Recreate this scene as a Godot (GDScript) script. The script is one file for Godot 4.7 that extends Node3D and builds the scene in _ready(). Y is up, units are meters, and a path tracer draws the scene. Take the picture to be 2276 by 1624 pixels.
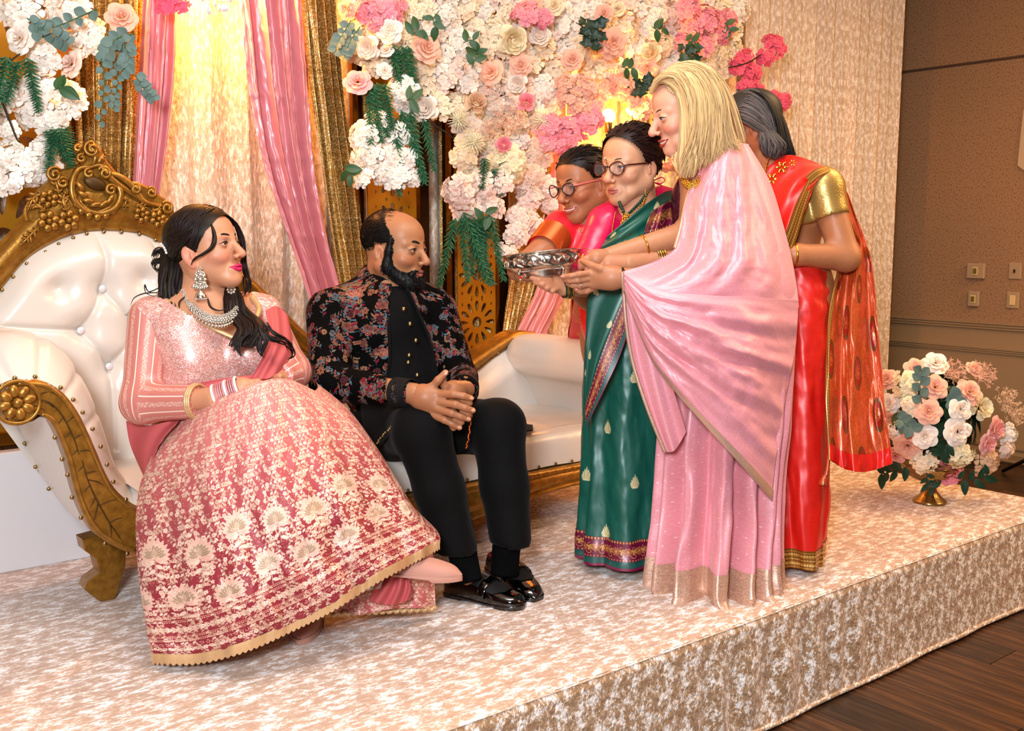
extends Node3D
# A wedding reception stage: a couple on a carved white and gold sofa greets four women in saris who bring a silver tray.
# World: x runs along the stage front to the right,y up,z towards the audience (stage front edge at z = 0).

const ST := 0.36                       # height of the stage top
const EYE := Vector3(0.0,1.46,1.8245)
const FOC := 2300.0                    # focal length in pixels of a 2276 x 1624 frame
var fwd: Vector3
var rgt: Vector3
var upv: Vector3
var fwh: Vector3                       # horizontal forward
var rng := RandomNumberGenerator.new()
var M := {}                            # materials
var T0 := 0

func _ready() -> void:
	T0 = Time.get_ticks_msec()
	rng.seed = 7
	var yaw := deg_to_rad(51.3)
	var pit := atan(290.0 / FOC)
	fwh = Vector3(cos(yaw),0,-sin(yaw))
	rgt = Vector3(sin(yaw),0,cos(yaw))
	fwd = fwh * cos(pit) - Vector3.UP * sin(pit)
	upv = Vector3.UP * cos(pit) + fwh * sin(pit)
	var cam := Camera3D.new()
	cam.name = "camera"
	cam.keep_aspect = Camera3D.KEEP_HEIGHT
	cam.fov = rad_to_deg(2.0 * atan(812.0 / FOC))
	cam.near = 0.05
	cam.transform = Transform3D(Basis(rgt,upv,-fwd),EYE)
	add_child(cam)
	cam.current = true
	var we := WorldEnvironment.new()
	we.name = "environment"
	var env := Environment.new()
	env.background_mode = Environment.BG_COLOR
	env.background_color = Color(0.02,0.018,0.016)
	env.tonemap_mode = Environment.TONE_MAPPER_LINEAR
	env.tonemap_exposure = 1.12
	env.sdfgi_enabled = true
	env.ssao_enabled = true
	env.ssil_enabled = true
	we.environment = env
	add_child(we)
	make_lights()
	make_materials()
	say("materials")
	build_room()
	say("room")
	build_backdrop()
	say("backdrop")
	build_sofa()
	say("sofa")
	build_people()
	say("people")
	build_flowers()
	say("flowers")

func say(what: String) -> void:
	print(what," ",Time.get_ticks_msec() - T0)

func area(called: String,at: Vector3,to: Vector3,size: Vector2,energy: float,col: Color) -> void:
	var l := AreaLight3D.new()
	l.name = called
	l.area_size = size
	l.area_normalize_energy = true
	l.light_energy = energy
	l.light_color = col
	l.shadow_enabled = true
	l.set("area_range",20.0)
	add_child(l)
	var upd := Vector3.UP if absf((to - at).normalized().y) < 0.95 else Vector3.FORWARD
	l.look_at_from_position(at,to,upd)

func omni(called: String,at: Vector3,energy: float,col: Color,size := 0.03) -> void:
	var l := OmniLight3D.new()
	l.name = called
	l.position = at
	l.light_energy = energy
	l.light_color = col
	l.light_size = size
	l.omni_range = 14.0
	l.omni_attenuation = 2.0
	l.shadow_enabled = true
	add_child(l)

func make_lights() -> void:
	# added ceiling panels,unseen,in place of bounced flash and fill; then the photographer's soft flash
	area("added_panel_light",Vector3(1.5,3.36,0.1),Vector3(1.5,0,-0.15),Vector2(1.8,1.2),7.6,Color(1.0,0.985,0.97))
	area("added_panel_light",Vector3(4.3,3.36,0.1),Vector3(4.3,0,-0.1),Vector2(1.2,1.2),8.0,Color(1.0,0.80,0.55))
	area("added_panel_light",Vector3(5.5,3.36,1.9),Vector3(5.5,0,1.4),Vector2(1.2,1.2),20.0,Color(1.0,0.80,0.56))  # extra panel added to brighten the right wall
	area("camera_flash",EYE + Vector3(-0.55,0.55,0.1),Vector3(2.0,0.9,-0.9),Vector2(0.5,0.5),12.5,Color(0.96,0.975,1.0))

# ---------------------------------------------------------------- helpers: places
func q(u: float,v: float,d: float) -> Vector3:          # the point at depth d (metres ahead of the camera) seen at a place of the photograph
	return EYE + (fwd + rgt * ((u - 1138.0) / FOC) - upv * ((v - 812.0) / FOC)) * d

func pz(u: float,v: float,z: float) -> Vector3:         # ... on the upright plane at z
	var r := fwd + rgt * ((u - 1138.0) / FOC) - upv * ((v - 812.0) / FOC)
	return EYE + r * ((z - EYE.z) / r.z)

func py(u: float,v: float,y: float) -> Vector3:         # ... on the level plane at y
	var r := fwd + rgt * ((u - 1138.0) / FOC) - upv * ((v - 812.0) / FOC)
	return EYE + r * ((y - EYE.y) / r.y)

# ---------------------------------------------------------------- helpers: nodes
var taken := {}
func numbered(called: String) -> String:
	var k: int = taken.get(called,0)
	taken[called] = k + 1
	return called if k == 0 else "%s_%03d" % [called,k]

func tag(o: Node,label := "",category := "",group := "",kind := "") -> Node:
	if label: o.set_meta("label",label)
	if category: o.set_meta("category",category)
	if group: o.set_meta("group",group)
	if kind: o.set_meta("kind",kind)
	return o

func thing(called: String,label: String,category: String,at := Vector3.ZERO,group := "",kind := "") -> Node3D:
	var o := Node3D.new()
	o.name = numbered(called)
	o.position = at
	add_child(o)
	tag(o,label,category,group,kind)
	return o

func part(called: String,mesh: Mesh,mat: Material,parent: Node3D,local := false) -> MeshInstance3D:
	# a part whose mesh is written in world places (or,local,in the parent's own)
	var o := MeshInstance3D.new()
	o.name = called
	o.mesh = mesh
	o.material_override = mat
	parent.add_child(o,true)
	if not local and parent != self:
		var t := Transform3D()
		var n: Node = parent
		while n != self and n is Node3D:
			t = (n as Node3D).transform * t
			n = n.get_parent()
		o.transform = t.affine_inverse()
	return o

func solo(called: String,mesh: Mesh,mat: Material,label: String,category: String,group := "",kind := "") -> MeshInstance3D:
	var o := MeshInstance3D.new()
	o.name = numbered(called)
	o.mesh = mesh
	o.material_override = mat
	add_child(o)
	tag(o,label,category,group,kind)
	return o

# ---------------------------------------------------------------- helpers: meshes
class MB:
	var v := PackedVector3Array()
	var n := PackedVector3Array()
	var t := PackedVector2Array()
	var c := PackedColorArray()
	var x := PackedInt32Array()

	func vert(p: Vector3,uv := Vector2.ZERO,col := Color.WHITE) -> int:
		v.append(p); t.append(uv); c.append(col)
		return v.size() - 1

	func tri(a: int,b: int,d: int) -> void:
		x.append(a); x.append(b); x.append(d)

	func quad(a: int,b: int,d: int,e: int) -> void:
		x.append(a); x.append(b); x.append(d)
		x.append(a); x.append(d); x.append(e)

	func face(pts: Array,col := Color.WHITE) -> void:       # a flat polygon (fan) with its own corners
		var f := v.size()
		for p in pts: vert(p,Vector2.ZERO,col)
		for k in range(1,pts.size() - 1): tri(f,f + k,f + k + 1)

	func grid(rows: int,cols: int,p: PackedVector3Array,uv := PackedVector2Array(),col := Color.WHITE,cols_arr := PackedColorArray()) -> MB:
		var f := v.size()
		v.append_array(p)
		if uv.size() == p.size():
			t.append_array(uv)
		else:
			for r in rows:
				for k in cols: t.append(Vector2(float(k) / (cols - 1),float(r) / (rows - 1)))
		if cols_arr.size() == p.size():
			c.append_array(cols_arr)
		else:
			for k in p.size(): c.append(col)
		for r in rows - 1:
			for k in cols - 1:
				var a := f + r * cols + k
				x.append(a); x.append(a + 1); x.append(a + cols + 1)
				x.append(a); x.append(a + cols + 1); x.append(a + cols)
		return self

	func normals(flat := false,weld := true) -> MB:
		if flat:
			var v2 := PackedVector3Array(); var t2 := PackedVector2Array(); var c2 := PackedColorArray(); var n2 := PackedVector3Array(); var x2 := PackedInt32Array()
			for k in range(0,x.size(),3):
				var a := v[x[k]]; var b := v[x[k + 1]]; var d := v[x[k + 2]]
				var nn := (d - a).cross(b - a).normalized()
				for j in 3:
					var i := x[k + j]
					v2.append(v[i]); t2.append(t[i]); c2.append(c[i]); n2.append(nn); x2.append(x2.size())
			v = v2; t = t2; c = c2; n = n2; x = x2
			return self
		n = PackedVector3Array()
		n.resize(v.size())
		for k in range(0,x.size(),3):
			var i := x[k]; var j := x[k + 1]; var l := x[k + 2]
			var nn := (v[l] - v[i]).cross(v[j] - v[i])
			n[i] += nn; n[j] += nn; n[l] += nn
		if weld:
			var at := {}
			for k in v.size():
				var key := Vector3i((v[k] * 20000.0).round())
				at[key] = at.get(key,Vector3.ZERO) + n[k]
			for k in v.size():
				n[k] = at[Vector3i((v[k] * 20000.0).round())]
		for k in n.size():
			n[k] = n[k].normalized() if n[k].length_squared() > 1e-24 else Vector3.UP
		return self

	func add(o: MB,xf := Transform3D(),col := Color(1,1,1),flat := false) -> MB:
		if o.n.size() != o.v.size(): o.normals(flat)
		if n.size() != v.size(): normals()
		var f := v.size()
		var same := xf == Transform3D()
		if same:
			v.append_array(o.v); n.append_array(o.n)
		else:
			v.append_array(xf * o.v)
			var b := xf.basis
			var nb := b.inverse().transposed()
			for k in o.n: n.append((nb * k).normalized())
		t.append_array(o.t)
		if col == Color(1,1,1):
			c.append_array(o.c)
		else:
			for k in o.c: c.append(k * col)
		if xf.basis.determinant() < 0:
			for k in range(0,o.x.size(),3):
				x.append(o.x[k] + f); x.append(o.x[k + 2] + f); x.append(o.x[k + 1] + f)
		else:
			for k in o.x: x.append(k + f)
		return self

	func mesh(flat := false,weld := true) -> ArrayMesh:
		if n.size() != v.size() or flat: normals(flat,weld)
		var a := []
		a.resize(Mesh.ARRAY_MAX)
		a[Mesh.ARRAY_VERTEX] = v
		a[Mesh.ARRAY_NORMAL] = n
		a[Mesh.ARRAY_TEX_UV] = t
		a[Mesh.ARRAY_COLOR] = c
		a[Mesh.ARRAY_INDEX] = x
		var m := ArrayMesh.new()
		if v.size(): m.add_surface_from_arrays(Mesh.PRIMITIVE_TRIANGLES,a)
		return m

func box(size: Vector3,bev := 0.004,at := Vector3.ZERO,basis := Basis()) -> MB:   # a box with chamfered edges
	var m := MB.new()
	var h := size / 2.0
	var b := minf(bev,minf(h.x,minf(h.y,h.z)) * 0.9)
	var i := h - Vector3(b,b,b)
	for ax in 3:
		for s in [-1.0,1.0]:
			var u := (ax + 1) % 3
			var w := (ax + 2) % 3
			var ps := []
			for k in [[-1,-1],[1,-1],[1,1],[-1,1]]:
				var p := Vector3.ZERO
				p[ax] = h[ax] * s; p[u] = i[u] * k[0]; p[w] = i[w] * k[1]
				ps.append(p)
			if s > 0: ps.reverse()
			m.face(ps)
	for ax in 3:                                   # edges along ax
		var u := (ax + 1) % 3
		var w := (ax + 2) % 3
		for su in [-1.0,1.0]:
			for sw in [-1.0,1.0]:
				var ps := []
				for k in [[-1,0],[1,0],[1,1],[-1,1]]:
					var p := Vector3.ZERO
					p[ax] = i[ax] * k[0]
					p[u] = su * (h[u] if k[1] == 0 else i[u])
					p[w] = sw * (i[w] if k[1] == 0 else h[w])
					ps.append(p)
				if su * sw > 0: ps.reverse()
				m.face(ps)
	for sx in [-1.0,1.0]:
		for sy in [-1.0,1.0]:
			for sz in [-1.0,1.0]:
				var ps := [Vector3(sx * h.x,sy * i.y,sz * i.z),Vector3(sx * i.x,sy * h.y,sz * i.z),Vector3(sx * i.x,sy * i.y,sz * h.z)]
				if sx * sy * sz > 0: ps.reverse()
				m.face(ps)
	m.normals(true)
	if at != Vector3.ZERO or basis != Basis():
		return MB.new().add(m,Transform3D(basis,at))
	return m

func sheet(rows: int,cols: int,f: Callable,us := 1.0,vs := 1.0) -> MB:   # f(s,t) with s across 0..1,t down 0..1
	var p := PackedVector3Array(); var uv := PackedVector2Array()
	for r in rows:
		for k in cols:
			var s := float(k) / (cols - 1); var t := float(r) / (rows - 1)
			p.append(f.call(s,t)); uv.append(Vector2(s * us,t * vs))
	return MB.new().grid(rows,cols,p,uv)

func thick(m: MB,th: float,rows: int,cols: int) -> MB:    # gives a rows x cols sheet a back and edges
	m.normals()
	var o := MB.new()
	var back := PackedVector3Array()
	for k in m.v.size(): back.append(m.v[k] - m.n[k] * th)
	o.grid(rows,cols,m.v,m.t,Color.WHITE,m.c)
	var f := o.v.size()
	o.v.append_array(back); o.t.append_array(m.t); o.c.append_array(m.c)
	for r in rows - 1:
		for k in cols - 1:
			var a := f + r * cols + k
			o.quad(a,a + cols,a + cols + 1,a + 1)
	for r in rows - 1:
		o.quad(r * cols,(r + 1) * cols,f + (r + 1) * cols,f + r * cols)
		o.quad(r * cols + cols - 1,f + r * cols + cols - 1,f + (r + 1) * cols + cols - 1,(r + 1) * cols + cols - 1)
	for k in cols - 1:
		o.quad(k,f + k,f + k + 1,k + 1)
		var e := (rows - 1) * cols + k
		o.quad(e,e + 1,f + e + 1,f + e)
	return o

func ball(at: Vector3,r: Vector3,rings := 8,segs := 12,basis := Basis(),col := Color.WHITE) -> MB:
	var p := PackedVector3Array()
	for i in rings + 1:
		var a := PI * i / rings
		for k in segs + 1:
			var b := TAU * k / segs
			p.append(at + basis * (r * Vector3(sin(a) * cos(b),cos(a),-sin(a) * sin(b))))
	return MB.new().grid(rings + 1,segs + 1,p,PackedVector2Array(),col)

func curve(pts: Array,n: int) -> PackedVector3Array:        # Catmull-Rom through the points
	var o := PackedVector3Array()
	var m := pts.size()
	for k in n:
		var f := float(k) / (n - 1) * (m - 1)
		var i := mini(int(f),m - 2)
		var a: Vector3 = pts[maxi(i - 1,0)]; var b: Vector3 = pts[i]; var c: Vector3 = pts[i + 1]; var d: Vector3 = pts[mini(i + 2,m - 1)]
		o.append(b.cubic_interpolate(c,a,d,f - i))
	return o

func crv(keys: Array,x: float) -> float:                     # smooth interpolation through [x,y] keys
	var m := keys.size()
	if x <= keys[0][0]: return keys[0][1]
	if x >= keys[m - 1][0]: return keys[m - 1][1]
	var i := 0
	while i < m - 2 and x > keys[i + 1][0]: i += 1
	var x0: float = keys[i][0]; var x1: float = keys[i + 1][0]
	var y0: float = keys[i][1]; var y1: float = keys[i + 1][1]
	var h := x1 - x0
	var s := (y1 - y0) / h
	var m0: float = s if i == 0 else 0.5 * (s + (y0 - keys[i - 1][1]) / (x0 - keys[i - 1][0]))
	var m1: float = s if i == m - 2 else 0.5 * (s + (keys[i + 2][1] - y1) / (keys[i + 2][0] - x1))
	var f := (x - x0) / h
	var f2 := f * f; var f3 := f2 * f
	return y0 * (2 * f3 - 3 * f2 + 1) + m0 * h * (f3 - 2 * f2 + f) + y1 * (-2 * f3 + 3 * f2) + m1 * h * (f3 - f2)

func tube(p: PackedVector3Array,r: Array,sides := 6,col := Color.WHITE,caps := true,flatten := 1.0,updir := Vector3.ZERO,m: MB = null) -> MB:
	# a swept tube; r holds radii (spread over the length); flatten squashes across the second axis
	if m == null: m = MB.new()
	var n := p.size()
	var f := m.v.size()
	var side := Vector3.ZERO
	var seg := sides + 1
	for k in n:
		var d := (p[mini(k + 1,n - 1)] - p[maxi(k - 1,0)]).normalized()
		if k == 0:
			var u := updir if updir != Vector3.ZERO else (Vector3.UP if absf(d.y) < 0.9 else Vector3.RIGHT)
			side = u.cross(d).normalized()
		else:
			side = (side - d * side.dot(d)).normalized()
		var w := side.cross(d)
		var g := float(k) / (n - 1) * (r.size() - 1) if r.size() > 1 else 0.0
		var gi := mini(int(g),maxi(r.size() - 2,0))
		var rr: float = lerpf(r[gi],r[mini(gi + 1,r.size() - 1)],g - gi)
		for j in seg:
			var a := TAU * j / sides
			m.v.append(p[k] + (side * cos(a) + w * sin(a) * flatten) * rr)
			m.t.append(Vector2(float(j) / sides,float(k) / (n - 1)))
			m.c.append(col)
	for k in n - 1:
		for j in sides:
			var a := f + k * seg + j
			m.x.append(a); m.x.append(a + 1); m.x.append(a + seg + 1)
			m.x.append(a); m.x.append(a + seg + 1); m.x.append(a + seg)
	if caps:
		for e in [0,n - 1]:
			var ci := m.vert(p[e],Vector2.ZERO,col)
			for j in sides:
				var a: int = f + e * seg + j
				if e == 0: m.tri(ci,a + 1,a)
				else: m.tri(ci,a,a + 1)
	return m

func lathe(prof: Array,segs := 32,xf := Transform3D(),ripple = null) -> MB:   # prof: Vector2(radius,height) from the bottom up
	var p := PackedVector3Array()
	for k in prof.size():
		var q2: Vector2 = prof[k]
		for j in segs + 1:
			var a := TAU * j / segs
			var r: float = q2.x * (ripple.call(a,k) if ripple != null else 1.0)
			p.append(xf * Vector3(cos(a) * r,q2.y,sin(a) * r))
	return MB.new().grid(prof.size(),segs + 1,p)

func slab(outline: PackedVector2Array,depth: float,bev: float,xf := Transform3D()) -> MB:   # an extruded outline in xy,front at z = 0,going back; the front edge is bevelled
	var m := MB.new()
	var pts := outline
	if Geometry2D.is_polygon_clockwise(pts): pts.reverse()
	var n := pts.size()
	var inner := PackedVector2Array()
	for k in n:
		var a := pts[(k - 1 + n) % n]; var b := pts[k]; var c := pts[(k + 1) % n]
		var e := ((b - a).normalized() + (c - b).normalized())
		var nn := Vector2(-e.y,e.x).normalized()
		inner.append(b + nn * bev)
	var loops := [[inner,0.0],[pts,-bev],[pts,-depth]]
	for L in 2:
		for k in n:
			var j := (k + 1) % n
			var a: Vector2 = loops[L][0][k]; var b: Vector2 = loops[L][0][j]; var c: Vector2 = loops[L + 1][0][j]; var d: Vector2 = loops[L + 1][0][k]
			var za: float = loops[L][1]; var zb: float = loops[L + 1][1]
			m.face([xf * Vector3(a.x,a.y,za),xf * Vector3(b.x,b.y,za),xf * Vector3(c.x,c.y,zb),xf * Vector3(d.x,d.y,zb)])
	for side in 2:
		var ring: PackedVector2Array = inner if side == 0 else pts
		var z := 0.0 if side == 0 else -depth
		var tr := Geometry2D.triangulate_polygon(ring)
		for k in range(0,tr.size(),3):
			var a := ring[tr[k]]; var b := ring[tr[k + 1]]; var c := ring[tr[k + 2]]
			var ccw := (b - a).cross(c - a) > 0
			var ps := [xf * Vector3(a.x,a.y,z),xf * Vector3(b.x,b.y,z),xf * Vector3(c.x,c.y,z)]
			if ccw == (side == 0): ps.reverse()
			m.face(ps)
	return m.normals(true)

func nz(freq: float,sd := 1,type := FastNoiseLite.TYPE_SIMPLEX_SMOOTH,oct := 3) -> FastNoiseLite:
	var f := FastNoiseLite.new()
	f.seed = sd
	f.noise_type = type
	f.frequency = freq
	f.fractal_octaves = oct
	return f

func frame(z: Vector3,up := Vector3.UP) -> Basis:          # an upright basis whose z axis points along z
	var zz := z.normalized()
	var xx := up.cross(zz)
	if xx.length() < 1e-4: xx = Vector3.RIGHT.cross(zz)
	xx = xx.normalized()
	return Basis(xx,zz.cross(xx),zz)

# ---------------------------------------------------------------- materials
func ramp(stops: Array) -> Gradient:
	var g := Gradient.new()
	var o := PackedFloat32Array(); var c := PackedColorArray()
	for s in stops:
		o.append(s[0]); c.append(s[1])
	g.offsets = o
	g.colors = c
	return g

func ntex(n: FastNoiseLite,stops: Array,size := 512,normal := 0.0) -> NoiseTexture2D:
	var t := NoiseTexture2D.new()
	t.width = size
	t.height = size
	t.seamless = true
	t.noise = n
	if normal > 0.0:
		t.as_normal_map = true
		t.bump_strength = normal
	elif stops.size():
		t.color_ramp = ramp(stops)
	return t

func mat(col: Color,rough := 0.6,metal := 0.0,spec := 0.5) -> StandardMaterial3D:
	var m := StandardMaterial3D.new()
	m.albedo_color = col
	m.roughness = rough
	m.metallic = metal
	m.metallic_specular = spec
	m.cull_mode = BaseMaterial3D.CULL_DISABLED
	return m

func tri(m: StandardMaterial3D,sc: Vector3,world := true) -> StandardMaterial3D:
	m.uv1_triplanar = true
	m.uv1_world_triplanar = world
	m.uv1_scale = sc
	m.uv1_triplanar_sharpness = 4.0
	return m

func vcol(m: StandardMaterial3D) -> StandardMaterial3D:
	m.vertex_color_use_as_albedo = true
	return m

func bump(m: StandardMaterial3D,t: Texture2D,sc := 1.0) -> StandardMaterial3D:
	m.normal_enabled = true
	m.normal_texture = t
	m.normal_scale = sc
	return m

func make_materials() -> void:
	var g := func(r: float,gg: float,b: float) -> Color: return Color(r,gg,b)
	# crushed velvet: sheen of the nap painted into the albedo as white flecks
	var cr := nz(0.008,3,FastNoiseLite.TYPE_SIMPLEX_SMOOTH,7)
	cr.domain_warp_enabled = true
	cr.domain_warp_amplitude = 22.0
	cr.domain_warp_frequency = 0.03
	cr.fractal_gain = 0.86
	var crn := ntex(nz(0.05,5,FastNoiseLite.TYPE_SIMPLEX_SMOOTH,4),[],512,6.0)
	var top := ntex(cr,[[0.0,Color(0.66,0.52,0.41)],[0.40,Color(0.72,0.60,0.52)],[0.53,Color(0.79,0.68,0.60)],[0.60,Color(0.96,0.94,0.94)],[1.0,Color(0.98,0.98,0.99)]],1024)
	var front := ntex(cr,[[0.0,Color(0.52,0.39,0.28)],[0.42,Color(0.63,0.50,0.37)],[0.52,Color(0.74,0.62,0.50)],[0.58,Color(0.93,0.91,0.90)],[1.0,Color(0.98,0.98,0.99)]],1024)  # same cloth as the top, its dimmer light painted in as darker tan
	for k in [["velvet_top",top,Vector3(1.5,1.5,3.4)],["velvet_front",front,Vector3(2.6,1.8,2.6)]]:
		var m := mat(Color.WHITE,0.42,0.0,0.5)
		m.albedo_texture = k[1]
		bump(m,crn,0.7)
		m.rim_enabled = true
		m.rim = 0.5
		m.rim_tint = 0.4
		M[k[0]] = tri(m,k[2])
	var dr := nz(0.02,9,FastNoiseLite.TYPE_SIMPLEX_SMOOTH,5)
	dr.fractal_gain = 0.7
	var dt := ntex(dr,[[0.0,Color(0.72,0.61,0.50)],[0.45,Color(0.80,0.70,0.59)],[0.6,Color(0.90,0.83,0.74)],[0.72,Color(0.97,0.94,0.90)],[1.0,Color(0.99,0.97,0.95)]],1024)
	var dm := mat(Color.WHITE,0.5,0.0,0.5)
	dm.albedo_texture = dt
	dm.rim_enabled = true
	dm.rim = 0.6
	dm.rim_tint = 0.5
	bump(dm,crn,0.5)
	M.velvet_drape = tri(dm,Vector3(3.0,0.9,3.0))
	# sequins: sparkle painted into the albedo as bright cells,besides the bumps
	var cell := nz(0.11,4,FastNoiseLite.TYPE_CELLULAR,1)
	cell.cellular_return_type = FastNoiseLite.RETURN_CELL_VALUE
	cell.cellular_jitter = 1.0
	var sq := ntex(cell,[[0.0,Color(0.50,0.36,0.13)],[0.5,Color(0.72,0.54,0.24)],[0.78,Color(0.90,0.74,0.42)],[0.93,Color(1.0,0.95,0.75)],[1.0,Color(1,1,0.92)]],1024)
	var sm := mat(Color.WHITE,0.38,0.6,0.5)
	sm.albedo_texture = sq
	bump(sm,ntex(cell,[],1024,5.0),1.0)
	M.sequin = tri(sm,Vector3(3.2,3.2,3.2))
	# satin
	var wr := ntex(nz(0.012,21,FastNoiseLite.TYPE_SIMPLEX_SMOOTH,3),[],512,9.0)
	var sa := mat(Color(0.82,0.52,0.55),0.36,0.15,0.7)
	bump(sa,wr,0.12)
	M.pink_satin = tri(sa,Vector3(3,2,3))
	# gold leaf paint,gold mirror sheet,bronze
	var gp := mat(Color(1,1,1),0.40,0.72,0.5)
	gp.albedo_texture = ntex(nz(0.02,31,FastNoiseLite.TYPE_SIMPLEX_SMOOTH,4),[[0.0,Color(0.50,0.34,0.09)],[0.5,Color(0.60,0.42,0.13)],[1.0,Color(0.68,0.49,0.17)]],512)
	bump(gp,crn,0.12)
	gp.clearcoat_enabled = true
	gp.clearcoat = 0.35
	gp.clearcoat_roughness = 0.25
	M.gold_paint = tri(gp,Vector3(2.5,2.5,2.5))
	var gd := mat(Color(0.30,0.20,0.06),0.5,0.6)
	M.gold_groove = gd
	M.gold_sheet = mat(Color(0.74,0.52,0.10),0.28,0.55,0.6)
	M.gold_mirror = mat(Color(0.55,0.37,0.10),0.12,0.95)
	M.bronze_dark = mat(Color(0.22,0.13,0.05),0.25,0.7)
	M.jewel_gold = mat(Color(0.90,0.68,0.28),0.25,1.0)
	M.silver = mat(Color(0.88,0.86,0.82),0.22,1.0)
	M.silver_dark = mat(Color(0.42,0.39,0.35),0.4,0.9)
	M.crystal = mat(Color(0.96,0.97,1.0),0.06,0.35,1.0)
	M.pearl = mat(Color(0.93,0.90,0.86),0.25,0.0,0.7)
	M.brass = mat(Color(0.60,0.50,0.32),0.25,0.95)
	# sofa leather
	var le := mat(Color(0.83,0.80,0.76),0.27,0.0,0.6)
	bump(le,wr,0.10)
	le.clearcoat_enabled = true
	le.clearcoat = 0.25
	le.clearcoat_roughness = 0.3
	M.leather = tri(le,Vector3(4,4,4))
	M.white_board = mat(Color(0.86,0.85,0.86),0.5)
	# room
	var wt := nz(0.035,51,FastNoiseLite.TYPE_SIMPLEX_SMOOTH,4)
	var wp := mat(Color.WHITE,0.85,0.0,0.3)
	wp.albedo_texture = ntex(wt,[[0.0,Color(0.42,0.28,0.17)],[0.27,Color(0.52,0.38,0.26)],[0.38,Color(0.60,0.47,0.35)],[0.7,Color(0.63,0.50,0.38)],[1.0,Color(0.66,0.52,0.40)]],1024)
	M.wallpaper = tri(wp,Vector3(2.6,1.6,2.6))
	M.wainscot = mat(Color(0.60,0.50,0.37),0.6)
	M.plain_wall = mat(Color(0.60,0.50,0.40),0.8)
	M.ceiling = mat(Color(0.86,0.83,0.78),0.9)
	for k in 3:
		var wn := nz(0.006,60 + k,FastNoiseLite.TYPE_SIMPLEX_SMOOTH,5)
		var wo := mat(Color.WHITE,0.38,0.0,0.5)
		var a: float = [0.8,1.0,1.2][k]
		wo.albedo_texture = ntex(wn,[[0.0,Color(0.13,0.075,0.04) * a],[0.5,Color(0.22,0.13,0.07) * a],[0.75,Color(0.27,0.17,0.09) * a],[1.0,Color(0.33,0.21,0.12) * a]],512)
		M["wood_%d" % k] = tri(wo,Vector3(9.0,9.0,0.7))
	M.subfloor = mat(Color(0.08,0.05,0.03),0.8)
	M.black_metal = mat(Color(0.02,0.02,0.02),0.45,0.3)
	M.almond = mat(Color(0.66,0.56,0.44),0.5)
	M.ivory = mat(Color(0.86,0.76,0.52),0.5)
	M.olive_glass = mat(Color(0.42,0.36,0.14),0.3)
	M.paper = mat(Color(0.76,0.66,0.54),0.9)

# ---------------------------------------------------------------- room
func struct(called: String,mesh: Mesh,m: Material,label := "") -> MeshInstance3D:
	var o := solo(called,mesh,m,label,"","","structure")
	return o

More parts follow.
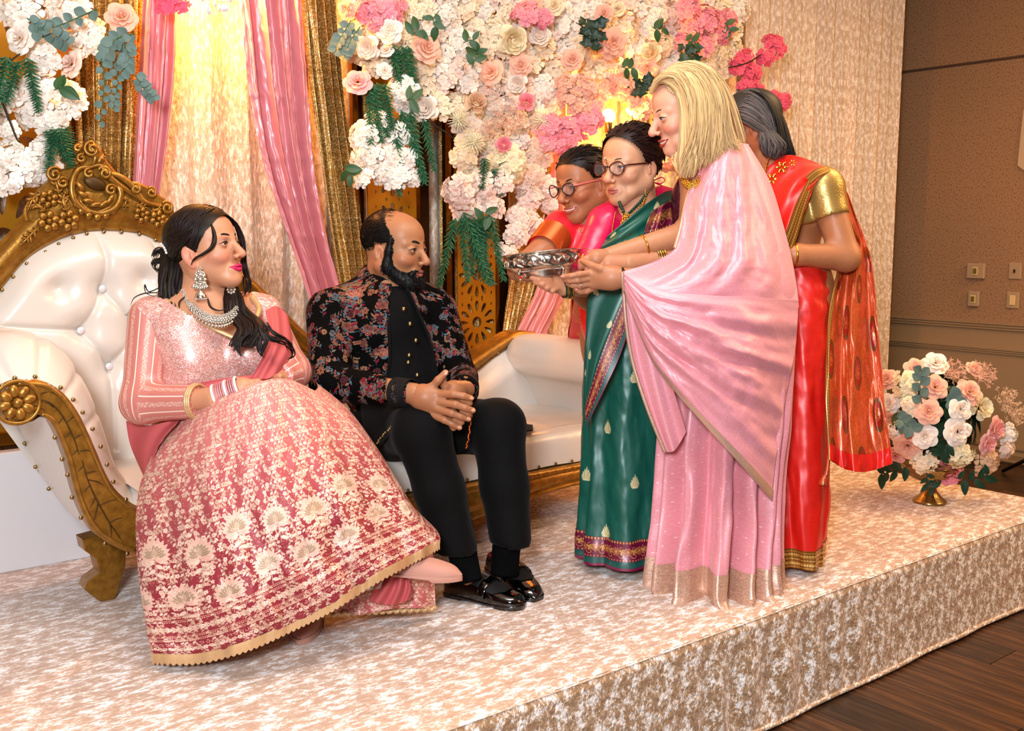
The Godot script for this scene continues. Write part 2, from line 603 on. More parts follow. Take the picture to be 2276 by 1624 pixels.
func build_room() -> void:
	var XW := 6.58
	# floor slab with planks laid on it where the photograph shows them
	var fl := struct("floor",box(Vector3(11.4,0.1,8.4),0.0,Vector3(2.0,-0.062,1.2)).mesh(true),M.subfloor,"dark brown plank floor around the stage")
	var pw := 0.19
	var meshes := {}
	for i in range(0,34):
		var x0 := 0.55 + i * pw
		var z := -2.25 + fmod(i * 0.77,1.3) - 1.3
		while z < 3.2:
			var l := 1.3
			if z > -2.5 and (x0 > 4.2 or z + l > -0.05):
				var key := "p"
				if not meshes.has(key): meshes[key] = box(Vector3(pw - 0.003,0.012,l - 0.003),0.0015).mesh(true)
				var o := MeshInstance3D.new()
				o.name = "plank"
				o.mesh = meshes[key]
				o.material_override = M["wood_%d" % ((i * 7 + int(z * 3.0 + 20.0)) % 3)]
				fl.add_child(o,true)
				o.position = Vector3(x0 + pw / 2,-0.006,z + l / 2)
			z += l
	struct("wall_back",box(Vector3(10.6,3.6,0.12),0.0,Vector3(1.6,1.7,-2.36)).mesh(true),M.plain_wall,"room wall behind the drapes")
	struct("wall_left",box(Vector3(0.12,3.6,8.0),0.0,Vector3(-3.4,1.7,1.2)).mesh(true),M.plain_wall,"wall far to the left")
	struct("wall_front",box(Vector3(10.6,3.6,0.12),0.0,Vector3(1.6,1.7,5.1)).mesh(true),M.plain_wall,"wall behind the photographer")
	struct("ceiling",box(Vector3(10.6,0.12,8.0),0.0,Vector3(1.6,3.46,1.2)).mesh(true),M.ceiling,"pale ceiling")
	# right wall: wallpaper above a wainscot
	var wr := struct("wall_right",box(Vector3(0.12,2.62,8.0),0.0,Vector3(XW + 0.06,2.18,1.2)).mesh(true),M.wallpaper,"wall with tan mottled wallpaper at the right")
	part("wainscot",box(Vector3(0.12,0.92,8.0),0.0,Vector3(XW + 0.062,0.42,1.2)).mesh(true),M.wainscot,wr)
	struct("trim_1",molding(XW,0.875,0.045,0.026),M.wainscot,"upper chair rail moulding on the right wall")
	struct("trim_2",molding(XW,0.715,0.036,0.02),M.wainscot,"lower rail moulding on the right wall")
	struct("baseboard_right",molding(XW,0.06,0.12,0.02),M.wainscot,"baseboard of the right wall")
	struct("trim_3",box(Vector3(0.012,0.016,8.0),0.002,Vector3(XW - 0.002,2.555,1.2)).mesh(true),mat(Color(0.30,0.21,0.14),0.8),"dark seam strip high on the wallpapered wall")
	# fittings on the right wall
	var plates := [[2172,602,0.118,0.10,0.028,"olive","wide wall control with a small olive window above its narrow twin"],[2166,664,0.075,0.10,0.022,"olive","narrow wall control with a small olive window below the wide one"],[2257,602,0.08,0.105,0.010,"toggle","wall plate with a small dark toggle at the right edge"],[2252,667,0.08,0.105,0.010,"rocker","wall plate with a cream rocker switch at the right edge"]]
	for k in plates:
		var r = fwd + rgt * ((k[0] - 1138.0) / FOC) - upv * ((k[1] - 812.0) / FOC)
		var p: Vector3 = EYE + r * ((XW - EYE.x) / r.x)
		var o := thing("wall_control" if k[5] == "olive" else "switch_plate",k[6],"wall control" if k[5] == "olive" else "light switch",p)
		part("plate",box(Vector3(k[4],k[3],k[2]),0.006,Vector3(-k[4] / 2,0,0)).mesh(true),M.almond,o,true)
		if k[5] == "olive":
			part("window_frame",box(Vector3(0.006,0.05,0.032),0.001,Vector3(-k[4] - 0.002,0,0)).mesh(true),M.ivory,o,true)
			part("display_window",box(Vector3(0.006,0.036,0.024),0.001,Vector3(-k[4] - 0.004,0,0)).mesh(true),M.olive_glass,o,true)
		elif k[5] == "toggle":
			part("toggle",box(Vector3(0.016,0.022,0.008),0.002,Vector3(-k[4] - 0.006,0,0)).mesh(true),M.bronze_dark,o,true)
		else:
			part("rocker",box(Vector3(0.008,0.062,0.034),0.002,Vector3(-k[4] - 0.002,0,0)).mesh(true),M.ivory,o,true)
	# the corner of a paper sign
	var xf := Transform3D(Basis(Vector3(0,0,1),Vector3.UP,Vector3(-1,0,0)),Vector3(XW - 0.012,2.06,-1.2))
	var pl := PackedVector2Array([Vector2(-0.128,-0.17),Vector2(0.1,-0.34),Vector2(0.33,-0.17),Vector2(0.30,0.16),Vector2(0.1,0.26),Vector2(-0.112,0.17)])
	solo("paper_sign",slab(pl,0.008,0.001,xf).mesh(),M.paper,"blank tan paper sign cut off by the right edge","sign")
	# black stand at the right
	var sd := thing("light_stand","black tripod stand legs at the right edge of the floor","stand",Vector3(5.75,0,-0.2))
	var hub := Vector3(5.75,0.62,-0.2)
	for k in [py(2229,1046,0.012),Vector3(6.25,0.012,0.25),py(2279,1114,0.012)]:
		part("leg",tube(PackedVector3Array([hub,(k as Vector3)]),[0.012],8).mesh(),M.black_metal,sd)
	part("pole",tube(PackedVector3Array([Vector3(5.75,0.35,-0.2),Vector3(5.75,1.9,-0.2)]),[0.014],8).mesh(),M.black_metal,sd)
	build_stage()
	# added ceiling fittings,unseen,drawn round the panel lights (above the frame)
	for k in [[1.5,0.1,1.9,1.3],[4.3,0.1,1.3,1.3],[5.5,1.9,1.3,1.3]]:
		var fit := thing("added_ceiling_panel","added unseen light panel above the sofa in place of bounced flash" if k[0] < 2 else ("added unseen ceiling light panel above the right stage end" if k[0] < 5 else "added unseen ceiling light panel brightening the right wall"),"lamp",Vector3(k[0],3.395,k[1]))
		part("frame",box(Vector3(k[2] + 0.06,0.03,k[3] + 0.06),0.004,Vector3(0,-0.005,0)).mesh(true),M.ceiling,fit,true)
		var em := mat(Color(1,1,1),0.6)
		em.emission_enabled = true
		em.emission = Color(1.0,0.93,0.82)
		em.emission_energy_multiplier = 0.6
		part("diffuser",box(Vector3(k[2],0.01,k[3]),0.002,Vector3(0,-0.022,0)).mesh(true),em,fit,true)

func molding(x: float,y: float,h: float,d: float) -> Mesh:
	var prof := [Vector2(0,h / 2),Vector2(d,h / 2),Vector2(d * 1.0,h * 0.34),Vector2(d * 0.6,h * 0.2),Vector2(d * 0.75,0.0),Vector2(d * 0.45,-h * 0.25),Vector2(d * 0.5,-h * 0.4),Vector2(0,-h / 2)]
	var m := MB.new()
	for k in prof.size() - 1:
		var a: Vector2 = prof[k]; var b: Vector2 = prof[k + 1]
		m.face([Vector3(x - a.x,y + a.y,-2.3),Vector3(x - a.x,y + a.y,5.0),Vector3(x - b.x,y + b.y,5.0),Vector3(x - b.x,y + b.y,-2.3)])
	return m.mesh(true)

func build_stage() -> void:
	var st := thing("stage","low stage platform wrapped in champagne crushed velvet","stage",Vector3(1.9,0,-0.9),"","structure")
	part("deck",box(Vector3(6.0,0.34,1.88),0.01,Vector3(1.33,0.172,-0.96)).mesh(true),M.subfloor,st)
	# top cover: wrinkles radiate where it is pulled
	var n1 := nz(0.9,71)
	var ux0 := -1.6
	var top := sheet(150,400,func(s: float,t: float) -> Vector3:
		var x := ux0 + s * 5.96
		var z := -1.92 + t * 1.93
		var y := ST
		var w := sin((z * 9.0 + x * 1.6) * 2.2 + 3.0 * n1.get_noise_2d(x * 0.8,z * 0.8)) 
		var amp := 0.0035 * smoothstep(-0.05,0.45,n1.get_noise_2d(x * 0.55 + 9.0,z * 0.9)) * smoothstep(-1.1,-0.7,z)
		y += absf(w) * amp - amp * 0.4
		# long ridges fanning out between the sofa and the front edge
		for rg in [[0.95,-0.62,2.25,-0.46,0.004],[1.1,-0.52,2.3,-0.18,0.004],[1.30,-0.56,1.75,-0.30,0.006],[1.25,-0.5,2.1,-0.62,0.004],[2.45,-0.12,2.9,-0.05,0.004],[0.3,-0.4,1.6,-0.12,0.003]]:
			var a := Vector2(rg[0],rg[1]); var b := Vector2(rg[2],rg[3])
			var ab := b - a
			var f := clampf((Vector2(x,z) - a).dot(ab) / ab.length_squared(),0,1)
			var d := (Vector2(x,z) - a - ab * f).length()
			y += rg[4] * sin(PI * clampf(f,0.02,0.98)) * exp(-pow(d / 0.016,2.0))
		y -= 0.02 * smoothstep(0.985,1.0,t) * 0.5
		return Vector3(x,y,z))
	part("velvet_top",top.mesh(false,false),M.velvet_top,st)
	# front skirt with gathered vertical folds
	var sk := sheet(44,420,func(s: float,t: float) -> Vector3:
		var x := ux0 + s * 5.96
		var g := smoothstep(2.0,2.25,x) * (1.0 - smoothstep(2.75,3.2,x))
		var f := (0.0035 * sin(x * 13.0 + 2.0 * n1.get_noise_2d(x,3.0)) + 0.02 * g * sin(x * 46.0 + 1.4 * sin(x * 9.0)) * sin(PI * t)) * t
		var z := 0.014 + f + 0.01 * t
		if t < 0.06: z = lerpf(0.004,z,smoothstep(0.0,0.06,t))
		return Vector3(x,lerpf(ST - 0.006,0.018,t) + 0.0015 * sin(x * 4.0) * t,z))
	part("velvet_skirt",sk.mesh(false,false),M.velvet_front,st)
	var hem := PackedVector3Array()
	for k in 140:
		var x := ux0 + k / 139.0 * 5.96
		var g := smoothstep(2.0,2.25,x) * (1.0 - smoothstep(2.75,3.2,x))
		hem.append(Vector3(x,0.014 + 0.0015 * sin(x * 4.0),0.026 + 0.0035 * sin(x * 13.0 + 2.0 * n1.get_noise_2d(x,3.0))))
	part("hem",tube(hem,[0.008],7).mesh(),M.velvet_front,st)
	var endp := sheet(12,60,func(s: float,t: float) -> Vector3:
		return Vector3(4.364 + 0.004 * sin(s * 40.0) * t,lerpf(ST - 0.004,0.012,t),0.01 - s * 1.93))
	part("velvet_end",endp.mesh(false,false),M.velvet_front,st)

# ---------------------------------------------------------------- smooth solids meshed as surface nets
class SDF:
	var A := PackedVector3Array()
	var B := PackedVector3Array()
	var RA := PackedFloat32Array()
	var RB := PackedFloat32Array()
	var K := PackedFloat32Array()
	var OP := PackedInt32Array()      # 0 join,1 carve,2 keep only this side
	var TY := PackedInt32Array()      # 0 tapered capsule,1 ellipsoid,2 plane
	var INV: Array[Basis] = []
	var lo := Vector3(1e9,1e9,1e9)
	var hi := Vector3(-1e9,-1e9,-1e9)
	var act := PackedInt32Array()

	func put(a: Vector3,b: Vector3,ra: float,rb: float,k: float,op: int,ty: int,inv := Basis()) -> void:
		A.append(a); B.append(b); RA.append(ra); RB.append(rb); K.append(k); OP.append(op); TY.append(ty); INV.append(inv)

	func grow(p: Vector3,r: float) -> void:
		lo = lo.min(p - Vector3(r,r,r)); hi = hi.max(p + Vector3(r,r,r))

	func cone(a: Vector3,b: Vector3,ra: float,rb: float,k := 0.02,op := 0) -> void:
		put(a,b,ra,rb,k,op,0)
		if op == 0:
			grow(a,ra + k * 0.5); grow(b,rb + k * 0.5)

	func ell(c: Vector3,r: Vector3,basis := Basis(),k := 0.02,op := 0) -> void:
		put(c,r,minf(r.x,minf(r.y,r.z)),maxf(r.x,maxf(r.y,r.z)),k,op,1,basis.inverse())
		if op == 0: grow(c,maxf(r.x,maxf(r.y,r.z)) + k * 0.5)

	func cut(p: Vector3,n: Vector3,k := 0.0) -> void:      # keeps what lies on the far side from n
		put(p,n.normalized(),0,0,k,2,2)

	func one(i: int,p: Vector3) -> float:
		var t := TY[i]
		if t == 0:
			var a := A[i]
			var ba := B[i] - a
			var pa := p - a
			var h := clampf(pa.dot(ba) / maxf(ba.dot(ba),1e-9),0.0,1.0)
			return (pa - ba * h).length() - lerpf(RA[i],RB[i],h)
		if t == 1:
			var l := INV[i] * (p - A[i])
			var r := B[i]
			var e := l / r
			var k0 := e.length()
			if k0 < 1e-5: return -RA[i]
			var k1 := (e / r).length()
			return k0 * (k0 - 1.0) / k1
		return (p - A[i]).dot(B[i])

	func all(p: Vector3,list: PackedInt32Array) -> float:
		var d := 1e3
		for i in list:
			var e := one(i,p)
			var k := K[i]
			var op := OP[i]
			if op == 0:
				var h := k - absf(d - e)
				d = minf(d,e)
				if h > 0.0: d -= h * h / (4.0 * k)
			elif op == 1:
				e = -e
				var h := k - absf(d - e)
				d = maxf(d,e)
				if h > 0.0: d += h * h / (4.0 * k)
			else:
				d = maxf(d,e)
		return d

	func build(cell: float,warp = null) -> MB:
		lo -= Vector3.ONE * cell * 2.0
		hi += Vector3.ONE * cell * 2.0
		var S := 6
		var nb := Vector3i(((hi - lo) / (cell * S)).ceil())
		var N := nb * S + Vector3i.ONE
		var sx := 1
		var sy := N.x
		var sz := N.x * N.y
		var val := PackedFloat32Array()
		val.resize(N.x * N.y * N.z)
		var idx := PackedInt32Array()
		idx.resize(val.size())
		idx.fill(-1)
		var m := MB.new()
		var half := cell * S * 0.5
		var rad := half * 1.7321
		var full := PackedInt32Array(range(A.size()))
		var blocks: Array[Vector3i] = []
		for bz in nb.z:
			for by in nb.y:
				for bx in nb.x:
					var c := lo + (Vector3(bx,by,bz) + Vector3(0.5,0.5,0.5)) * cell * S
					var near := PackedInt32Array()
					var best := 1e3
					for i in full:
						var e := one(i,c)
						if OP[i] == 0: best = minf(best,e)
						if OP[i] == 2 or e < rad * 1.35 + K[i]: near.append(i)
					if best > rad * 1.3 + 0.03: continue
					var tot := all(c,near) if near.size() else 1.0
					if absf(tot) > rad * 1.5 + (0.01 if warp != null else 0.0): continue
					blocks.append(Vector3i(bx,by,bz))
					for z in S + 1:
						for y in S + 1:
							var o := (bz * S + z) * sz + (by * S + y) * sy + bx * S
							for x in S + 1:
								if val[o + x] != 0.0: continue
								var p := lo + Vector3(bx * S + x,by * S + y,bz * S + z) * cell
								var d := all(p,near)
								if warp != null: d += warp.call(p)
								val[o + x] = d if d != 0.0 else 1e-6
		var off := [0,sx,sy,sx + sy,sz,sx + sz,sy + sz,sx + sy + sz]
		var ed := [[0,1],[2,3],[4,5],[6,7],[0,2],[1,3],[4,6],[5,7],[0,4],[1,5],[2,6],[3,7]]
		var cor := [Vector3(0,0,0),Vector3(1,0,0),Vector3(0,1,0),Vector3(1,1,0),Vector3(0,0,1),Vector3(1,0,1),Vector3(0,1,1),Vector3(1,1,1)]
		var v := PackedFloat32Array()
		v.resize(8)
		var cells := PackedInt32Array()
		for b in blocks:
			for z in S:
				for y in S:
					var o0 := (b.z * S + z) * sz + (b.y * S + y) * sy + b.x * S
					for x in S:
						var o := o0 + x
						var neg := 0
						for k in 8:
							var q := val[o + off[k]]
							v[k] = q
							if q < 0.0: neg += 1
						if neg == 0 or neg == 8: continue
						var sum := Vector3.ZERO
						var n := 0
						for e in ed:
							var a := v[e[0]]
							var c := v[e[1]]
							if (a < 0.0) != (c < 0.0):
								sum += (cor[e[0]] as Vector3).lerp(cor[e[1]],a / (a - c))
								n += 1
						idx[o] = m.v.size()
						m.v.append(lo + (Vector3(b.x * S + x,b.y * S + y,b.z * S + z) + sum / n) * cell)
						cells.append(o)
		for o in cells:
			for ax in 3:
				var s1: int = [sx,sy,sz][ax]
				var a := val[o]
				var c := val[o + s1]
				if (a < 0.0) == (c < 0.0): continue
				var u: int = [sy,sz,sx][ax]
				var w: int = [sz,sx,sy][ax]
				if o - u - w < 0: continue
				var i0 := idx[o]; var i1 := idx[o - u]; var i2 := idx[o - u - w]; var i3 := idx[o - w]
				if i1 < 0 or i2 < 0 or i3 < 0: continue
				if a < 0.0: m.quad(i0,i3,i2,i1)
				else: m.quad(i0,i1,i2,i3)
		m.t.resize(m.v.size())
		m.c.resize(m.v.size())
		m.c.fill(Color.WHITE)
		m.normals(false,false)
		return m

func lin(r: float,g: float,b: float) -> Color:             # an sRGB colour as the linear value that vertex colours hold
	return Color(r,g,b).srgb_to_linear()

func paint(m: MB,f: Callable) -> MB:
	if m.n.size() != m.v.size(): m.normals()
	for k in m.v.size(): m.c[k] = f.call(m.v[k],m.n[k])
	return m

func bone_uv(m: MB,bones: Array,sc: float,ref: Vector3) -> MB:
	# unwraps a solid round its nearest bone: u = round the bone,v = along it (metres times sc); corners are split per face so that seams stay clean
	var o := MB.new()
	var along := []
	var run := 0.0
	for b in bones:
		var d: Vector3 = (b[1] - b[0])
		var x := ref - d.normalized() * ref.dot(d.normalized())
		along.append([b[0],d.normalized(),d.length(),x.normalized(),d.normalized().cross(x.normalized()),b[2],run])
		run += d.length() + 0.37
	for k in range(0,m.x.size(),3):
		var c := (m.v[m.x[k]] + m.v[m.x[k + 1]] + m.v[m.x[k + 2]]) / 3.0
		var best := 0
		var bd := 1e9
		for i in along.size():
			var a = along[i]
			var h := clampf((c - a[0]).dot(a[1]),0.0,a[2])
			var e: float = (c - a[0] - a[1] * h).length() - a[5]
			if e < bd:
				bd = e; best = i
		var a = along[best]
		var ca := atan2((c - a[0]).dot(a[4]),(c - a[0]).dot(a[3]))
		for j in 3:
			var p := m.v[m.x[k + j]]
			var l: Vector3 = p - a[0]
			var an := atan2(l.dot(a[4]),l.dot(a[3]))
			an = ca + wrapf(an - ca,-PI,PI)
			o.v.append(p); o.n.append(m.n[m.x[k + j]]); o.c.append(m.c[m.x[k + j]])
			o.t.append(Vector2(an * a[5] + best * 0.61,a[6] - l.dot(a[1])) * sc)
			o.x.append(o.x.size())
	return o

# ---------------------------------------------------------------- cloth patches between four edge lines given as [u,v,depth]
func uvd_curve(keys: Array,n: int) -> PackedVector3Array:
	var p := []
	for k in keys: p.append(Vector3(k[0],k[1],k[2]))
	return curve(p,n)

func coons(top: Array,bottom: Array,left: Array,right: Array,rows: int,cols: int,f = null,us := 1.0,vs := 1.0) -> MB:
	# edges run left to right and top to bottom; f(s,t) gives a push towards the viewer side of the cloth in metres
	var T := uvd_curve(top,cols); var Bt := uvd_curve(bottom,cols)
	var L := uvd_curve(left,rows); var R := uvd_curve(right,rows)
	var p := PackedVector3Array(); var uv := PackedVector2Array()
	for r in rows:
		var t := float(r) / (rows - 1)
		for k in cols:
			var s := float(k) / (cols - 1)
			var a := T[k].lerp(Bt[k],t) + L[r].lerp(R[r],s) - T[0].lerp(T[cols - 1],s).lerp(Bt[0].lerp(Bt[cols - 1],s),t)
			if f != null: a.z -= f.call(s,t)
			p.append(q(a.x,a.y,a.z)); uv.append(Vector2(s * us,t * vs))
	return MB.new().grid(rows,cols,p,uv)

func loft(keys: Array,rows: int,cols: int,f = null,us := 1.0,vs := 1.0) -> MB:
	# a closed skirt or trunk of level sections: keys = [v,left u,right u,depth,half depth]; f(s,t) pushes outwards (metres)
	var col := []
	for i in 4:
		col.append(keys.map(func(k): return [k[0],k[i + 1]]))
	var v0: float = keys[0][0]; var v1: float = keys[keys.size() - 1][0]
	var p := PackedVector3Array(); var uv := PackedVector2Array()
	for r in rows:
		var t := float(r) / (rows - 1)
		var v := lerpf(v0,v1,t)
		var l := crv(col[0],v); var rr := crv(col[1],v); var d := crv(col[2],v); var h := crv(col[3],v)
		for k in cols:
			var s := float(k) / (cols - 1)
			var a := PI + s * TAU                   # starts at the left edge and comes round the near side
			var g: float = f.call(s,t) if f != null else 0.0
			var u := (l + rr) * 0.5 + ((rr - l) * 0.5 + g * FOC / d) * cos(a)
			var dd := d + (h + g) * sin(a)
			p.append(q(1138.0 + (u - 1138.0) * d / dd,522.0 + (v - 522.0) * d / dd,dd)); uv.append(Vector2(s * us,t * vs))
	return MB.new().grid(rows,cols,p,uv)

func rows_of(m: MB,cols: int,r0: int,r1: int,off: float,us := 1.0) -> MB:     # a strip laid on rows r0..r1 of a sheet
	m.normals()
	var p := PackedVector3Array(); var uv := PackedVector2Array()
	for r in range(r0,r1 + 1):
		for k in cols:
			p.append(m.v[r * cols + k] + m.n[r * cols + k] * off)
			uv.append(Vector2(us * k / (cols - 1),float(r - r0) / (r1 - r0)))
	return MB.new().grid(r1 - r0 + 1,cols,p,uv)

# ---------------------------------------------------------------- drapes,lattice screens and lamps behind the sofa
func drape(L: Array,R: Array,v0: float,v1: float,z: float,folds: float,amp: float,sd: int,rows := 60,cols := 90,crease := []) -> MB:
	# a hanging cloth whose side edges run through places of the photograph on the upright plane z
	var n := nz(1.0,sd)
	return sheet(rows,cols,func(s: float,t: float) -> Vector3:
		var v := lerpf(v0,v1,t)
		var a := pz(crv(L,v),v,z)
		var b := pz(crv(R,v),v,z)
		var p := a.lerp(b,s)
		var ph := s * folds * TAU + 1.6 * n.get_noise_2d(s * 2.0,t * 0.8) + 0.9 * n.get_noise_2d(s * 5.0,t * 0.5 + 4.0)
		var w := sin(ph)
		p.z += amp * (w + 0.35 * sin(ph * 2.3 + 1.0)) + amp * 0.9 * n.get_noise_2d(s * 3.0 + 7.0,t * 2.0)
		for c in crease:
			var dv: float = (v - c[0] - 14.0 * n.get_noise_2d(s * 6.0,c[0])) / c[2]
			if absf(dv) < 3.0: p.z += c[1] * exp(-dv * dv) * (0.6 + 0.6 * n.get_noise_2d(s * 8.0,3.0 + c[0]))
			p.z += c[1] * 0.35 * n.get_noise_2d(s * 9.0 + c[0],v * 0.025)
		return p)

func curtain(x0: float,x1: float,y0: float,y1: float,z: float,period: float,amp: float,sd: int) -> MB:
	var n := nz(1.0,sd)
	var cols := int((x1 - x0) / period * 14.0) + 2
	return sheet(26,cols,func(s: float,t: float) -> Vector3:
		var x := lerpf(x0,x1,s)
		var ph := x / period * TAU + 2.2 * n.get_noise_2d(x * 3.0,t * 0.25) + 0.4 * n.get_noise_2d(x * 6.0,t * 1.2)
		var w := sin(ph)
		return Vector3(x + 0.25 * amp * cos(ph),lerpf(y1,y0,t),z + amp * (w * absf(w) * 0.6 + w * 0.5) + amp * 0.6 * n.get_noise_2d(x * 5.0,9.0)))

func teardrop(r0: float,r1: float,w: float,a: float) -> PackedVector2Array:
	var o := PackedVector2Array()
	var d := Vector2(sin(a),cos(a)); var e := Vector2(d.y,-d.x)
	for k in 10:
		var f := k / 10.0 * TAU
		var rr := lerpf(r0,r1,0.5 - 0.5 * cos(f))
		o.append(d * rr + e * sin(f) * w * (0.35 + 0.65 * (0.5 - 0.5 * cos(f))))
	return o

func lattice(at: Vector3,w: float,h: float,cells: Array,r: float,parent: Node3D) -> void:      # a thin gold sheet with flower-shaped cut-outs
	var csg := CSGCombiner3D.new()
	csg.name = "lattice"
	csg.material_override = M.gold_sheet
	csg.position = at - parent.position
	parent.add_child(csg,true)
	var b := CSGBox3D.new()
	b.name = "sheet"
	b.size = Vector3(w,h,0.006)
	csg.add_child(b)
	for c in cells:
		var holes := []
		for k in 12:
			holes.append(teardrop(r * 0.45,r * 0.93,r * 0.13,TAU * k / 12.0))
			var a := TAU * (k + 0.5) / 12.0
			var cc := Vector2(sin(a),cos(a)) * r * 1.08
			holes.append(PackedVector2Array([cc + Vector2(0,r * 0.09),cc + Vector2(r * 0.05,0),cc + Vector2(0,-r * 0.09),cc + Vector2(-r * 0.05,0)]))
		var ci := PackedVector2Array()
		for k in 16: ci.append(Vector2(cos(TAU * k / 16),sin(TAU * k / 16)) * r * 0.24)
		holes.append(ci)
		for hl in holes:
			var g := CSGPolygon3D.new()
			g.name = "cut_out"
			g.polygon = hl
			g.depth = 0.03
			g.operation = CSGShape3D.OPERATION_SUBTRACTION
			g.position = Vector3(c.x,c.y,0.015)
			csg.add_child(g,true)

func screen(label: String,x0: float,x1: float,y0: float,y1: float,z: float,r: float,cells: Array,sides: Array) -> void:
	var o := thing("lattice_screen",label,"screen",Vector3((x0 + x1) / 2,y0,z),"gold lattice screens of the backdrop")
	var at := Vector3((x0 + x1) / 2,(y0 + y1) / 2,z)
	lattice(at,x1 - x0,y1 - y0,cells,r,o)
	for s in sides:          # upright strips: [x,width,depth,material]
		part(s[3],box(Vector3(s[1],y1 - y0,s[2]),0.002,Vector3(s[0],at.y,z - s[2] / 2 + s[4])).mesh(true),M[s[5]],o)
	part("bottom_rail",box(Vector3(x1 - x0 + 0.04,0.05,0.04),0.004,Vector3(at.x,y0 + 0.02,z - 0.01)).mesh(true),M.gold_mirror,o)

func warm_lamp(label: String,at: Vector3,r: float,energy: float) -> void:
	var o := thing("bulb_lamp",label,"lamp",at,"warm bulbs of the flower backdrop")
	var em := mat(Color(1.0,0.9,0.7),0.5)
	em.emission_enabled = true
	em.emission = Color(1.0,0.78,0.42)
	em.emission_energy_multiplier = 9.0
	part("glass_bulb",ball(Vector3.ZERO,Vector3(r,r,r)).mesh(),em,o,true)
	part("socket",lathe([Vector2(0.001,-r * 2.2),Vector2(r * 0.5,-r * 2.2),Vector2(r * 0.55,-r * 0.8),Vector2(r * 0.35,-r * 0.75)],12).mesh(),M.brass,o,true)
	omni("bulb_light",at,energy,Color(1.0,0.66,0.28),r * 0.9)

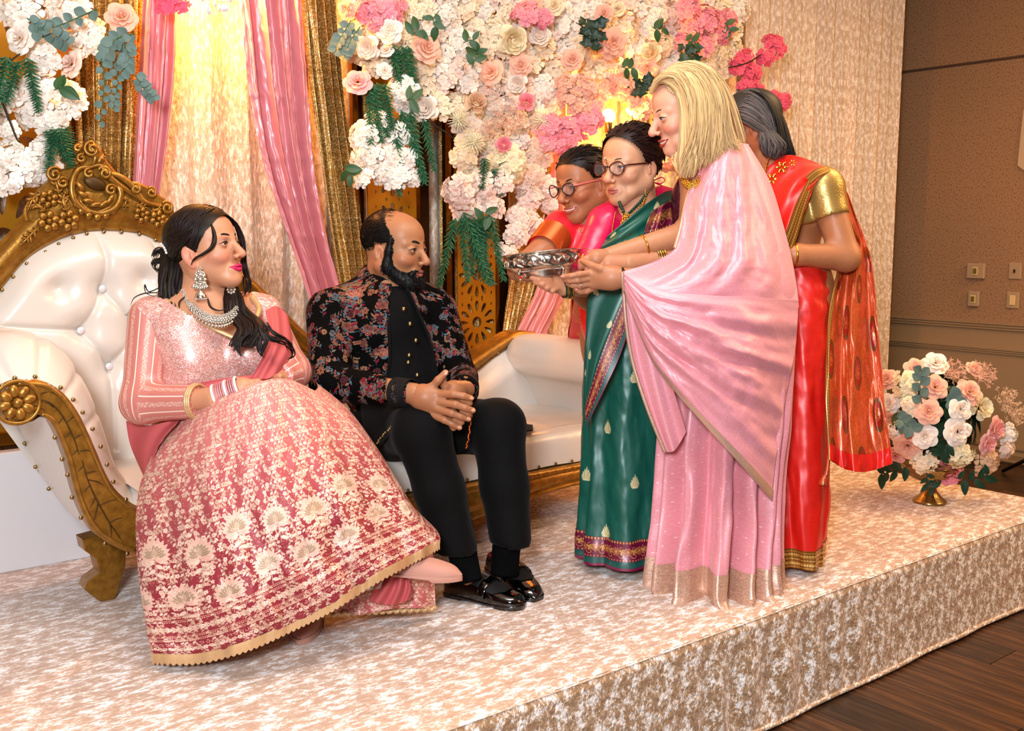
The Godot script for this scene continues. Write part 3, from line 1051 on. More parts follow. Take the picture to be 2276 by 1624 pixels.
func build_backdrop() -> void:
	# champagne velvet behind everything,hung as separate lengths
	solo("velvet_drape",curtain(-1.6,2.47,0.02,3.3,-2.02,0.115,0.016,81).mesh(false,false),M.velvet_drape,"champagne crushed velvet drape hanging in the open arch between the pink swags","drape","")
	solo("velvet_drape",curtain(2.49,4.80,0.02,3.3,-2.00,0.10,0.018,82).mesh(false,false),M.velvet_drape,"champagne velvet drape behind the flower garland and gold screens","drape","")
	solo("velvet_drape",curtain(4.66,5.62,0.02,3.3,-1.96,0.105,0.024,83).mesh(false,false),M.velvet_drape,"pleated champagne velvet drape beside the pink blossom twigs","drape","")
	solo("velvet_drape",curtain(5.60,6.20,0.02,3.3,-1.93,0.12,0.028,84).mesh(false,false),M.velvet_drape,"champagne velvet drape next to the wallpapered wall","drape","")
	solo("white_panel",box(Vector3(2.6,0.40,0.05),0.004,Vector3(0.4,ST + 0.2,-1.80)).mesh(true),M.white_board,"plain white plinth board behind the left sofa arm","panel")
	# gold lattice screens
	var zl := -1.86
	screen("gold lattice screen at the left behind the carved sofa crest",0.30,1.06,0.77,2.75,zl,0.185,[Vector2(0.15,-0.32),Vector2(0.15,0.06),Vector2(-0.23,-0.32),Vector2(-0.23,0.06),Vector2(0.15,0.44)],[[1.065,0.02,0.05,"post",0.0,"gold_mirror"],[0.29,0.02,0.05,"post",0.0,"gold_mirror"]])
	screen("gold lattice screen behind the bald man's head",2.20,2.435,ST,2.75,zl,0.105,[Vector2(0,0.16),Vector2(0,-0.06),Vector2(0,-0.28),Vector2(0,-0.5)],[[2.445,0.022,0.012,"post",0.004,"gold_mirror"],[2.15,0.022,0.03,"post",0.004,"gold_mirror"],[2.49,0.065,0.006,"backing_strip",-0.03,"bronze_dark"],[2.178,0.05,0.006,"backing_strip",-0.03,"bronze_dark"]])
	screen("gold lattice screen between the man and the silver tray",2.645,2.855,ST,2.75,zl,0.105,[Vector2(0,-0.48),Vector2(0,-0.27),Vector2(0,-0.06),Vector2(0,0.15)],[[2.60,0.03,0.03,"post",0.006,"gold_mirror"],[2.866,0.022,0.012,"post",0.006,"gold_mirror"],[2.627,0.04,0.006,"backing_strip",-0.02,"bronze_dark"],[2.915,0.08,0.006,"backing_strip",-0.03,"bronze_dark"]])
	solo("sequin_cloth",curtain(2.62,2.90,ST,2.7,-1.95,0.08,0.012,85).mesh(false,false),M.sequin,"gold sequin cloth glinting through the cut-outs of the lattice near the tray","drape")
	# gold sequin drapes
	var zg := -1.83
	solo("sequin_drape",drape([[-140,150],[100,160],[440,172]],[[-140,321],[100,318],[440,302]],-140,1010,zg - 0.03,5,0.022,91,40,120).mesh(false,false),M.sequin,"gold sequin drape hanging behind the sofa crest","drape")
	solo("sequin_drape",drape([[-140,658],[0,668],[200,690],[400,716],[620,748],[900,790]],[[-140,738],[0,744],[200,762],[400,790],[620,818],[900,850]],-140,980,zg,4,0.020,92,50,110).mesh(false,false),M.sequin,"gold sequin drape between the pink swag and the bald man","drape")
	solo("sequin_drape",drape([[250,1180],[450,1165],[640,1128],[745,1112]],[[250,1262],[450,1245],[640,1222],[745,1178]],200,900,-1.84,4,0.020,93,40,90).mesh(false,false),M.sequin,"gold sequin drape below the silver tray","drape")
	# pink satin swags
	solo("satin_swag",drape([[-140,322],[0,318],[120,312],[300,303],[430,296]],[[-140,396],[0,392],[150,388],[280,376],[430,356]],-140,960,-1.78,2.4,0.016,94,110,70,[[120,0.004,3.0],[185,0.004,3.0],[345,0.004,3.0]]).mesh(false,false),M.pink_satin,"pink satin swag at the left of the open arch","drape")
	solo("satin_swag",drape([[-140,512],[0,527],[120,540],[220,553],[340,576],[440,606],[520,634],[620,668],[800,720]],[[-140,662],[0,670],[130,680],[220,686],[350,696],[440,706],[540,724],[620,745],[800,790]],-140,1000,-1.78,3.6,0.020,95,160,120,[[66,0.006,3.0],[152,0.005,3.0],[212,0.006,3.0],[350,0.007,4.0],[440,0.006,3.0],[525,0.007,3.5]]).mesh(false,false),M.pink_satin,"wide pink satin swag right of the open arch, sweeping down behind the man","drape")
	solo("satin_swag",drape([[280,1232],[430,1222],[560,1212],[640,1195],[740,1148]],[[280,1262],[430,1252],[560,1262],[640,1262],[740,1216]],230,900,-1.80,2.0,0.014,96,80,50,[[420,0.004,3.0],[650,0.004,3.0]]).mesh(false,false),M.pink_satin,"narrow pink satin swag under the silver tray","drape")
	# warm lamps and crystal drops at the top of the arch
	warm_lamp("glowing warm bulb at the top of the open arch, just above the frame",pz(455,-52,-1.74),0.03,1.6)
	warm_lamp("glowing warm bulb among the flowers above the woman with red-brown glasses",pz(1352,258,-1.66),0.034,1.0)
	var ch := thing("crystal_chandelier","crystal drops of a small gold chandelier at the top of the arch","chandelier",pz(466,-45,-1.66))
	var ring := PackedVector3Array()
	for k in 33: ring.append(ch.position + Vector3(cos(TAU * k / 32.0) * 0.11,0.0,sin(TAU * k / 32.0) * 0.11))
	part("ring",tube(ring,[0.006],6,Color.WHITE,false).mesh(),M.jewel_gold,ch)
	part("chain",tube(PackedVector3Array([ch.position + Vector3(0,0.6,0),ch.position + Vector3(0,0.02,0),ch.position + Vector3(0.11,0,0)]),[0.003],5).mesh(),M.jewel_gold,ch)
	var drop := lathe([Vector2(0.0005,0.0),Vector2(0.006,0.003),Vector2(0.0085,0.010),Vector2(0.004,0.024),Vector2(0.001,0.032)],6)
	drop.normals(true)
	for k in [[423,14],[450,4],[465,32],[478,16],[488,26],[497,27],[503,26],[512,6],[436,-6]]:
		var b := pz(k[0],k[1],-1.66)
		var m := MB.new().add(drop,Transform3D(Basis(),b))
		m.add(tube(PackedVector3Array([b + Vector3(0,0.03,0),Vector3(b.x,ch.position.y,b.z)]),[0.0012],4))
		for j in 4:
			m.add(ball(b + Vector3(0,0.036 + j * 0.011,0),Vector3(0.0045,0.0045,0.0045),4,6))
		part("crystal_drop",m.mesh(),M.crystal,ch)

# ---------------------------------------------------------------- the carved sofa
func wp(pts: Array,z: float) -> PackedVector3Array:
	var o := PackedVector3Array()
	for k in pts: o.append(pz(k[0],k[1],z))
	return o

func band(outer: PackedVector3Array,inner: PackedVector3Array,n: int,prof: Array,back: float) -> MB:
	# a moulded strip between two edge lines; prof = [across 0..1,proud]; the outer edge is closed towards the back
	var a := curve(Array(outer),n)
	var b := curve(Array(inner),n)
	var cols := prof.size() + 2
	var p := PackedVector3Array()
	for k in n:
		p.append(a[k] + Vector3(0,0,-back))
		for j in prof.size():
			p.append(a[k].lerp(b[k],prof[j][0]) + Vector3(0,0,prof[j][1]))
		p.append(b[k] + Vector3(0,0,-back * 0.4))
	return MB.new().grid(n,cols,p)

func spiral(c: Vector3,r: float,turns: float,a0: float,dir: float,w: float) -> MB:
	var p := PackedVector3Array()
	for k in 26:
		var f := k / 25.0
		var a := a0 + dir * turns * TAU * f
		var rr := r * (1.0 - 0.8 * f)
		p.append(c + Vector3(cos(a) * rr,sin(a) * rr,0.012 * f))
	return tube(p,[w * 0.8,w,w * 0.9,w * 0.8],7,Color.WHITE,true,1.0,Vector3(0,0,1))

func carved_flower(c: Vector3,r: float,petals: int) -> MB:
	var m := MB.new()
	for k in petals:
		var a := TAU * k / petals + 0.3
		var d := Vector3(cos(a),sin(a),0)
		m.add(ball(c + d * r * 0.62 + Vector3(0,0,0.003),Vector3(r * 0.40,r * 0.34,0.010),6,9,Basis(d,Vector3(-d.y,d.x,0),Vector3(0,0,1))))
	m.add(ball(c + Vector3(0,0,0.008),Vector3(r * 0.27,r * 0.27,0.012),6,10))
	return m

func leaf_relief(pts: Array,w: float,lobes: int) -> MB:          # a carved leaf: a spine with paired lobes
	var p := curve(pts,16)
	var m := tube(p,[w * 0.25,w * 0.3,w * 0.2,w * 0.05],6,Color.WHITE,true,1.0,Vector3(0,0,1))
	for k in lobes:
		var f := (k + 0.5) / lobes
		var i := int(f * 14)
		var d := (p[i + 1] - p[i]).normalized()
		var s := d.cross(Vector3(0,0,1))
		var ww := w * sin(PI * clampf(0.15 + f * 0.8,0,1))
		for e in [-1.0,1.0]:
			var ax: Vector3 = (s * e + d * 0.9).normalized()
			m.add(ball(p[i] + ax * ww * 0.55,Vector3(ww * 0.62,ww * 0.24,0.008),5,8,Basis(ax,Vector3(-ax.y,ax.x,0),Vector3(0,0,1))))
	return m

func stud(at: Vector3,r := 0.0065) -> MB:
	return ball(at,Vector3(r,r,r * 0.7),5,8)

func build_sofa() -> void:
	var zb := -1.60
	var sofa := thing("sofa","carved gold and pearl white tufted sofa with a tall crest on the left","sofa",Vector3(1.8,ST,-1.35))
	# seat
	var seat := box(Vector3(1.86,0.15,0.56),0.03,Vector3(1.90,0.665,-1.32))
	var sc := sheet(30,70,func(s: float,t: float) -> Vector3:
		var x := lerpf(0.97,2.86,s)
		var f := t
		var y := 0.735
		var z := -1.60
		if f < 0.7:
			z = lerpf(-1.60,-1.055,f / 0.7)
			y = 0.735 + 0.012 * sin(f / 0.7 * PI)
		else:
			var g := (f - 0.7) / 0.3
			z = -1.055 + 0.035 * sin(g * PI * 0.55)
			y = 0.735 - 0.125 * g * g * 0.6 - 0.05 * g
		y += 0.004 * sin(x * 21.0) * sin(f * 9.0)
		return Vector3(x,y,z))
	part("seat_cushion",seat.add(sc).mesh(false,false),M.leather,sofa)
	# front rail with a wavy lower edge
	var rt := []; var rb := []
	for k in 40:
		var x := 0.96 + k / 39.0 * 2.02
		rt.append(Vector3(x,0.605,-1.02))
		rb.append(Vector3(x,0.498 - 0.022 * cos((x - 2.1) * TAU / 0.95) - 0.016 * exp(-pow((x - 2.03) / 0.07,2)),-1.02))
	var rail := band(PackedVector3Array(rt),PackedVector3Array(rb),120,[[0.0,0.004],[0.08,0.018],[0.2,0.02],[0.26,0.010],[0.32,0.016],[0.55,0.024],[0.72,0.016],[0.78,0.008],[0.86,0.018],[0.97,0.016],[1.0,0.004]],0.05)
	var railp := part("seat_rail",rail.mesh(false,false),M.gold_paint,sofa)
	for k in 46:                                   # short carved strokes along the upper bead
		var x := 1.0 + k * 0.042
		part("carved_stroke",tube(PackedVector3Array([Vector3(x,0.598,-0.9995),Vector3(x + 0.012,0.588,-0.9985),Vector3(x + 0.016,0.578,-1.0)]),[0.0012,0.002,0.0008],4).mesh(),M.jewel_gold,railp)
	var kn := MB.new().add(leaf_relief([Vector3(2.03,0.56,-0.99),Vector3(2.02,0.50,-0.985),Vector3(2.03,0.44,-0.985)],0.045,4))
	part("carved_leaf",kn.mesh(),M.gold_paint,railp)
	# back frame
	var outer := [[-120,690],[-60,610],[0,549],[60,487],[110,440],[160,412],[215,402],[280,418],[330,445],[385,482],[440,527],[500,572],[560,618],[620,678],[680,738],[760,795],[850,828],[950,830],[1030,806],[1085,770],[1140,738],[1185,736]]
	var inner := [[-120,800],[-60,720],[0,645],[60,575],[130,533],[180,518],[215,513],[270,514],[320,522],[365,545],[420,580],[480,622],[540,668],[600,724],[660,778],[750,832],[850,866],[950,866],[1045,832],[1096,794],[1148,762],[1190,757]]
	var fr := band(wp(outer,zb),wp(inner,zb),130,[[0.0,0.0],[0.1,0.018],[0.3,0.026],[0.55,0.024],[0.75,0.016],[0.82,0.010],[0.9,0.016],[1.0,0.004]],0.07)
	var frp := part("back_frame",fr.mesh(false,false),M.gold_paint,sofa)
	# tufted back
	var ip := curve(Array(wp(inner,zb)),200)
	var btn := [[218,640],[170,732],[233,811],[290,735],[310,620],[120,640],[560,830],[700,880]]
	var bw := []
	for k in btn: bw.append(pz(k[0],k[1],zb))
	var cre := []
	for k in [[[212,520],[224,575],[218,640]],[[330,528],[342,560],[345,640]],[[218,640],[195,690],[170,732]],[[218,640],[258,690],[290,735]],[[170,732],[90,728],[-20,722]],[[170,732],[205,775],[233,811]],[[290,735],[262,775],[233,811]],[[233,811],[238,900],[240,990]],[[560,830],[600,900],[640,960]]]:
		var c := []
		for j in k: c.append(pz(j[0],j[1],zb))
		cre.append(curve(c,14))
	var n2 := nz(4.0,12)
	var back := sheet(150,300,func(s: float,t: float) -> Vector3:
		var i := mini(int(s * 199),198)
		var top: Vector3 = ip[i].lerp(ip[i + 1],s * 199 - i)
		var y := lerpf(top.y,lerpf(minf(1.02,top.y - 0.02),0.66,smoothstep(0.6,0.9,top.x)),t)
		var p := Vector3(top.x,y,zb)
		var edge := minf((top.y - y) / 0.10,1.0)
		var z := 0.07 * sin(edge * PI / 2)
		var w := 0.0
		for b in bw:
			var d: float = Vector2(b.x - p.x,b.y - p.y).length()
			w = maxf(w,exp(-pow(d / 0.036,1.5)))
		z -= 0.035 * w
		var cw := 0.0
		for c in cre:
			if absf(c[7].x - p.x) > 0.25 or absf(c[7].y - p.y) > 0.25: continue
			for j in 13:
				var ab: Vector3 = c[j + 1] - c[j]
				var f := clampf((p - c[j]).dot(ab) / ab.length_squared(),0,1)
				cw = maxf(cw,exp(-pow((p - c[j] - ab * f).length() / 0.011,1.2)))
		z -= 0.016 * cw * minf(edge * 2.0,1.0)
		z += 0.004 * n2.get_noise_2d(p.x,p.y) * edge
		return Vector3(p.x,p.y,zb + z))
	var bk := part("tufted_back",back.mesh(false,false),M.leather,sofa)
	for k in 3:
		var c: Vector3 = bw[k] + Vector3(0,0,0.045)
		var m := MB.new()
		var g := lathe([Vector2(0.011,-0.006),Vector2(0.0115,0.0),Vector2(0.008,0.005),Vector2(0.0045,0.0065),Vector2(0.0001,0.0066)],8,Transform3D(Basis(Vector3.RIGHT,PI / 2),c))
		g.normals(true)
		m.add(g)
		part("crystal_button",m.mesh(),M.crystal,bk)
	var st := MB.new()
	var first := true
	var nails: Array[Vector3] = []
	for k in [[5,641],[30,612],[60,583],[102,557],[131,539],[163,525],[193,516],[231,512],[270,513],[310,517],[346,530],[1065,812],[1083,797],[1108,783],[1130,770],[1154,761],[1175,749],[1190,744]]: nails.append(pz(k[0],k[1] + 3,zb + 0.012))
	for k in 22: nails.append(Vector3(1.1 + k * 0.0813,0.618,-1.014))
	# left arm: padded roll over a carved gold scroll
	var fc := curve(Array(wp([[3,905],[3,880],[22,855],[55,843],[92,846],[125,860],[150,882],[175,917],[195,957],[215,1002],[235,1050],[256,1085],[280,1109],[303,1124],[335,1130]],-1.085)),90)
	var arm := sheet(40,90,func(s: float,t: float) -> Vector3:
		var i := int(round(s * 89))
		var d := fc[mini(i + 2,89)] - fc[maxi(i - 2,0)]
		var nn := Vector3(-d.y,d.x,0).normalized()
		var bulge := sin(minf(t / 0.40,1.0) * PI / 2) * (1.0 - 0.10 * t)
		var groove := 0.0
		for c in [0.16,0.28,0.42,0.56]:
			groove = maxf(groove,exp(-pow((s - c - 0.05 * t) / 0.012,2)) * (1.0 - t * 0.8))
		var w := crv([[0.0,0.05],[0.1,0.09],[0.25,0.125],[0.45,0.10],[0.65,0.085],[0.85,0.065],[1.0,0.05]],s)
		var p := fc[i] + nn * (w * (bulge - 0.10 * groove) - 0.003)
		return Vector3(p.x,p.y,-1.09 - 0.51 * t))
	part("arm_padding",arm.mesh(false,false),M.leather,sofa)
	var uc := curve(Array(wp([[3,905],[30,930],[62,935],[88,924],[110,936],[130,967],[150,1020],[165,1080],[181,1130],[205,1176],[240,1206]],-1.12)),60)
	var und := sheet(24,60,func(s: float,t: float) -> Vector3:
		var p := uc[int(round(s * 59))]
		var dep := lerpf(0.47,0.03,pow(s,4.0))
		return Vector3(p.x - 0.05 * sin(t * PI * 0.5) * (1.0 - s),p.y + 0.02 * t * (1.0 - s),-1.10 - dep * t))
	part("arm_underside",und.mesh(false,false),M.leather,sofa)
	for k in 9:
		var s := 0.12 + 0.085 * k
		var p := uc[int(s * 59)]
		nails.append(Vector3(p.x - 0.05 * (1.0 - s) - 0.004,p.y + 0.02 * (1.0 - s),-1.10 - lerpf(0.47,0.03,pow(s,4.0))))
	# carved face of the left arm
	var za := -1.085
	var op := PackedVector2Array()
	var o3 := curve(Array(wp([[3,905],[3,880],[22,855],[55,843],[92,846],[125,860],[150,882],[175,917],[195,957],[215,1002],[235,1050],[256,1085],[280,1109],[303,1124],[330,1140],[330,1240],[303,1232],[270,1222],[235,1202],[205,1176],[181,1130],[165,1080],[150,1020],[130,967],[110,934],[85,922],[62,938],[30,938],[8,922]],za)),90)
	for k in o3: op.append(Vector2(k.x,k.y))
	var facep := part("arm_scroll",slab(op,0.06,0.008,Transform3D(Basis(),Vector3(0,0,za))).mesh(),M.gold_paint,sofa)
	var mo := MB.new()
	for L in [[[40,852],[92,855],[122,869],[146,892],[170,928],[190,966],[209,1010],[229,1056],[250,1092],[276,1117],[300,1132]],[[92,920],[118,932],[138,968],[158,1022],[173,1080],[189,1128],[212,1168],[240,1194],[272,1212],[300,1222]]]:
		mo.add(tube(curve(Array(wp(L,za + 0.001)),50),[0.0055],7,Color.WHITE,true,1.0,Vector3(0,0,1)))
	part("raised_edge",mo.mesh(),M.gold_paint,facep)
	var gr := MB.new()
	var veins := [[[78,886],[112,895],[140,925],[165,975],[176,1010]],[[183,1022],[195,1065],[215,1110],[243,1160],[262,1188],[274,1205]]]
	for L in veins: gr.add(tube(curve(Array(wp(L,za + 0.0015)),24),[0.001,0.0022,0.002,0.0008],5))
	for k in [[120,905,95,893],[142,925,128,945],[150,938,165,925],[158,960,142,975],[165,975,182,965],[172,1000,160,1012],[178,1002,203,1003],[186,1035,172,1050],[192,1052,216,1048],[196,1066,230,1078],[200,1078,185,1095],[212,1105,200,1130],[222,1122,258,1110],[218,1118,208,1160],[243,1160,248,1195],[245,1160,272,1150],[80,880,110,870],[70,900,100,912],[130,880,112,872]]:
		var a := pz(k[0],k[1],za + 0.0015); var b := pz(k[2],k[3],za + 0.0015)
		gr.add(tube(PackedVector3Array([a,a.lerp(b,0.5) + Vector3(0.002,0.003,0),b]),[0.0016,0.0018,0.0005],4))
	part("carved_vein",gr.mesh(),M.gold_groove,facep)
	var rcn := pz(38,894,za + 0.002)
	var ros := MB.new()
	for k in 8:
		var a := TAU * k / 8.0 + 0.2
		var d := Vector3(cos(a),sin(a),0)
		ros.add(ball(rcn + d * 0.031,Vector3(0.0195,0.0135,0.011),7,10,Basis(d,Vector3(-d.y,d.x,0),Vector3(0,0,1))))
	ros.add(ball(rcn + Vector3(0,0,0.008),Vector3(0.014,0.014,0.012),8,12))
	var cir := PackedVector3Array()
	for k in 41: cir.append(rcn + Vector3(cos(TAU * k / 40),sin(TAU * k / 40),0) * 0.056)
	ros.add(tube(cir,[0.006],7,Color.WHITE,false))
	part("rosette",ros.mesh(),M.gold_paint,facep)
	for k in [[5,857],[33,840],[78,837],[135,861],[163,888],[184,916],[206,953],[224,992],[238,1032],[252,1070],[280,1110],[122,972],[138,1020],[150,1055],[160,1105],[180,1150],[233,1208],[283,1230]]: nails.append(pz(k[0],k[1],-1.082))
	# right arm: a low roll and its inner slope
	var prr := [Vector3(2.84,0.72,0),Vector3(2.80,0.80,0),Vector3(2.755,0.862,0),Vector3(2.70,0.90,0),Vector3(2.685,0.965,0),Vector3(2.72,1.03,0),Vector3(2.78,1.05,0),Vector3(2.85,1.035,0),Vector3(2.89,0.97,0),Vector3(2.90,0.8,0),Vector3(2.90,0.62,0)]
	var rr := curve(prr,70)
	var ra := sheet(36,70,func(s: float,t: float) -> Vector3:
		var p: Vector3 = rr[int(round(s * 69))]
		var e := 1.0 - 0.14 * pow(absf(t * 2 - 1),6.0)
		var c := Vector3(2.79,0.96,0)
		p = c + (p - c) * (e if s > 0.25 else 1.0)
		return Vector3(p.x,p.y,-1.585 + 0.545 * t))
	part("arm_padding",ra.mesh(false,false),M.leather,sofa)
	var rface := PackedVector2Array()
	for k in rr: rface.append(Vector2(k.x,k.y))
	part("arm_scroll",slab(rface,0.04,0.008,Transform3D(Basis(),Vector3(0,0,-1.035))).mesh(),M.gold_paint,sofa)
	# legs
	for k in [[pz(215,1250,-1.30).x + 0.02,-1.30,1.0],[2.86,-1.12,-1.0],[1.30,-1.62,1.0],[2.86,-1.6,-1.0]]:
		var lp := PackedVector2Array()
		for j in [[-0.055,0.20],[-0.05,0.165],[-0.02,0.135],[-0.012,0.09],[-0.045,0.072],[-0.055,0.05],[-0.04,0.03],[-0.012,0.0],[0.028,0.0],[0.045,0.045],[0.062,0.10],[0.066,0.16],[0.05,0.21]]: lp.append(Vector2(j[0] * k[2] * 1.05,j[1] * 1.02))
		part("leg",slab(lp,0.065,0.004,Transform3D(Basis(),Vector3(k[0],ST,k[1]))).mesh(),M.gold_paint,sofa)
	var under_frame := box(Vector3(1.9,0.07,0.5),0.01,Vector3(1.92,0.575,-1.33))
	part("under_frame",under_frame.mesh(true),M.gold_paint,sofa)
	for k in nails: part("nail_head",stud(k).mesh(),M.brass,sofa)
	# crest carving
	var zc := zb + 0.022
	var crest := part("crest",slab(o2(curve(Array(wp([[62,490],[60,462],[80,430],[110,400],[118,380],[150,372],[175,350],[188,325],[205,312],[226,335],[245,365],[280,400],[310,405],[345,425],[378,452],[388,480],[350,505],[290,480],[215,470],[140,500],[100,520]],zc)),70)),0.03,0.006,Transform3D(Basis(),Vector3(0,0,zc))).mesh(),M.gold_paint,sofa)
	var P := func(u: float,v: float,d := 0.0) -> Vector3: return pz(u,v,zc + 0.006 + d)
	var px := 1.0 / 640.0
	# oval cartouche made of two C scrolls and a lined medallion
	for L in [[[205,372],[175,375],[160,405],[163,440],[185,466],[215,472],[245,460]],[[243,418],[262,415],[268,435],[255,462],[225,474],[195,466],[178,445]],[[200,372],[222,368],[236,384],[250,400],[285,425],[310,440],[335,452]],[[236,384],[265,392],[295,415],[318,446],[345,456],[372,460]],[[205,368],[212,350],[205,330],[196,318]],[[216,366],[224,352],[230,340]]]:
		part("scroll",tube(curve(L.map(func(k): return P.call(k[0],k[1])),30),[0.004,0.011,0.012,0.008,0.004],8,Color.WHITE,true,1.0,Vector3(0,0,1)).mesh(),M.gold_paint,crest)
	for k in [[203,332,17,1.6,1.4,1],[232,385,15,1.5,2.6,-1],[197,385,11,1.3,1.2,1],[246,422,13,1.4,0.4,1],[300,420,13,1.4,2.2,-1],[335,428,13,1.4,2.0,-1],[370,462,15,1.6,2.2,-1],[120,388,17,1.6,0.6,1],[139,406,13,1.4,0.4,1],[180,352,10,1.3,1.0,1],[172,330,8,1.2,1.0,1]]:
		part("volute",spiral(P.call(k[0],k[1],0.004),k[2] * px * 0.9,k[3],k[4],k[5],0.0062).mesh(),M.gold_paint,crest)
	var me := MB.new().add(ball(P.call(211,407,0.004),Vector3(0.036,0.021,0.012),8,16,Basis(Vector3(0,0,1),-0.35)))
	part("medallion",me.mesh(),M.gold_groove,crest)
	for k in 6:                                     # acanthus curls inside the cartouche
		var a := [[178,415],[184,432],[196,446],[212,454],[230,452],[244,442]][k] as Array
		part("acanthus_lobe",ball(P.call(a[0],a[1],0.004),Vector3(0.021,0.0095,0.012),6,10,Basis(Vector3(0,0,1),-0.9 + k * 0.38)).mesh(),M.gold_paint,crest)
	for k in 9:
		var a := lerpf(PI * 1.02,PI * 1.98,k / 8.0)
		part("shell_lobe",ball(P.call(216 + cos(a) * 52,432 - sin(a) * 50,0.0),Vector3(0.0125,0.0125,0.009),5,9).mesh(),M.gold_paint,crest)
	for k in [[107,441,19],[107,491,22],[151,489,22],[314,477,18],[350,486,19]]:
		part("carved_flower",carved_flower(P.call(k[0],k[1],0.004),k[2] * px,6).mesh(),M.gold_paint,crest)
	for L in [[[[100,470],[82,455],[66,458]],0.022,4],[[[95,430],[75,440],[60,470]],0.022,4],[[[130,430],[125,405],[112,392]],0.024,4],[[[150,470],[140,445],[146,425]],0.024,4],[[[85,505],[65,525],[45,545]],0.02,5],[[[285,440],[278,455],[284,470]],0.014,3],[[[335,470],[360,465],[385,480]],0.02,4],[[[300,455],[315,458],[335,466]],0.018,4],[[[188,345],[176,340],[168,328]],0.016,4],[[[186,362],[172,358],[160,362]],0.016,4],[[[222,355],[236,345],[232,330]],0.014,3]]:
		part("carved_leaf",leaf_relief(L[0].map(func(k): return P.call(k[0],k[1],0.002)),L[1],L[2]).mesh(),M.gold_paint,crest)

func o2(p: PackedVector3Array) -> PackedVector2Array:
	var o := PackedVector2Array()
	for k in p: o.append(Vector2(k.x,k.y))
	return o

# ---------------------------------------------------------------- people: common builders
func skin_mat() -> StandardMaterial3D:
	if not M.has("skin"):
		var m := mat(Color.WHITE,0.46,0.0,0.45)
		m.vertex_color_use_as_albedo = true
		m.subsurf_scatter_enabled = true
		m.subsurf_scatter_strength = 0.12
		bump(m,ntex(nz(0.08,77,FastNoiseLite.TYPE_SIMPLEX_SMOOTH,3),[],256,2.0),0.12)
		tri(m,Vector3(12,12,12))
		M.skin = m
		M.hair = vcol(mat(Color.WHITE,0.48,0.0,0.35))
		M.plain_vc = vcol(mat(Color.WHITE,0.6,0.0,0.4))
		M.gloss_vc = vcol(mat(Color.WHITE,0.18,0.0,0.6))
		M.lip = vcol(mat(Color.WHITE,0.35,0.0,0.5))
	return M.skin

func person(label: String,at: Vector3) -> Node3D:
	return thing("person",label,"person",at)

func head_xf(h: Dictionary) -> Transform3D:               # local head space: x = the person's left,y = up,z = the way the face looks; metres at an average head
	var F: Vector3 = (h.F as Vector3).normalized()
	var U: Vector3 = h.get("up",Vector3.UP)
	var L := U.cross(F).normalized()
	U = F.cross(L)
	var s: float = h.get("s",1.0)
	return Transform3D(Basis(L * s,U * s,F * s),h.c)

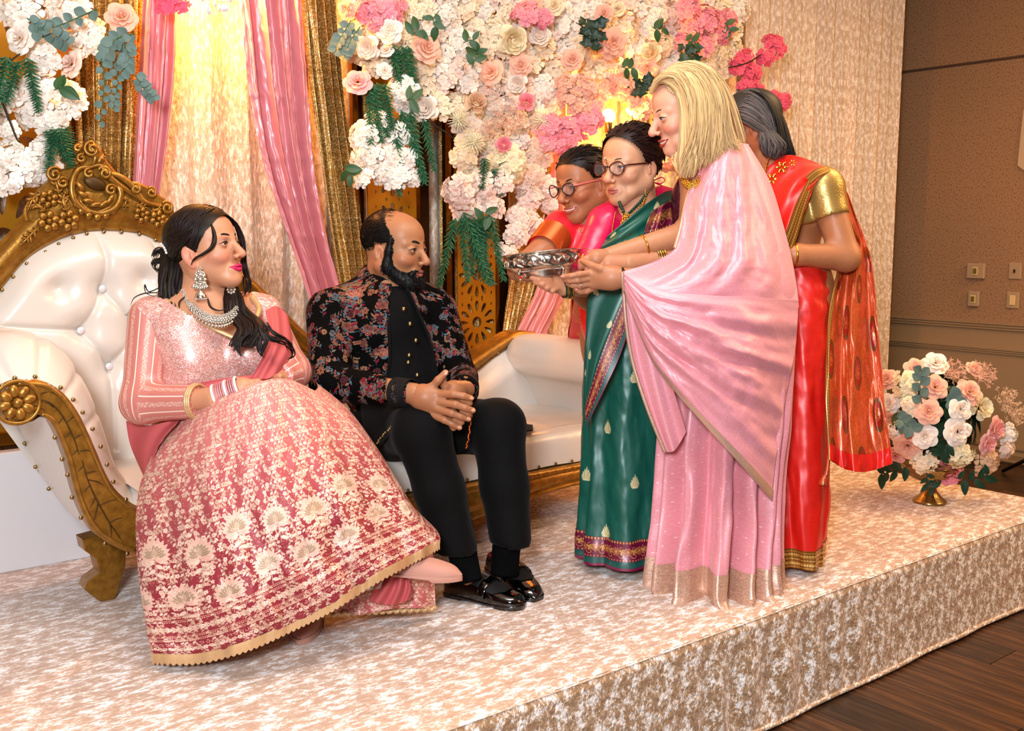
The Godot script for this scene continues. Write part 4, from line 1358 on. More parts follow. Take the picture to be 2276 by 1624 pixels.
func head_mesh(h: Dictionary) -> MB:
	var X := head_xf(h)
	var s: float = h.get("s",1.0)
	var B := X.basis.orthonormalized()
	var D := SDF.new()
	var jw: float = h.get("jaw",1.0)
	var ns: float = h.get("nose",1.0)
	var ck: float = h.get("cheek",1.0)
	var P := func(x: float,y: float,z: float) -> Vector3: return X * Vector3(x,y,z)
	var R := func(x: float,y: float,z: float) -> Vector3: return Vector3(x,y,z) * s
	D.ell(P.call(0,0.036,-0.016),R.call(0.0725,0.077,0.093),B,0.02 * s)
	D.ell(P.call(0,0.034,0.040),R.call(0.057,0.052,0.044),B,0.03 * s)
	D.ell(P.call(0,-0.032,0.030),R.call(0.059 * ck,0.062,0.054),B,0.03 * s)
	D.ell(P.call(0,-0.098,0.066),R.call(0.021 * jw,0.017,0.018),B,0.02 * s)
	for e in [-1.0,1.0]:
		D.cone(P.call(e * 0.050 * jw,-0.052,-0.005),P.call(e * 0.010,-0.092,0.056),0.024 * s,0.022 * s,0.025 * s)
		D.ell(P.call(e * 0.037,-0.030,0.056),R.call(0.024 * ck,0.021,0.022),B,0.015 * s)
		D.cone(P.call(e * 0.042,0.016,0.063),P.call(e * 0.012,0.013,0.081),0.0095 * s,0.010 * s,0.012 * s)
	D.cone(P.call(0,-0.03,-0.025),P.call(0,-0.15,-0.040),0.052 * s * h.get("neck",1.0),0.056 * s * h.get("neck",1.0),0.03 * s)
	for e in [-1.0,1.0]:
		D.ell(P.call(e * 0.031,-0.002,0.097),R.call(0.019,0.0125,0.018),B,0.012 * s,1)
	D.cone(P.call(0,0.008,0.083),P.call(0,-0.033,0.084 + 0.022 * ns),0.0075 * s,0.0105 * s * ns,0.012 * s)
	D.ell(P.call(0,-0.0375,0.087 + 0.022 * ns),R.call(0.0108 * ns,0.0088,0.0088),B,0.006 * s)
	for e in [-1.0,1.0]:
		D.ell(P.call(e * 0.0128 * ns,-0.0415,0.093 + 0.004 * ns),R.call(0.0078,0.0068,0.0095),B,0.005 * s)
		D.ell(P.call(e * 0.0315,-0.001,0.0738),R.call(0.0150,0.0138,0.0146),B,0.005 * s)
		D.ell(P.call(e * 0.0315,-0.0015 + h.get("lid",0.0),0.0915),R.call(0.0128,h.get("eye",0.0048),0.0125),Basis(B.z,-e * 0.08) * B,0.0012 * s,1)
		D.ell(P.call(e * 0.012,-0.0475,0.098),R.call(0.0032,0.002,0.004),B,0.002 * s,1)
		# ear
		var eb := Basis(B.x,-0.18) * Basis(B.y,-e * 0.35) * B
		D.ell(P.call(e * 0.0745,-0.018,-0.008),R.call(0.0085,0.029,0.0185),eb,0.004 * s)
		D.ell(P.call(e * 0.073,-0.044,-0.003),R.call(0.006,0.011,0.0095),eb,0.006 * s)
		D.ell(P.call(e * 0.0845,-0.013,-0.004),R.call(0.0075,0.0205,0.0118),eb,0.002 * s,1)
		D.cone(P.call(e * 0.0785,-0.014,0.005),P.call(e * 0.0785,-0.027,0.005),0.004 * s,0.0035 * s,0.003 * s)
		D.cone(P.call(e * 0.079,0.002,-0.008),P.call(e * 0.079,-0.024,-0.014),0.0024 * s,0.0028 * s,0.003 * s)
	var sm: float = h.get("smile",0.0)
	if sm > 0.0:
		for e in [-1.0,1.0]:                                # the cheek that a smile lifts,and the fold beside the mouth
			D.ell(P.call(e * 0.036,-0.034,0.064),R.call(0.017,0.014,0.014) * (0.7 + 0.5 * sm),B,0.012 * s)
			D.cone(P.call(e * 0.021,-0.044,0.092),P.call(e * 0.034,-0.070,0.080),0.0022 * s,0.0022 * s,0.008 * s,1)
	if h.has("jowl"):
		for e in [-1.0,1.0]:
			D.ell(P.call(e * 0.034,-0.078,0.050),R.call(0.020,0.018,0.020),B,0.015 * s)
			D.cone(P.call(e * 0.018,-0.046,0.092),P.call(e * 0.031,-0.078,0.079),0.002 * s,0.002 * s,0.008 * s,1)
	D.ell(P.call(0,-0.072,0.078),R.call(0.026,0.016,0.013),B,0.012 * s)
	var m := D.build(h.get("cell",0.0026) * s)
	var I := X.affine_inverse()
	var sk: Color = (h.skin as Color).srgb_to_linear()
	var bl: Color = (h.get("blush",(h.skin as Color).lerp(Color(0.85,0.35,0.3),0.25)) as Color).srgb_to_linear()
	var n3 := nz(14.0 / s,5)
	return paint(m,func(p: Vector3,_n: Vector3) -> Color:
		var l := I * p
		var c := sk
		var ax := absf(l.x)
		var w := exp(-(pow((ax - 0.044) / 0.02,2) + pow((l.y + 0.032) / 0.018,2))) * smoothstep(0.02,0.05,l.z)
		c = c.lerp(bl,0.55 * w)
		var nn := exp(-(pow(l.x / 0.014,2) + pow((l.y + 0.038) / 0.010,2))) * smoothstep(0.09,0.105,l.z)
		c = c.lerp(bl,0.35 * nn)
		if l.z < 0.012 and ax > 0.070: c = c.lerp(bl,0.35)
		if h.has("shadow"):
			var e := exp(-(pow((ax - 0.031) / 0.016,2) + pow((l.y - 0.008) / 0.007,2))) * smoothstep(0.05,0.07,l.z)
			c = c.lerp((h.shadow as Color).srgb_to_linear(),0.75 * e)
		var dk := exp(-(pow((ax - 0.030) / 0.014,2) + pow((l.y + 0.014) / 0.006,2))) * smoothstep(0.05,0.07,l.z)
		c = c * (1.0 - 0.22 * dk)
		c = c * (1.0 + 0.07 * n3.get_noise_3dv(p))
		c.a = 1.0
		return c)

func face_parts(who: Node3D,h: Dictionary) -> void:
	var X := head_xf(h)
	var s: float = h.get("s",1.0)
	var gaze: Vector3 = (h.get("gaze",h.F) as Vector3).normalized()
	for e in [-1.0,1.0]:
		var c: Vector3 = X * Vector3(e * 0.0315,-0.0012,0.0756)
		var gb := frame(gaze)
		var b := Basis(gb.x,gb.z,-gb.y)
		var ey := ball(c,Vector3.ONE * 0.0119 * s,26,20,b)
		paint(ey,func(p: Vector3,_n: Vector3) -> Color:
			var a := acos(clampf((p - c).normalized().dot(gaze),-1,1))
			if a < 0.22: return lin(0.02,0.015,0.015)
			if a < 0.56: return (h.get("iris",Color(0.20,0.10,0.05)) as Color).srgb_to_linear()
			if a < 0.62: return lin(0.12,0.08,0.06)
			return lin(0.74,0.70,0.68))
		part("eyeball",ey.mesh(),M.gloss_vc,who)
		var P := func(x: float,y: float,z: float) -> Vector3: return X * Vector3(e * x,y,z)
		var bc: Color = (h.get("brow",Color(0.08,0.05,0.04)) as Color).srgb_to_linear()
		var bw: float = h.get("brow_w",1.0)
		var brow := tube(curve([P.call(0.0105,0.0165,0.0905),P.call(0.020,0.0215,0.0885),P.call(0.032,0.0235,0.0825),P.call(0.043,0.0185,0.0715),P.call(0.048,0.0145,0.0655)],18),[0.0010 * s * bw,0.0014 * s * bw,0.0013 * s * bw,0.0008 * s * bw,0.0003 * s],7,bc,true,1.7,X.basis.y.normalized())
		part("eyebrow",brow.mesh(),M.plain_vc,who)
		var ey0: float = h.get("eye",0.0048) * 0.92
		var yl: float = -0.0015 + h.get("lid",0.0)
		var lash := tube(curve([P.call(0.0185,yl - 0.001,0.0835),P.call(0.025,yl + ey0 * 0.8,0.0875),P.call(0.0315,yl + ey0,0.0880),P.call(0.039,yl + ey0 * 0.75,0.0855),P.call(0.0455,yl - 0.0,0.0790),P.call(0.048,yl + 0.001,0.0765)],18),[0.0006 * s,0.0014 * s,0.0018 * s,0.0018 * s,0.0011 * s,0.0003 * s],5,(h.get("lash",Color(0.03,0.02,0.02)) as Color).srgb_to_linear())
		part("eyelash_line",lash.mesh(),M.plain_vc,who)
	# lips
	var sm: float = h.get("smile",0.0)
	var lc: Color = (h.get("lip",(h.skin as Color).lerp(Color(0.7,0.25,0.25),0.4)) as Color).srgb_to_linear()
	var w: float = 0.0235 + 0.006 * sm
	var cy := -0.0705 + 0.0065 * sm
	var cz: float = 0.0835 - 0.006 * sm
	var op: float = h.get("open",0.0)
	var up := [[-w,cy,cz],[-w * 0.55,-0.0685 + 0.003 * sm,0.0905],[-w * 0.2,-0.0660 + 0.002 * sm,0.0945],[0,-0.0668 + 0.002 * sm,0.0945],[w * 0.2,-0.0660 + 0.002 * sm,0.0945],[w * 0.55,-0.0685 + 0.003 * sm,0.0905],[w,cy,cz]]
	var lo := [[-w,cy,cz],[-w * 0.55,-0.0742 + 0.002 * sm - op,0.0885],[0,-0.0765 + 0.001 * sm - op,0.0925],[w * 0.55,-0.0742 + 0.002 * sm - op,0.0885],[w,cy,cz]]
	var thin: float = h.get("lips",1.0)
	for k in [[up,[0.0008,0.0028,0.0040,0.0036,0.0040,0.0028,0.0008]],[lo,[0.0008,0.0036,0.0052,0.0036,0.0008]]]:
		var pts := []
		for j in k[0]: pts.append(X * Vector3(j[0],j[1],j[2] - 0.0005))
		var rr := []
		for j in k[1]: rr.append(j * s * thin)
		part("lip",tube(curve(pts,26),rr,8,lc,true,1.15,X.basis.y.normalized()).mesh(),M.lip,who)
	if op > 0.0:
		var te := sheet(4,18,func(a: float,b: float) -> Vector3:
			var x := (a * 2 - 1) * w * 0.86
			return X * Vector3(x,lerpf(-0.0675,-0.0735 - op * 0.5,b) + (cy + 0.0705) * pow(absf(a * 2 - 1),2.0),0.0918 - 13.0 * x * x + 0.001 * absf(sin(a * 20.0))))
		part("teeth",te.mesh(),M.pearl,who)

func trim(m: MB,keep: Callable) -> MB:                      # drops the triangles that keep() refuses
	var nx := PackedInt32Array()
	for k in range(0,m.x.size(),3):
		if keep.call((m.v[m.x[k]] + m.v[m.x[k + 1]] + m.v[m.x[k + 2]]) / 3.0):
			nx.append(m.x[k]); nx.append(m.x[k + 1]); nx.append(m.x[k + 2])
	m.x = nx
	return m

func skull(h: Dictionary,puff: Vector3,cell := 0.006) -> MB:   # the hair-covered part of the head,puffed out
	var X := head_xf(h)
	var s: float = h.get("s",1.0)
	var D := SDF.new()
	D.ell(X * Vector3(0,0.036,-0.016),(Vector3(0.0725,0.077,0.093) + puff) * s,X.basis.orthonormalized(),0.01)
	D.ell(X * Vector3(0,0.034,0.036),(Vector3(0.057,0.052,0.046) + puff * 0.6) * s,X.basis.orthonormalized(),0.03)
	return D.build(cell)

func lock(m: MB,pts: Array,r: float,col: Color,n := 12,wave := 0.0,ph := 0.0,flat := 0.55) -> void:   # one lock of hair
	var p := curve(pts,n)
	if wave > 0.0:
		var side: Vector3 = (p[n - 1] - p[0]).cross(fwd).normalized()
		for k in n:
			var f := float(k) / (n - 1)
			p[k] += side * wave * f * sin(ph + f * 9.0) + fwd * wave * 0.6 * f * cos(ph * 1.3 + f * 8.0)
	tube(p,[r * 0.7,r,r,r * 0.85,r * 0.5,r * 0.12],5,col,true,flat,Vector3.ZERO,m)

func finger(D: SDF,pts: Array,r: float,k := 0.004) -> void:
	for i in pts.size() - 1:
		var a: float = r * (1.0 - 0.09 * i); var b: float = r * (1.0 - 0.09 * (i + 1))
		D.cone(pts[i],pts[i + 1],a,b,k)

func uvd(l: Array) -> Array:
	return l.map(func(k): return q(k[0],k[1],k[2]))

func skin_paint(m: MB,skin: Color,sd := 3) -> MB:
	var c := skin.srgb_to_linear()
	var n := nz(9.0,sd)
	return paint(m,func(p: Vector3,_n: Vector3) -> Color:
		var e := c * (1.0 + 0.08 * n.get_noise_3dv(p))
		e.a = 1.0
		return e)

func nail(who: Node3D,tip: Vector3,dir: Vector3,nrm: Vector3,col: Color,r := 0.0062) -> void:
	var d := dir.normalized()
	var n := (nrm - d * nrm.dot(d)).normalized()
	part("fingernail",ball(tip,Vector3(r,r * 0.35,r * 1.35),5,8,Basis(d.cross(n) * -1.0,n,d),col.srgb_to_linear()).mesh(),M.gloss_vc,who)

func beads(p: PackedVector3Array,r: float,step: float,m: MB = null,col := Color.WHITE) -> MB:   # a string of beads along a line
	if m == null: m = MB.new()
	var b := ball(Vector3.ZERO,Vector3.ONE * r,4,6)
	var acc := step
	for k in p.size() - 1:
		var d := p[k].distance_to(p[k + 1])
		var at := step - acc
		while at < d:
			m.add(b,Transform3D(Basis(),p[k].lerp(p[k + 1],at / d)),col)
			at += step
		acc = fmod(acc + d,step) if d > 0.0 else acc
	return m

func ring_path(c: Vector3,n: Vector3,r: float,seg := 28,rx := 1.0) -> PackedVector3Array:
	var f := frame(n)
	var o := PackedVector3Array()
	for k in seg + 1:
		var a := TAU * k / seg
		o.append(c + (f.x * cos(a) * rx + f.y * sin(a)) * r)
	return o

func sway(keys: Array,m: MB,n: int,jit: Vector3,r0: float,r1: float,c: Color,rr: RandomNumberGenerator,wave := 0.004,dark := 0.6,light := 1.6) -> void:
	# n locks between two guide lines: keys = [[u,v,d] line A,line B]
	for k in n:
		var w := rr.randf()
		var j := Vector3(rr.randf_range(-1,1),rr.randf_range(-1,1),rr.randf_range(-1,1)) * jit
		var pts := []
		for i in keys[0].size():
			var a = keys[0][i]; var b = keys[1][i]
			var f: float = 0.35 + 0.65 * i / (keys[0].size() - 1.0)
			pts.append(q(lerpf(a[0],b[0],w) + j.x * f,lerpf(a[1],b[1],w) + j.y * f,lerpf(a[2],b[2],w) + j.z * f))
		lock(m,pts,rr.randf_range(r0,r1),c * rr.randf_range(dark,light),16,wave * rr.randf(),rr.randf() * 6.0)

func arm(D: SDF,L: Array,r: Array) -> void:
	for i in L.size() - 1: D.cone(q(L[i][0],L[i][1],L[i][2]),q(L[i + 1][0],L[i + 1][1],L[i + 1][2]),r[i],r[i + 1],0.02)

func glasses(who: Node3D,H: Dictionary,front: Material,temple: Material,w := 0.0235,h := 0.0185) -> void:
	var X := head_xf(H)
	var m := MB.new(); var tm := MB.new()
	for e in [-1.0,1.0]:
		var rim := PackedVector3Array()
		for k in 29:
			var a := TAU * k / 28.0
			var x := cos(a) * w * (1.0 + 0.06 * sin(a)); var y := sin(a) * h * (0.95 + 0.12 * cos(a) * 1.0)
			rim.append(X * Vector3(e * (0.0335 + x),-0.004 + y * (1.0 + 0.1 * cos(a)),0.1075 - 0.28 * pow(0.0335 + x - 0.01,2.0) * 10.0))
		m.add(tube(rim,[0.0021],7,Color.WHITE,false))
		var lens := MB.new()
		var c := lens.vert((rim[0] + rim[14]) * 0.5)
		for k in 29: lens.vert(rim[k])
		for k in 28: lens.tri(c,c + 1 + k,c + 2 + k)
		part("lens",lens.mesh(),M.glass,who)
		tm.add(tube(PackedVector3Array([X * Vector3(e * 0.058,0.004,0.100),X * Vector3(e * 0.070,0.005,0.085),X * Vector3(e * 0.0775,0.004,0.0),X * Vector3(e * 0.077,-0.006,-0.012)]),[0.0026],6))
	m.add(tube(curve([X * Vector3(-0.0105,0.0,0.1075),X * Vector3(0,0.003,0.1095),X * Vector3(0.0105,0.0,0.1075)],8),[0.002],6))
	part("glasses_front",m.mesh(),front,who)
	part("glasses_temple",tm.mesh(),temple,who)

func build_people() -> void:
	skin_mat()
	make_prints()
	build_groom()
	say(" groom")
	build_bride()
	say(" bride")
	build_blonde()
	say(" pink sari")
	build_green()
	say(" green sari")
	build_coral()
	say(" coral sari")
	build_red()
	say(" red sari")
	build_tray()

# ---------------------------------------------------------------- woven and embroidered prints
class CV:
	var im: Image
	var w: int
	var h: int
	func _init(ww: int,hh: int,c: Color) -> void:
		w = ww; h = hh
		im = Image.create(ww,hh,false,Image.FORMAT_RGB8)
		im.fill(c)
	func dot(x: int,y: int,c: Color) -> void:
		im.set_pixel(posmod(x,w),posmod(y,h),c)
	func ell(x: float,y: float,rx: float,ry: float,a: float,c: Color,rim = null) -> void:
		var r := maxf(rx,ry)
		var ca := cos(a); var sa := sin(a)
		for j in range(int(-r - 1),int(r + 2)):
			for i in range(int(-r - 1),int(r + 2)):
				var e := Vector2((i * ca + j * sa) / rx,(j * ca - i * sa) / ry).length_squared()
				if e < 1.0: dot(int(x) + i,int(y) + j,rim if rim != null and e > 0.55 else c)
	func leaf(x: float,y: float,l: float,wd: float,a: float,c: Color,rim = null) -> void:     # pointed at both ends
		var ca := cos(a); var sa := sin(a)
		for j in range(int(-l - 1),int(l + 2)):
			for i in range(int(-l - 1),int(l + 2)):
				var f := i * ca + j * sa
				var g := absf(j * ca - i * sa)
				if f > 0.0 and f < l:
					var lim := wd * sin(PI * pow(f / l,0.8))
					if g < lim: dot(int(x) + i,int(y) + j,rim if rim != null and (g > lim - 1.6 or g < 0.6) else c)
	func flower(x: float,y: float,r: float,n: int,c: Color,rim: Color,heart: Color,a0 := 0.0) -> void:
		for j in range(int(-r - 1),int(r + 2)):
			for i in range(int(-r - 1),int(r + 2)):
				var d := Vector2(i,j).length()
				var lim := r * (0.62 + 0.38 * absf(cos((atan2(j,i) + a0) * n * 0.5)))
				if d < lim:
					dot(int(x) + i,int(y) + j,heart if d < r * 0.22 else (rim if d > lim - maxf(1.2,r * 0.12) or d < r * 0.3 else c))
	func stroke(p: Array,wd: float,c: Color) -> void:
		for k in p.size() - 1:
			var a: Vector2 = p[k]; var b: Vector2 = p[k + 1]
			var n := int(a.distance_to(b) / maxf(0.7,wd * 0.6)) + 1
			for i in n:
				var q := a.lerp(b,float(i) / n)
				if wd <= 1.2: dot(int(q.x),int(q.y),c)
				else: ell(q.x,q.y,wd * 0.5,wd * 0.5,0,c)
	func curl(x: float,y: float,r: float,a: float,dir: float,wd: float,c: Color) -> void:
		var p := []
		for k in 14:
			var f := k / 13.0
			p.append(Vector2(x,y) + Vector2(cos(a + dir * f * 5.2),sin(a + dir * f * 5.2)) * r * (1.0 - 0.75 * f))
		stroke(p,wd,c)
	func tex() -> ImageTexture:
		return ImageTexture.create_from_image(im)

func printed(t: Texture2D,rough: float,metal := 0.0,spec := 0.5) -> StandardMaterial3D:
	var m := mat(Color.WHITE,rough,metal,spec)
	m.albedo_texture = t
	return m

func make_prints() -> void:
	var r := RandomNumberGenerator.new()
	r.seed = 11
	# --- jacket: black velvet with embroidered flowers
	var j := CV.new(1024,1024,Color(0.018,0.016,0.018))
	for k in 4200:
		var c := [Color(0.40,0.30,0.22),Color(0.30,0.22,0.20),Color(0.20,0.17,0.17)][k % 3] as Color
		j.dot(int(k * 137.5) % 1024,int(k * 61.8 + sin(k) * 9) % 1024,c)
		j.dot(int(k * 137.5 + 1) % 1024,int(k * 61.8 + sin(k) * 9) % 1024,c)
	var cols := [Color(0.52,0.32,0.24),Color(0.55,0.42,0.29),Color(0.46,0.08,0.16),Color(0.27,0.34,0.40),Color(0.24,0.08,0.13),Color(0.42,0.22,0.20)]
	for k in 120:                                    # sprays: a bent stem with leaves and blooms
		var x := r.randf() * 1024; var y := r.randf() * 1024
		var a := r.randf() * TAU
		var p := []
		var d := Vector2(cos(a),sin(a))
		var at := Vector2(x,y)
		for i in 14:
			p.append(at)
			at += d * 12
			d = d.rotated(r.randf_range(-0.28,0.28))
		j.stroke(p,2.2,Color(0.26,0.34,0.38))
		for i in range(1,14,1):
			var aa := (p[mini(i + 1,13)] - p[i - 1] as Vector2).angle()
			j.leaf(p[i].x,p[i].y,r.randf_range(16,34),r.randf_range(3.5,7),aa + (0.8 if i % 2 else -0.8),[Color(0.30,0.42,0.48),Color(0.50,0.36,0.26),Color(0.52,0.10,0.18),Color(0.30,0.26,0.30)][(k + i) % 4],Color(0.62,0.52,0.42) if i % 3 == 0 else null)
		var cc: Color = cols[k % 6]
		j.flower(at.x,at.y,r.randf_range(15,30),5 + k % 4,cc,cc.lerp(Color(0.85,0.68,0.52),0.4),Color(0.15,0.08,0.08),a)
		j.flower(p[6].x + 14,p[6].y,r.randf_range(13,22),6,cols[(k + 1) % 6],Color(0.62,0.47,0.36),Color(0.1,0.06,0.06),a)
	for k in 6:                                      # large layered blooms
		var x := r.randf() * 1024; var y := r.randf() * 1024
		for i in 9:
			var a := -PI * (0.08 + 0.84 * i / 8.0)
			j.leaf(x,y,62 - 10 * (i % 2),17,a,Color(0.52,0.28,0.24),Color(0.85,0.62,0.50))
		for i in 5:
			j.leaf(x,y,38,12,-PI * (0.2 + 0.6 * i / 4.0),Color(0.62,0.36,0.30),Color(0.88,0.68,0.56))
		j.leaf(x,y,40,10,0.3,Color(0.30,0.42,0.48),Color(0.5,0.6,0.62))
		j.leaf(x,y,40,10,PI - 0.3,Color(0.30,0.42,0.48),Color(0.5,0.6,0.62))
	for k in 50:
		j.flower(r.randf() * 1024,r.randf() * 1024,r.randf_range(9,15),5,cols[k % 6],Color(0.78,0.6,0.48),Color(0.7,0.5,0.3),r.randf() * 6)
	M.jacket = printed(j.tex(),0.85,0.0,0.18)
	M.jacket.albedo_color = Color(0.86,0.84,0.84)
	# --- lehenga: rose ground covered with champagne thread work
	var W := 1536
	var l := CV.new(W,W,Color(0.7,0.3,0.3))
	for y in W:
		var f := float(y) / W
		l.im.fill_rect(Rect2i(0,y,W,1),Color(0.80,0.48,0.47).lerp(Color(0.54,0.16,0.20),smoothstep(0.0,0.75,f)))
	var th := [Color(0.84,0.69,0.61),Color(0.74,0.61,0.51),Color(0.90,0.79,0.72),Color(0.62,0.51,0.41)]
	for k in 5200:
		l.ell(r.randf() * W,r.randf() * W,1.7,1.7,0,Color(0.92,0.78,0.62))
	for k in 34:                                     # upright vines
		var x := (k + 0.5) * W / 34.0
		var p := []
		for i in 60: p.append(Vector2(x + 22 * sin(i * 0.42 + k * 1.7) + 10 * sin(i * 0.9 + k * k),i * 26.0))
		l.stroke(p,2.6,th[1])
		for i in range(0,59):
			var a := PI / 2 + (0.85 if i % 2 else -0.85)
			var q0: Vector2 = p[i]
			l.leaf(q0.x,q0.y,24,6.5,a,th[i % 2 + 1],th[0])
			l.leaf(q0.x,q0.y + 12,18,4.5,-a * 0.8 + PI,th[3],th[0])
			if i % 3 == 1: l.flower(q0.x + (20 if i % 2 else -20),q0.y + 8,r.randf_range(10,15),5,th[(i + k) % 3],th[2],Color(0.62,0.24,0.26),r.randf() * 6)
			if i % 4 == 2: l.curl(q0.x - 14,q0.y,11,r.randf() * 6,1.0 if i % 8 == 2 else -1.0,1.8,th[2])
	for k in 2:
		for i in 7:                                    # big layered leaf motifs
			var cx := (i + 0.5 + 0.5 * k) * W / 7.0; var cy := 860.0 + 250.0 * k + 40.0 * sin(i * 2.1)
			for s in 15:
				var a := -PI / 2 + (s - 7) * 0.30
				l.leaf(cx,cy,104 - absf(s - 7) * 4.5,19,a,th[0] if s % 2 else Color(0.86,0.66,0.60),th[2])
			for s in 9:
				l.leaf(cx,cy,66,13,-PI / 2 + (s - 4) * 0.36,th[3],th[2])
			l.leaf(cx,cy + 4,46,12,-PI / 2,th[1],th[2])
			l.stroke([Vector2(cx,cy),Vector2(cx + 6,cy + 60),Vector2(cx - 4,cy + 120)],4.0,th[0])
			for s in 4:
				l.leaf(cx,cy + 20 + s * 22,48,11,0.5 if s % 2 else PI - 0.5,th[2],th[0])
				l.flower(cx + (46 if s % 2 else -46),cy + 40 + s * 20,15,6,th[0],th[2],Color(0.6,0.2,0.24))
	for k in 1500:
		var x := r.randf() * W; var y := r.randf() * 1180
		if k % 3 == 0: l.curl(x,y,r.randf_range(7,13),r.randf() * 6,1.0 if k % 2 else -1.0,1.7,th[k % 4])
		elif k % 3 == 1: l.leaf(x,y,r.randf_range(14,28),r.randf_range(3,6),r.randf() * 6,th[(k / 3) % 4],th[2])
		else: l.flower(x,y,r.randf_range(7,13),5,th[(k / 3) % 3],th[2],Color(0.66,0.3,0.3),r.randf() * 6)
	for y in [1196,1222,1330,1356]:
		l.im.fill_rect(Rect2i(0,y,W,5),Color(0.72,0.50,0.42))
		for k in 150: l.ell(k * W / 150.0,y + 12,3.6,3.6,0,th[0])
	for k in 60:
		l.flower(k * W / 60.0,1286,14,6,th[k % 3],th[2],Color(0.6,0.2,0.24),k)
		l.leaf(k * W / 60.0 + 10,1306,26,7,-0.9,th[1],th[2])
		l.leaf(k * W / 60.0 + 10,1266,26,7,0.9,th[1],th[2])
		l.curl(k * W / 60.0,1400,13,k,1.0,2.2,th[0])
		l.flower(k * W / 60.0 + 12,1430,13,5,th[(k + 1) % 3],th[2],Color(0.6,0.2,0.24),k)
	M.lehenga = printed(l.tex(),0.52,0.05,0.4)
	# --- bodice and sleeves
	var b := CV.new(512,512,Color(0.83,0.58,0.54))
	for k in 16000:
		var c := [Color(0.93,0.82,0.78),Color(0.82,0.68,0.58),Color(0.98,0.94,0.92),Color(0.66,0.44,0.42),Color(0.88,0.62,0.62)][r.randi() % 5] as Color
		b.ell(r.randf() * 512,r.randf() * 512,r.randf_range(1.0,2.6),r.randf_range(1.0,2.4),0,c)
	for k in 60:
		b.flower(r.randf() * 512,r.randf() * 512,11,5,Color(0.90,0.76,0.72),Color(0.97,0.92,0.9),Color(0.75,0.35,0.42),k)
	M.bodice = printed(b.tex(),0.38,0.2,0.7)
	var sl := CV.new(256,512,Color(0.78,0.47,0.43))
	for k in 8:
		var x := k * 32.0 + 8
		for y in range(0,512,5):
			if k % 2 == 0:
				sl.ell(x,y,2.6,2.6,0,Color(0.97,0.92,0.84))
			else:
				for i in 5: sl.ell(x + r.randf_range(-9,9),y + r.randf_range(-2,2),r.randf_range(1.2,2.6),1.8,0,[Color(0.94,0.84,0.80),Color(0.80,0.64,0.56),Color(0.90,0.74,0.66)][i % 3])
	M.sleeve = printed(sl.tex(),0.40,0.15,0.7)
	# --- pink sari with scattered dots
	var pk := CV.new(512,512,Color(0.87,0.56,0.60))
	for k in 5000: pk.ell(r.randf() * 512,r.randf() * 512,3.0,1.0,0.2,Color(0.90,0.62,0.65) if k % 2 else Color(0.85,0.53,0.58))
	for y in 16:
		for x in 16: pk.ell(x * 32 + (16 if y % 2 else 0),y * 32,2.2,2.2,0,Color(0.97,0.84,0.84) if (x + y) % 3 else Color(0.78,0.66,0.72))
	M.pink_sari = printed(pk.tex(),0.42,0.05,0.6)
	M.pink_sari.rim_enabled = true
	M.pink_sari.rim = 0.4
	var sp := CV.new(256,256,Color(0.78,0.60,0.52))
	for k in 5200: sp.ell(r.randf() * 256,r.randf() * 256,1.4,1.4,0,[Color(0.88,0.76,0.62),Color(0.70,0.56,0.42),Color(0.86,0.62,0.60),Color(0.96,0.92,0.78),Color(0.62,0.50,0.44)][k % 5])
	M.pink_border = printed(sp.tex(),0.32,0.35,0.8)
	# --- green silk with silver drops
	var g := CV.new(512,1024,Color(0.03,0.33,0.28))
	for k in 2400:
		var x := r.randi() % 512; var y := r.randi() % 1024
		var c := Color(0.03,0.28,0.235) if k % 2 else Color(0.05,0.38,0.32)
		for i in r.randi_range(10,60): g.dot(x,y + i,c)
	for k in 8:
		var x := 64 + (k % 2) * 256 + (128 if (k / 2) % 2 else 0); var y := 70 + (k / 2) * 256
		for i in 7: g.leaf(x + (i - 3) * 3,y + 50,74 - absf(i - 3) * 13,5.5,-PI / 2 + (i - 3) * 0.09,Color(0.78,0.72,0.52) if i % 2 else Color(0.60,0.60,0.44),Color(0.86,0.82,0.64))
	M.green_sari = printed(g.tex(),0.40,0.1,0.6)
	var gb := CV.new(512,160,Color(0.42,0.02,0.20))
	gb.im.fill_rect(Rect2i(0,112,512,34),Color(0.05,0.32,0.30))
	gb.im.fill_rect(Rect2i(0,146,512,14),Color(0.50,0.02,0.26))
	for k in 8:
		var x := k * 64.0 + 32; var gd := Color(0.76,0.56,0.28)
		gb.flower(x,58,22,8,Color(0.62,0.30,0.20),gd,gd,k)
		gb.curl(x + 32,40,17,0,1,3.2,gd)
		gb.curl(x + 32,78,17,PI,-1,3.2,gd)
		for i in 4: gb.leaf(x + 32,58,20,5,i * PI / 2 + 0.4,gd)
		for i in 4: gb.ell(x - 24 + i * 16,8,5,7,0,gd)
		for i in 4: gb.ell(x - 24 + i * 16,104,4,4,0,gd)
		gb.curl(x,128,9,0,1,2,Color(0.40,0.50,0.38))
		gb.curl(x + 32,128,9,3,-1,2,Color(0.40,0.50,0.38))
	M.green_border = printed(gb.tex(),0.35,0.15,0.7)
	# --- red silk with gold work
	var rd := CV.new(512,512,Color(0.84,0.10,0.06))
	for k in 2600:
		var x := r.randi() % 512; var y := r.randi() % 512
		for i in r.randi_range(6,30): rd.dot(x + i,y,Color(0.79,0.09,0.05) if k % 2 else Color(0.88,0.14,0.09))
	M.red_sari = printed(rd.tex(),0.40,0.1,0.6)
	var rz := CV.new(512,512,Color(0.80,0.27,0.11))
	for k in 13000:
		var x := r.randi() % 512; var y := r.randi() % 512
		rz.ell(x,y,2.4,0.9,r.randf() * 3,Color(0.80,0.50,0.22) if k % 3 else Color(0.60,0.28,0.10))
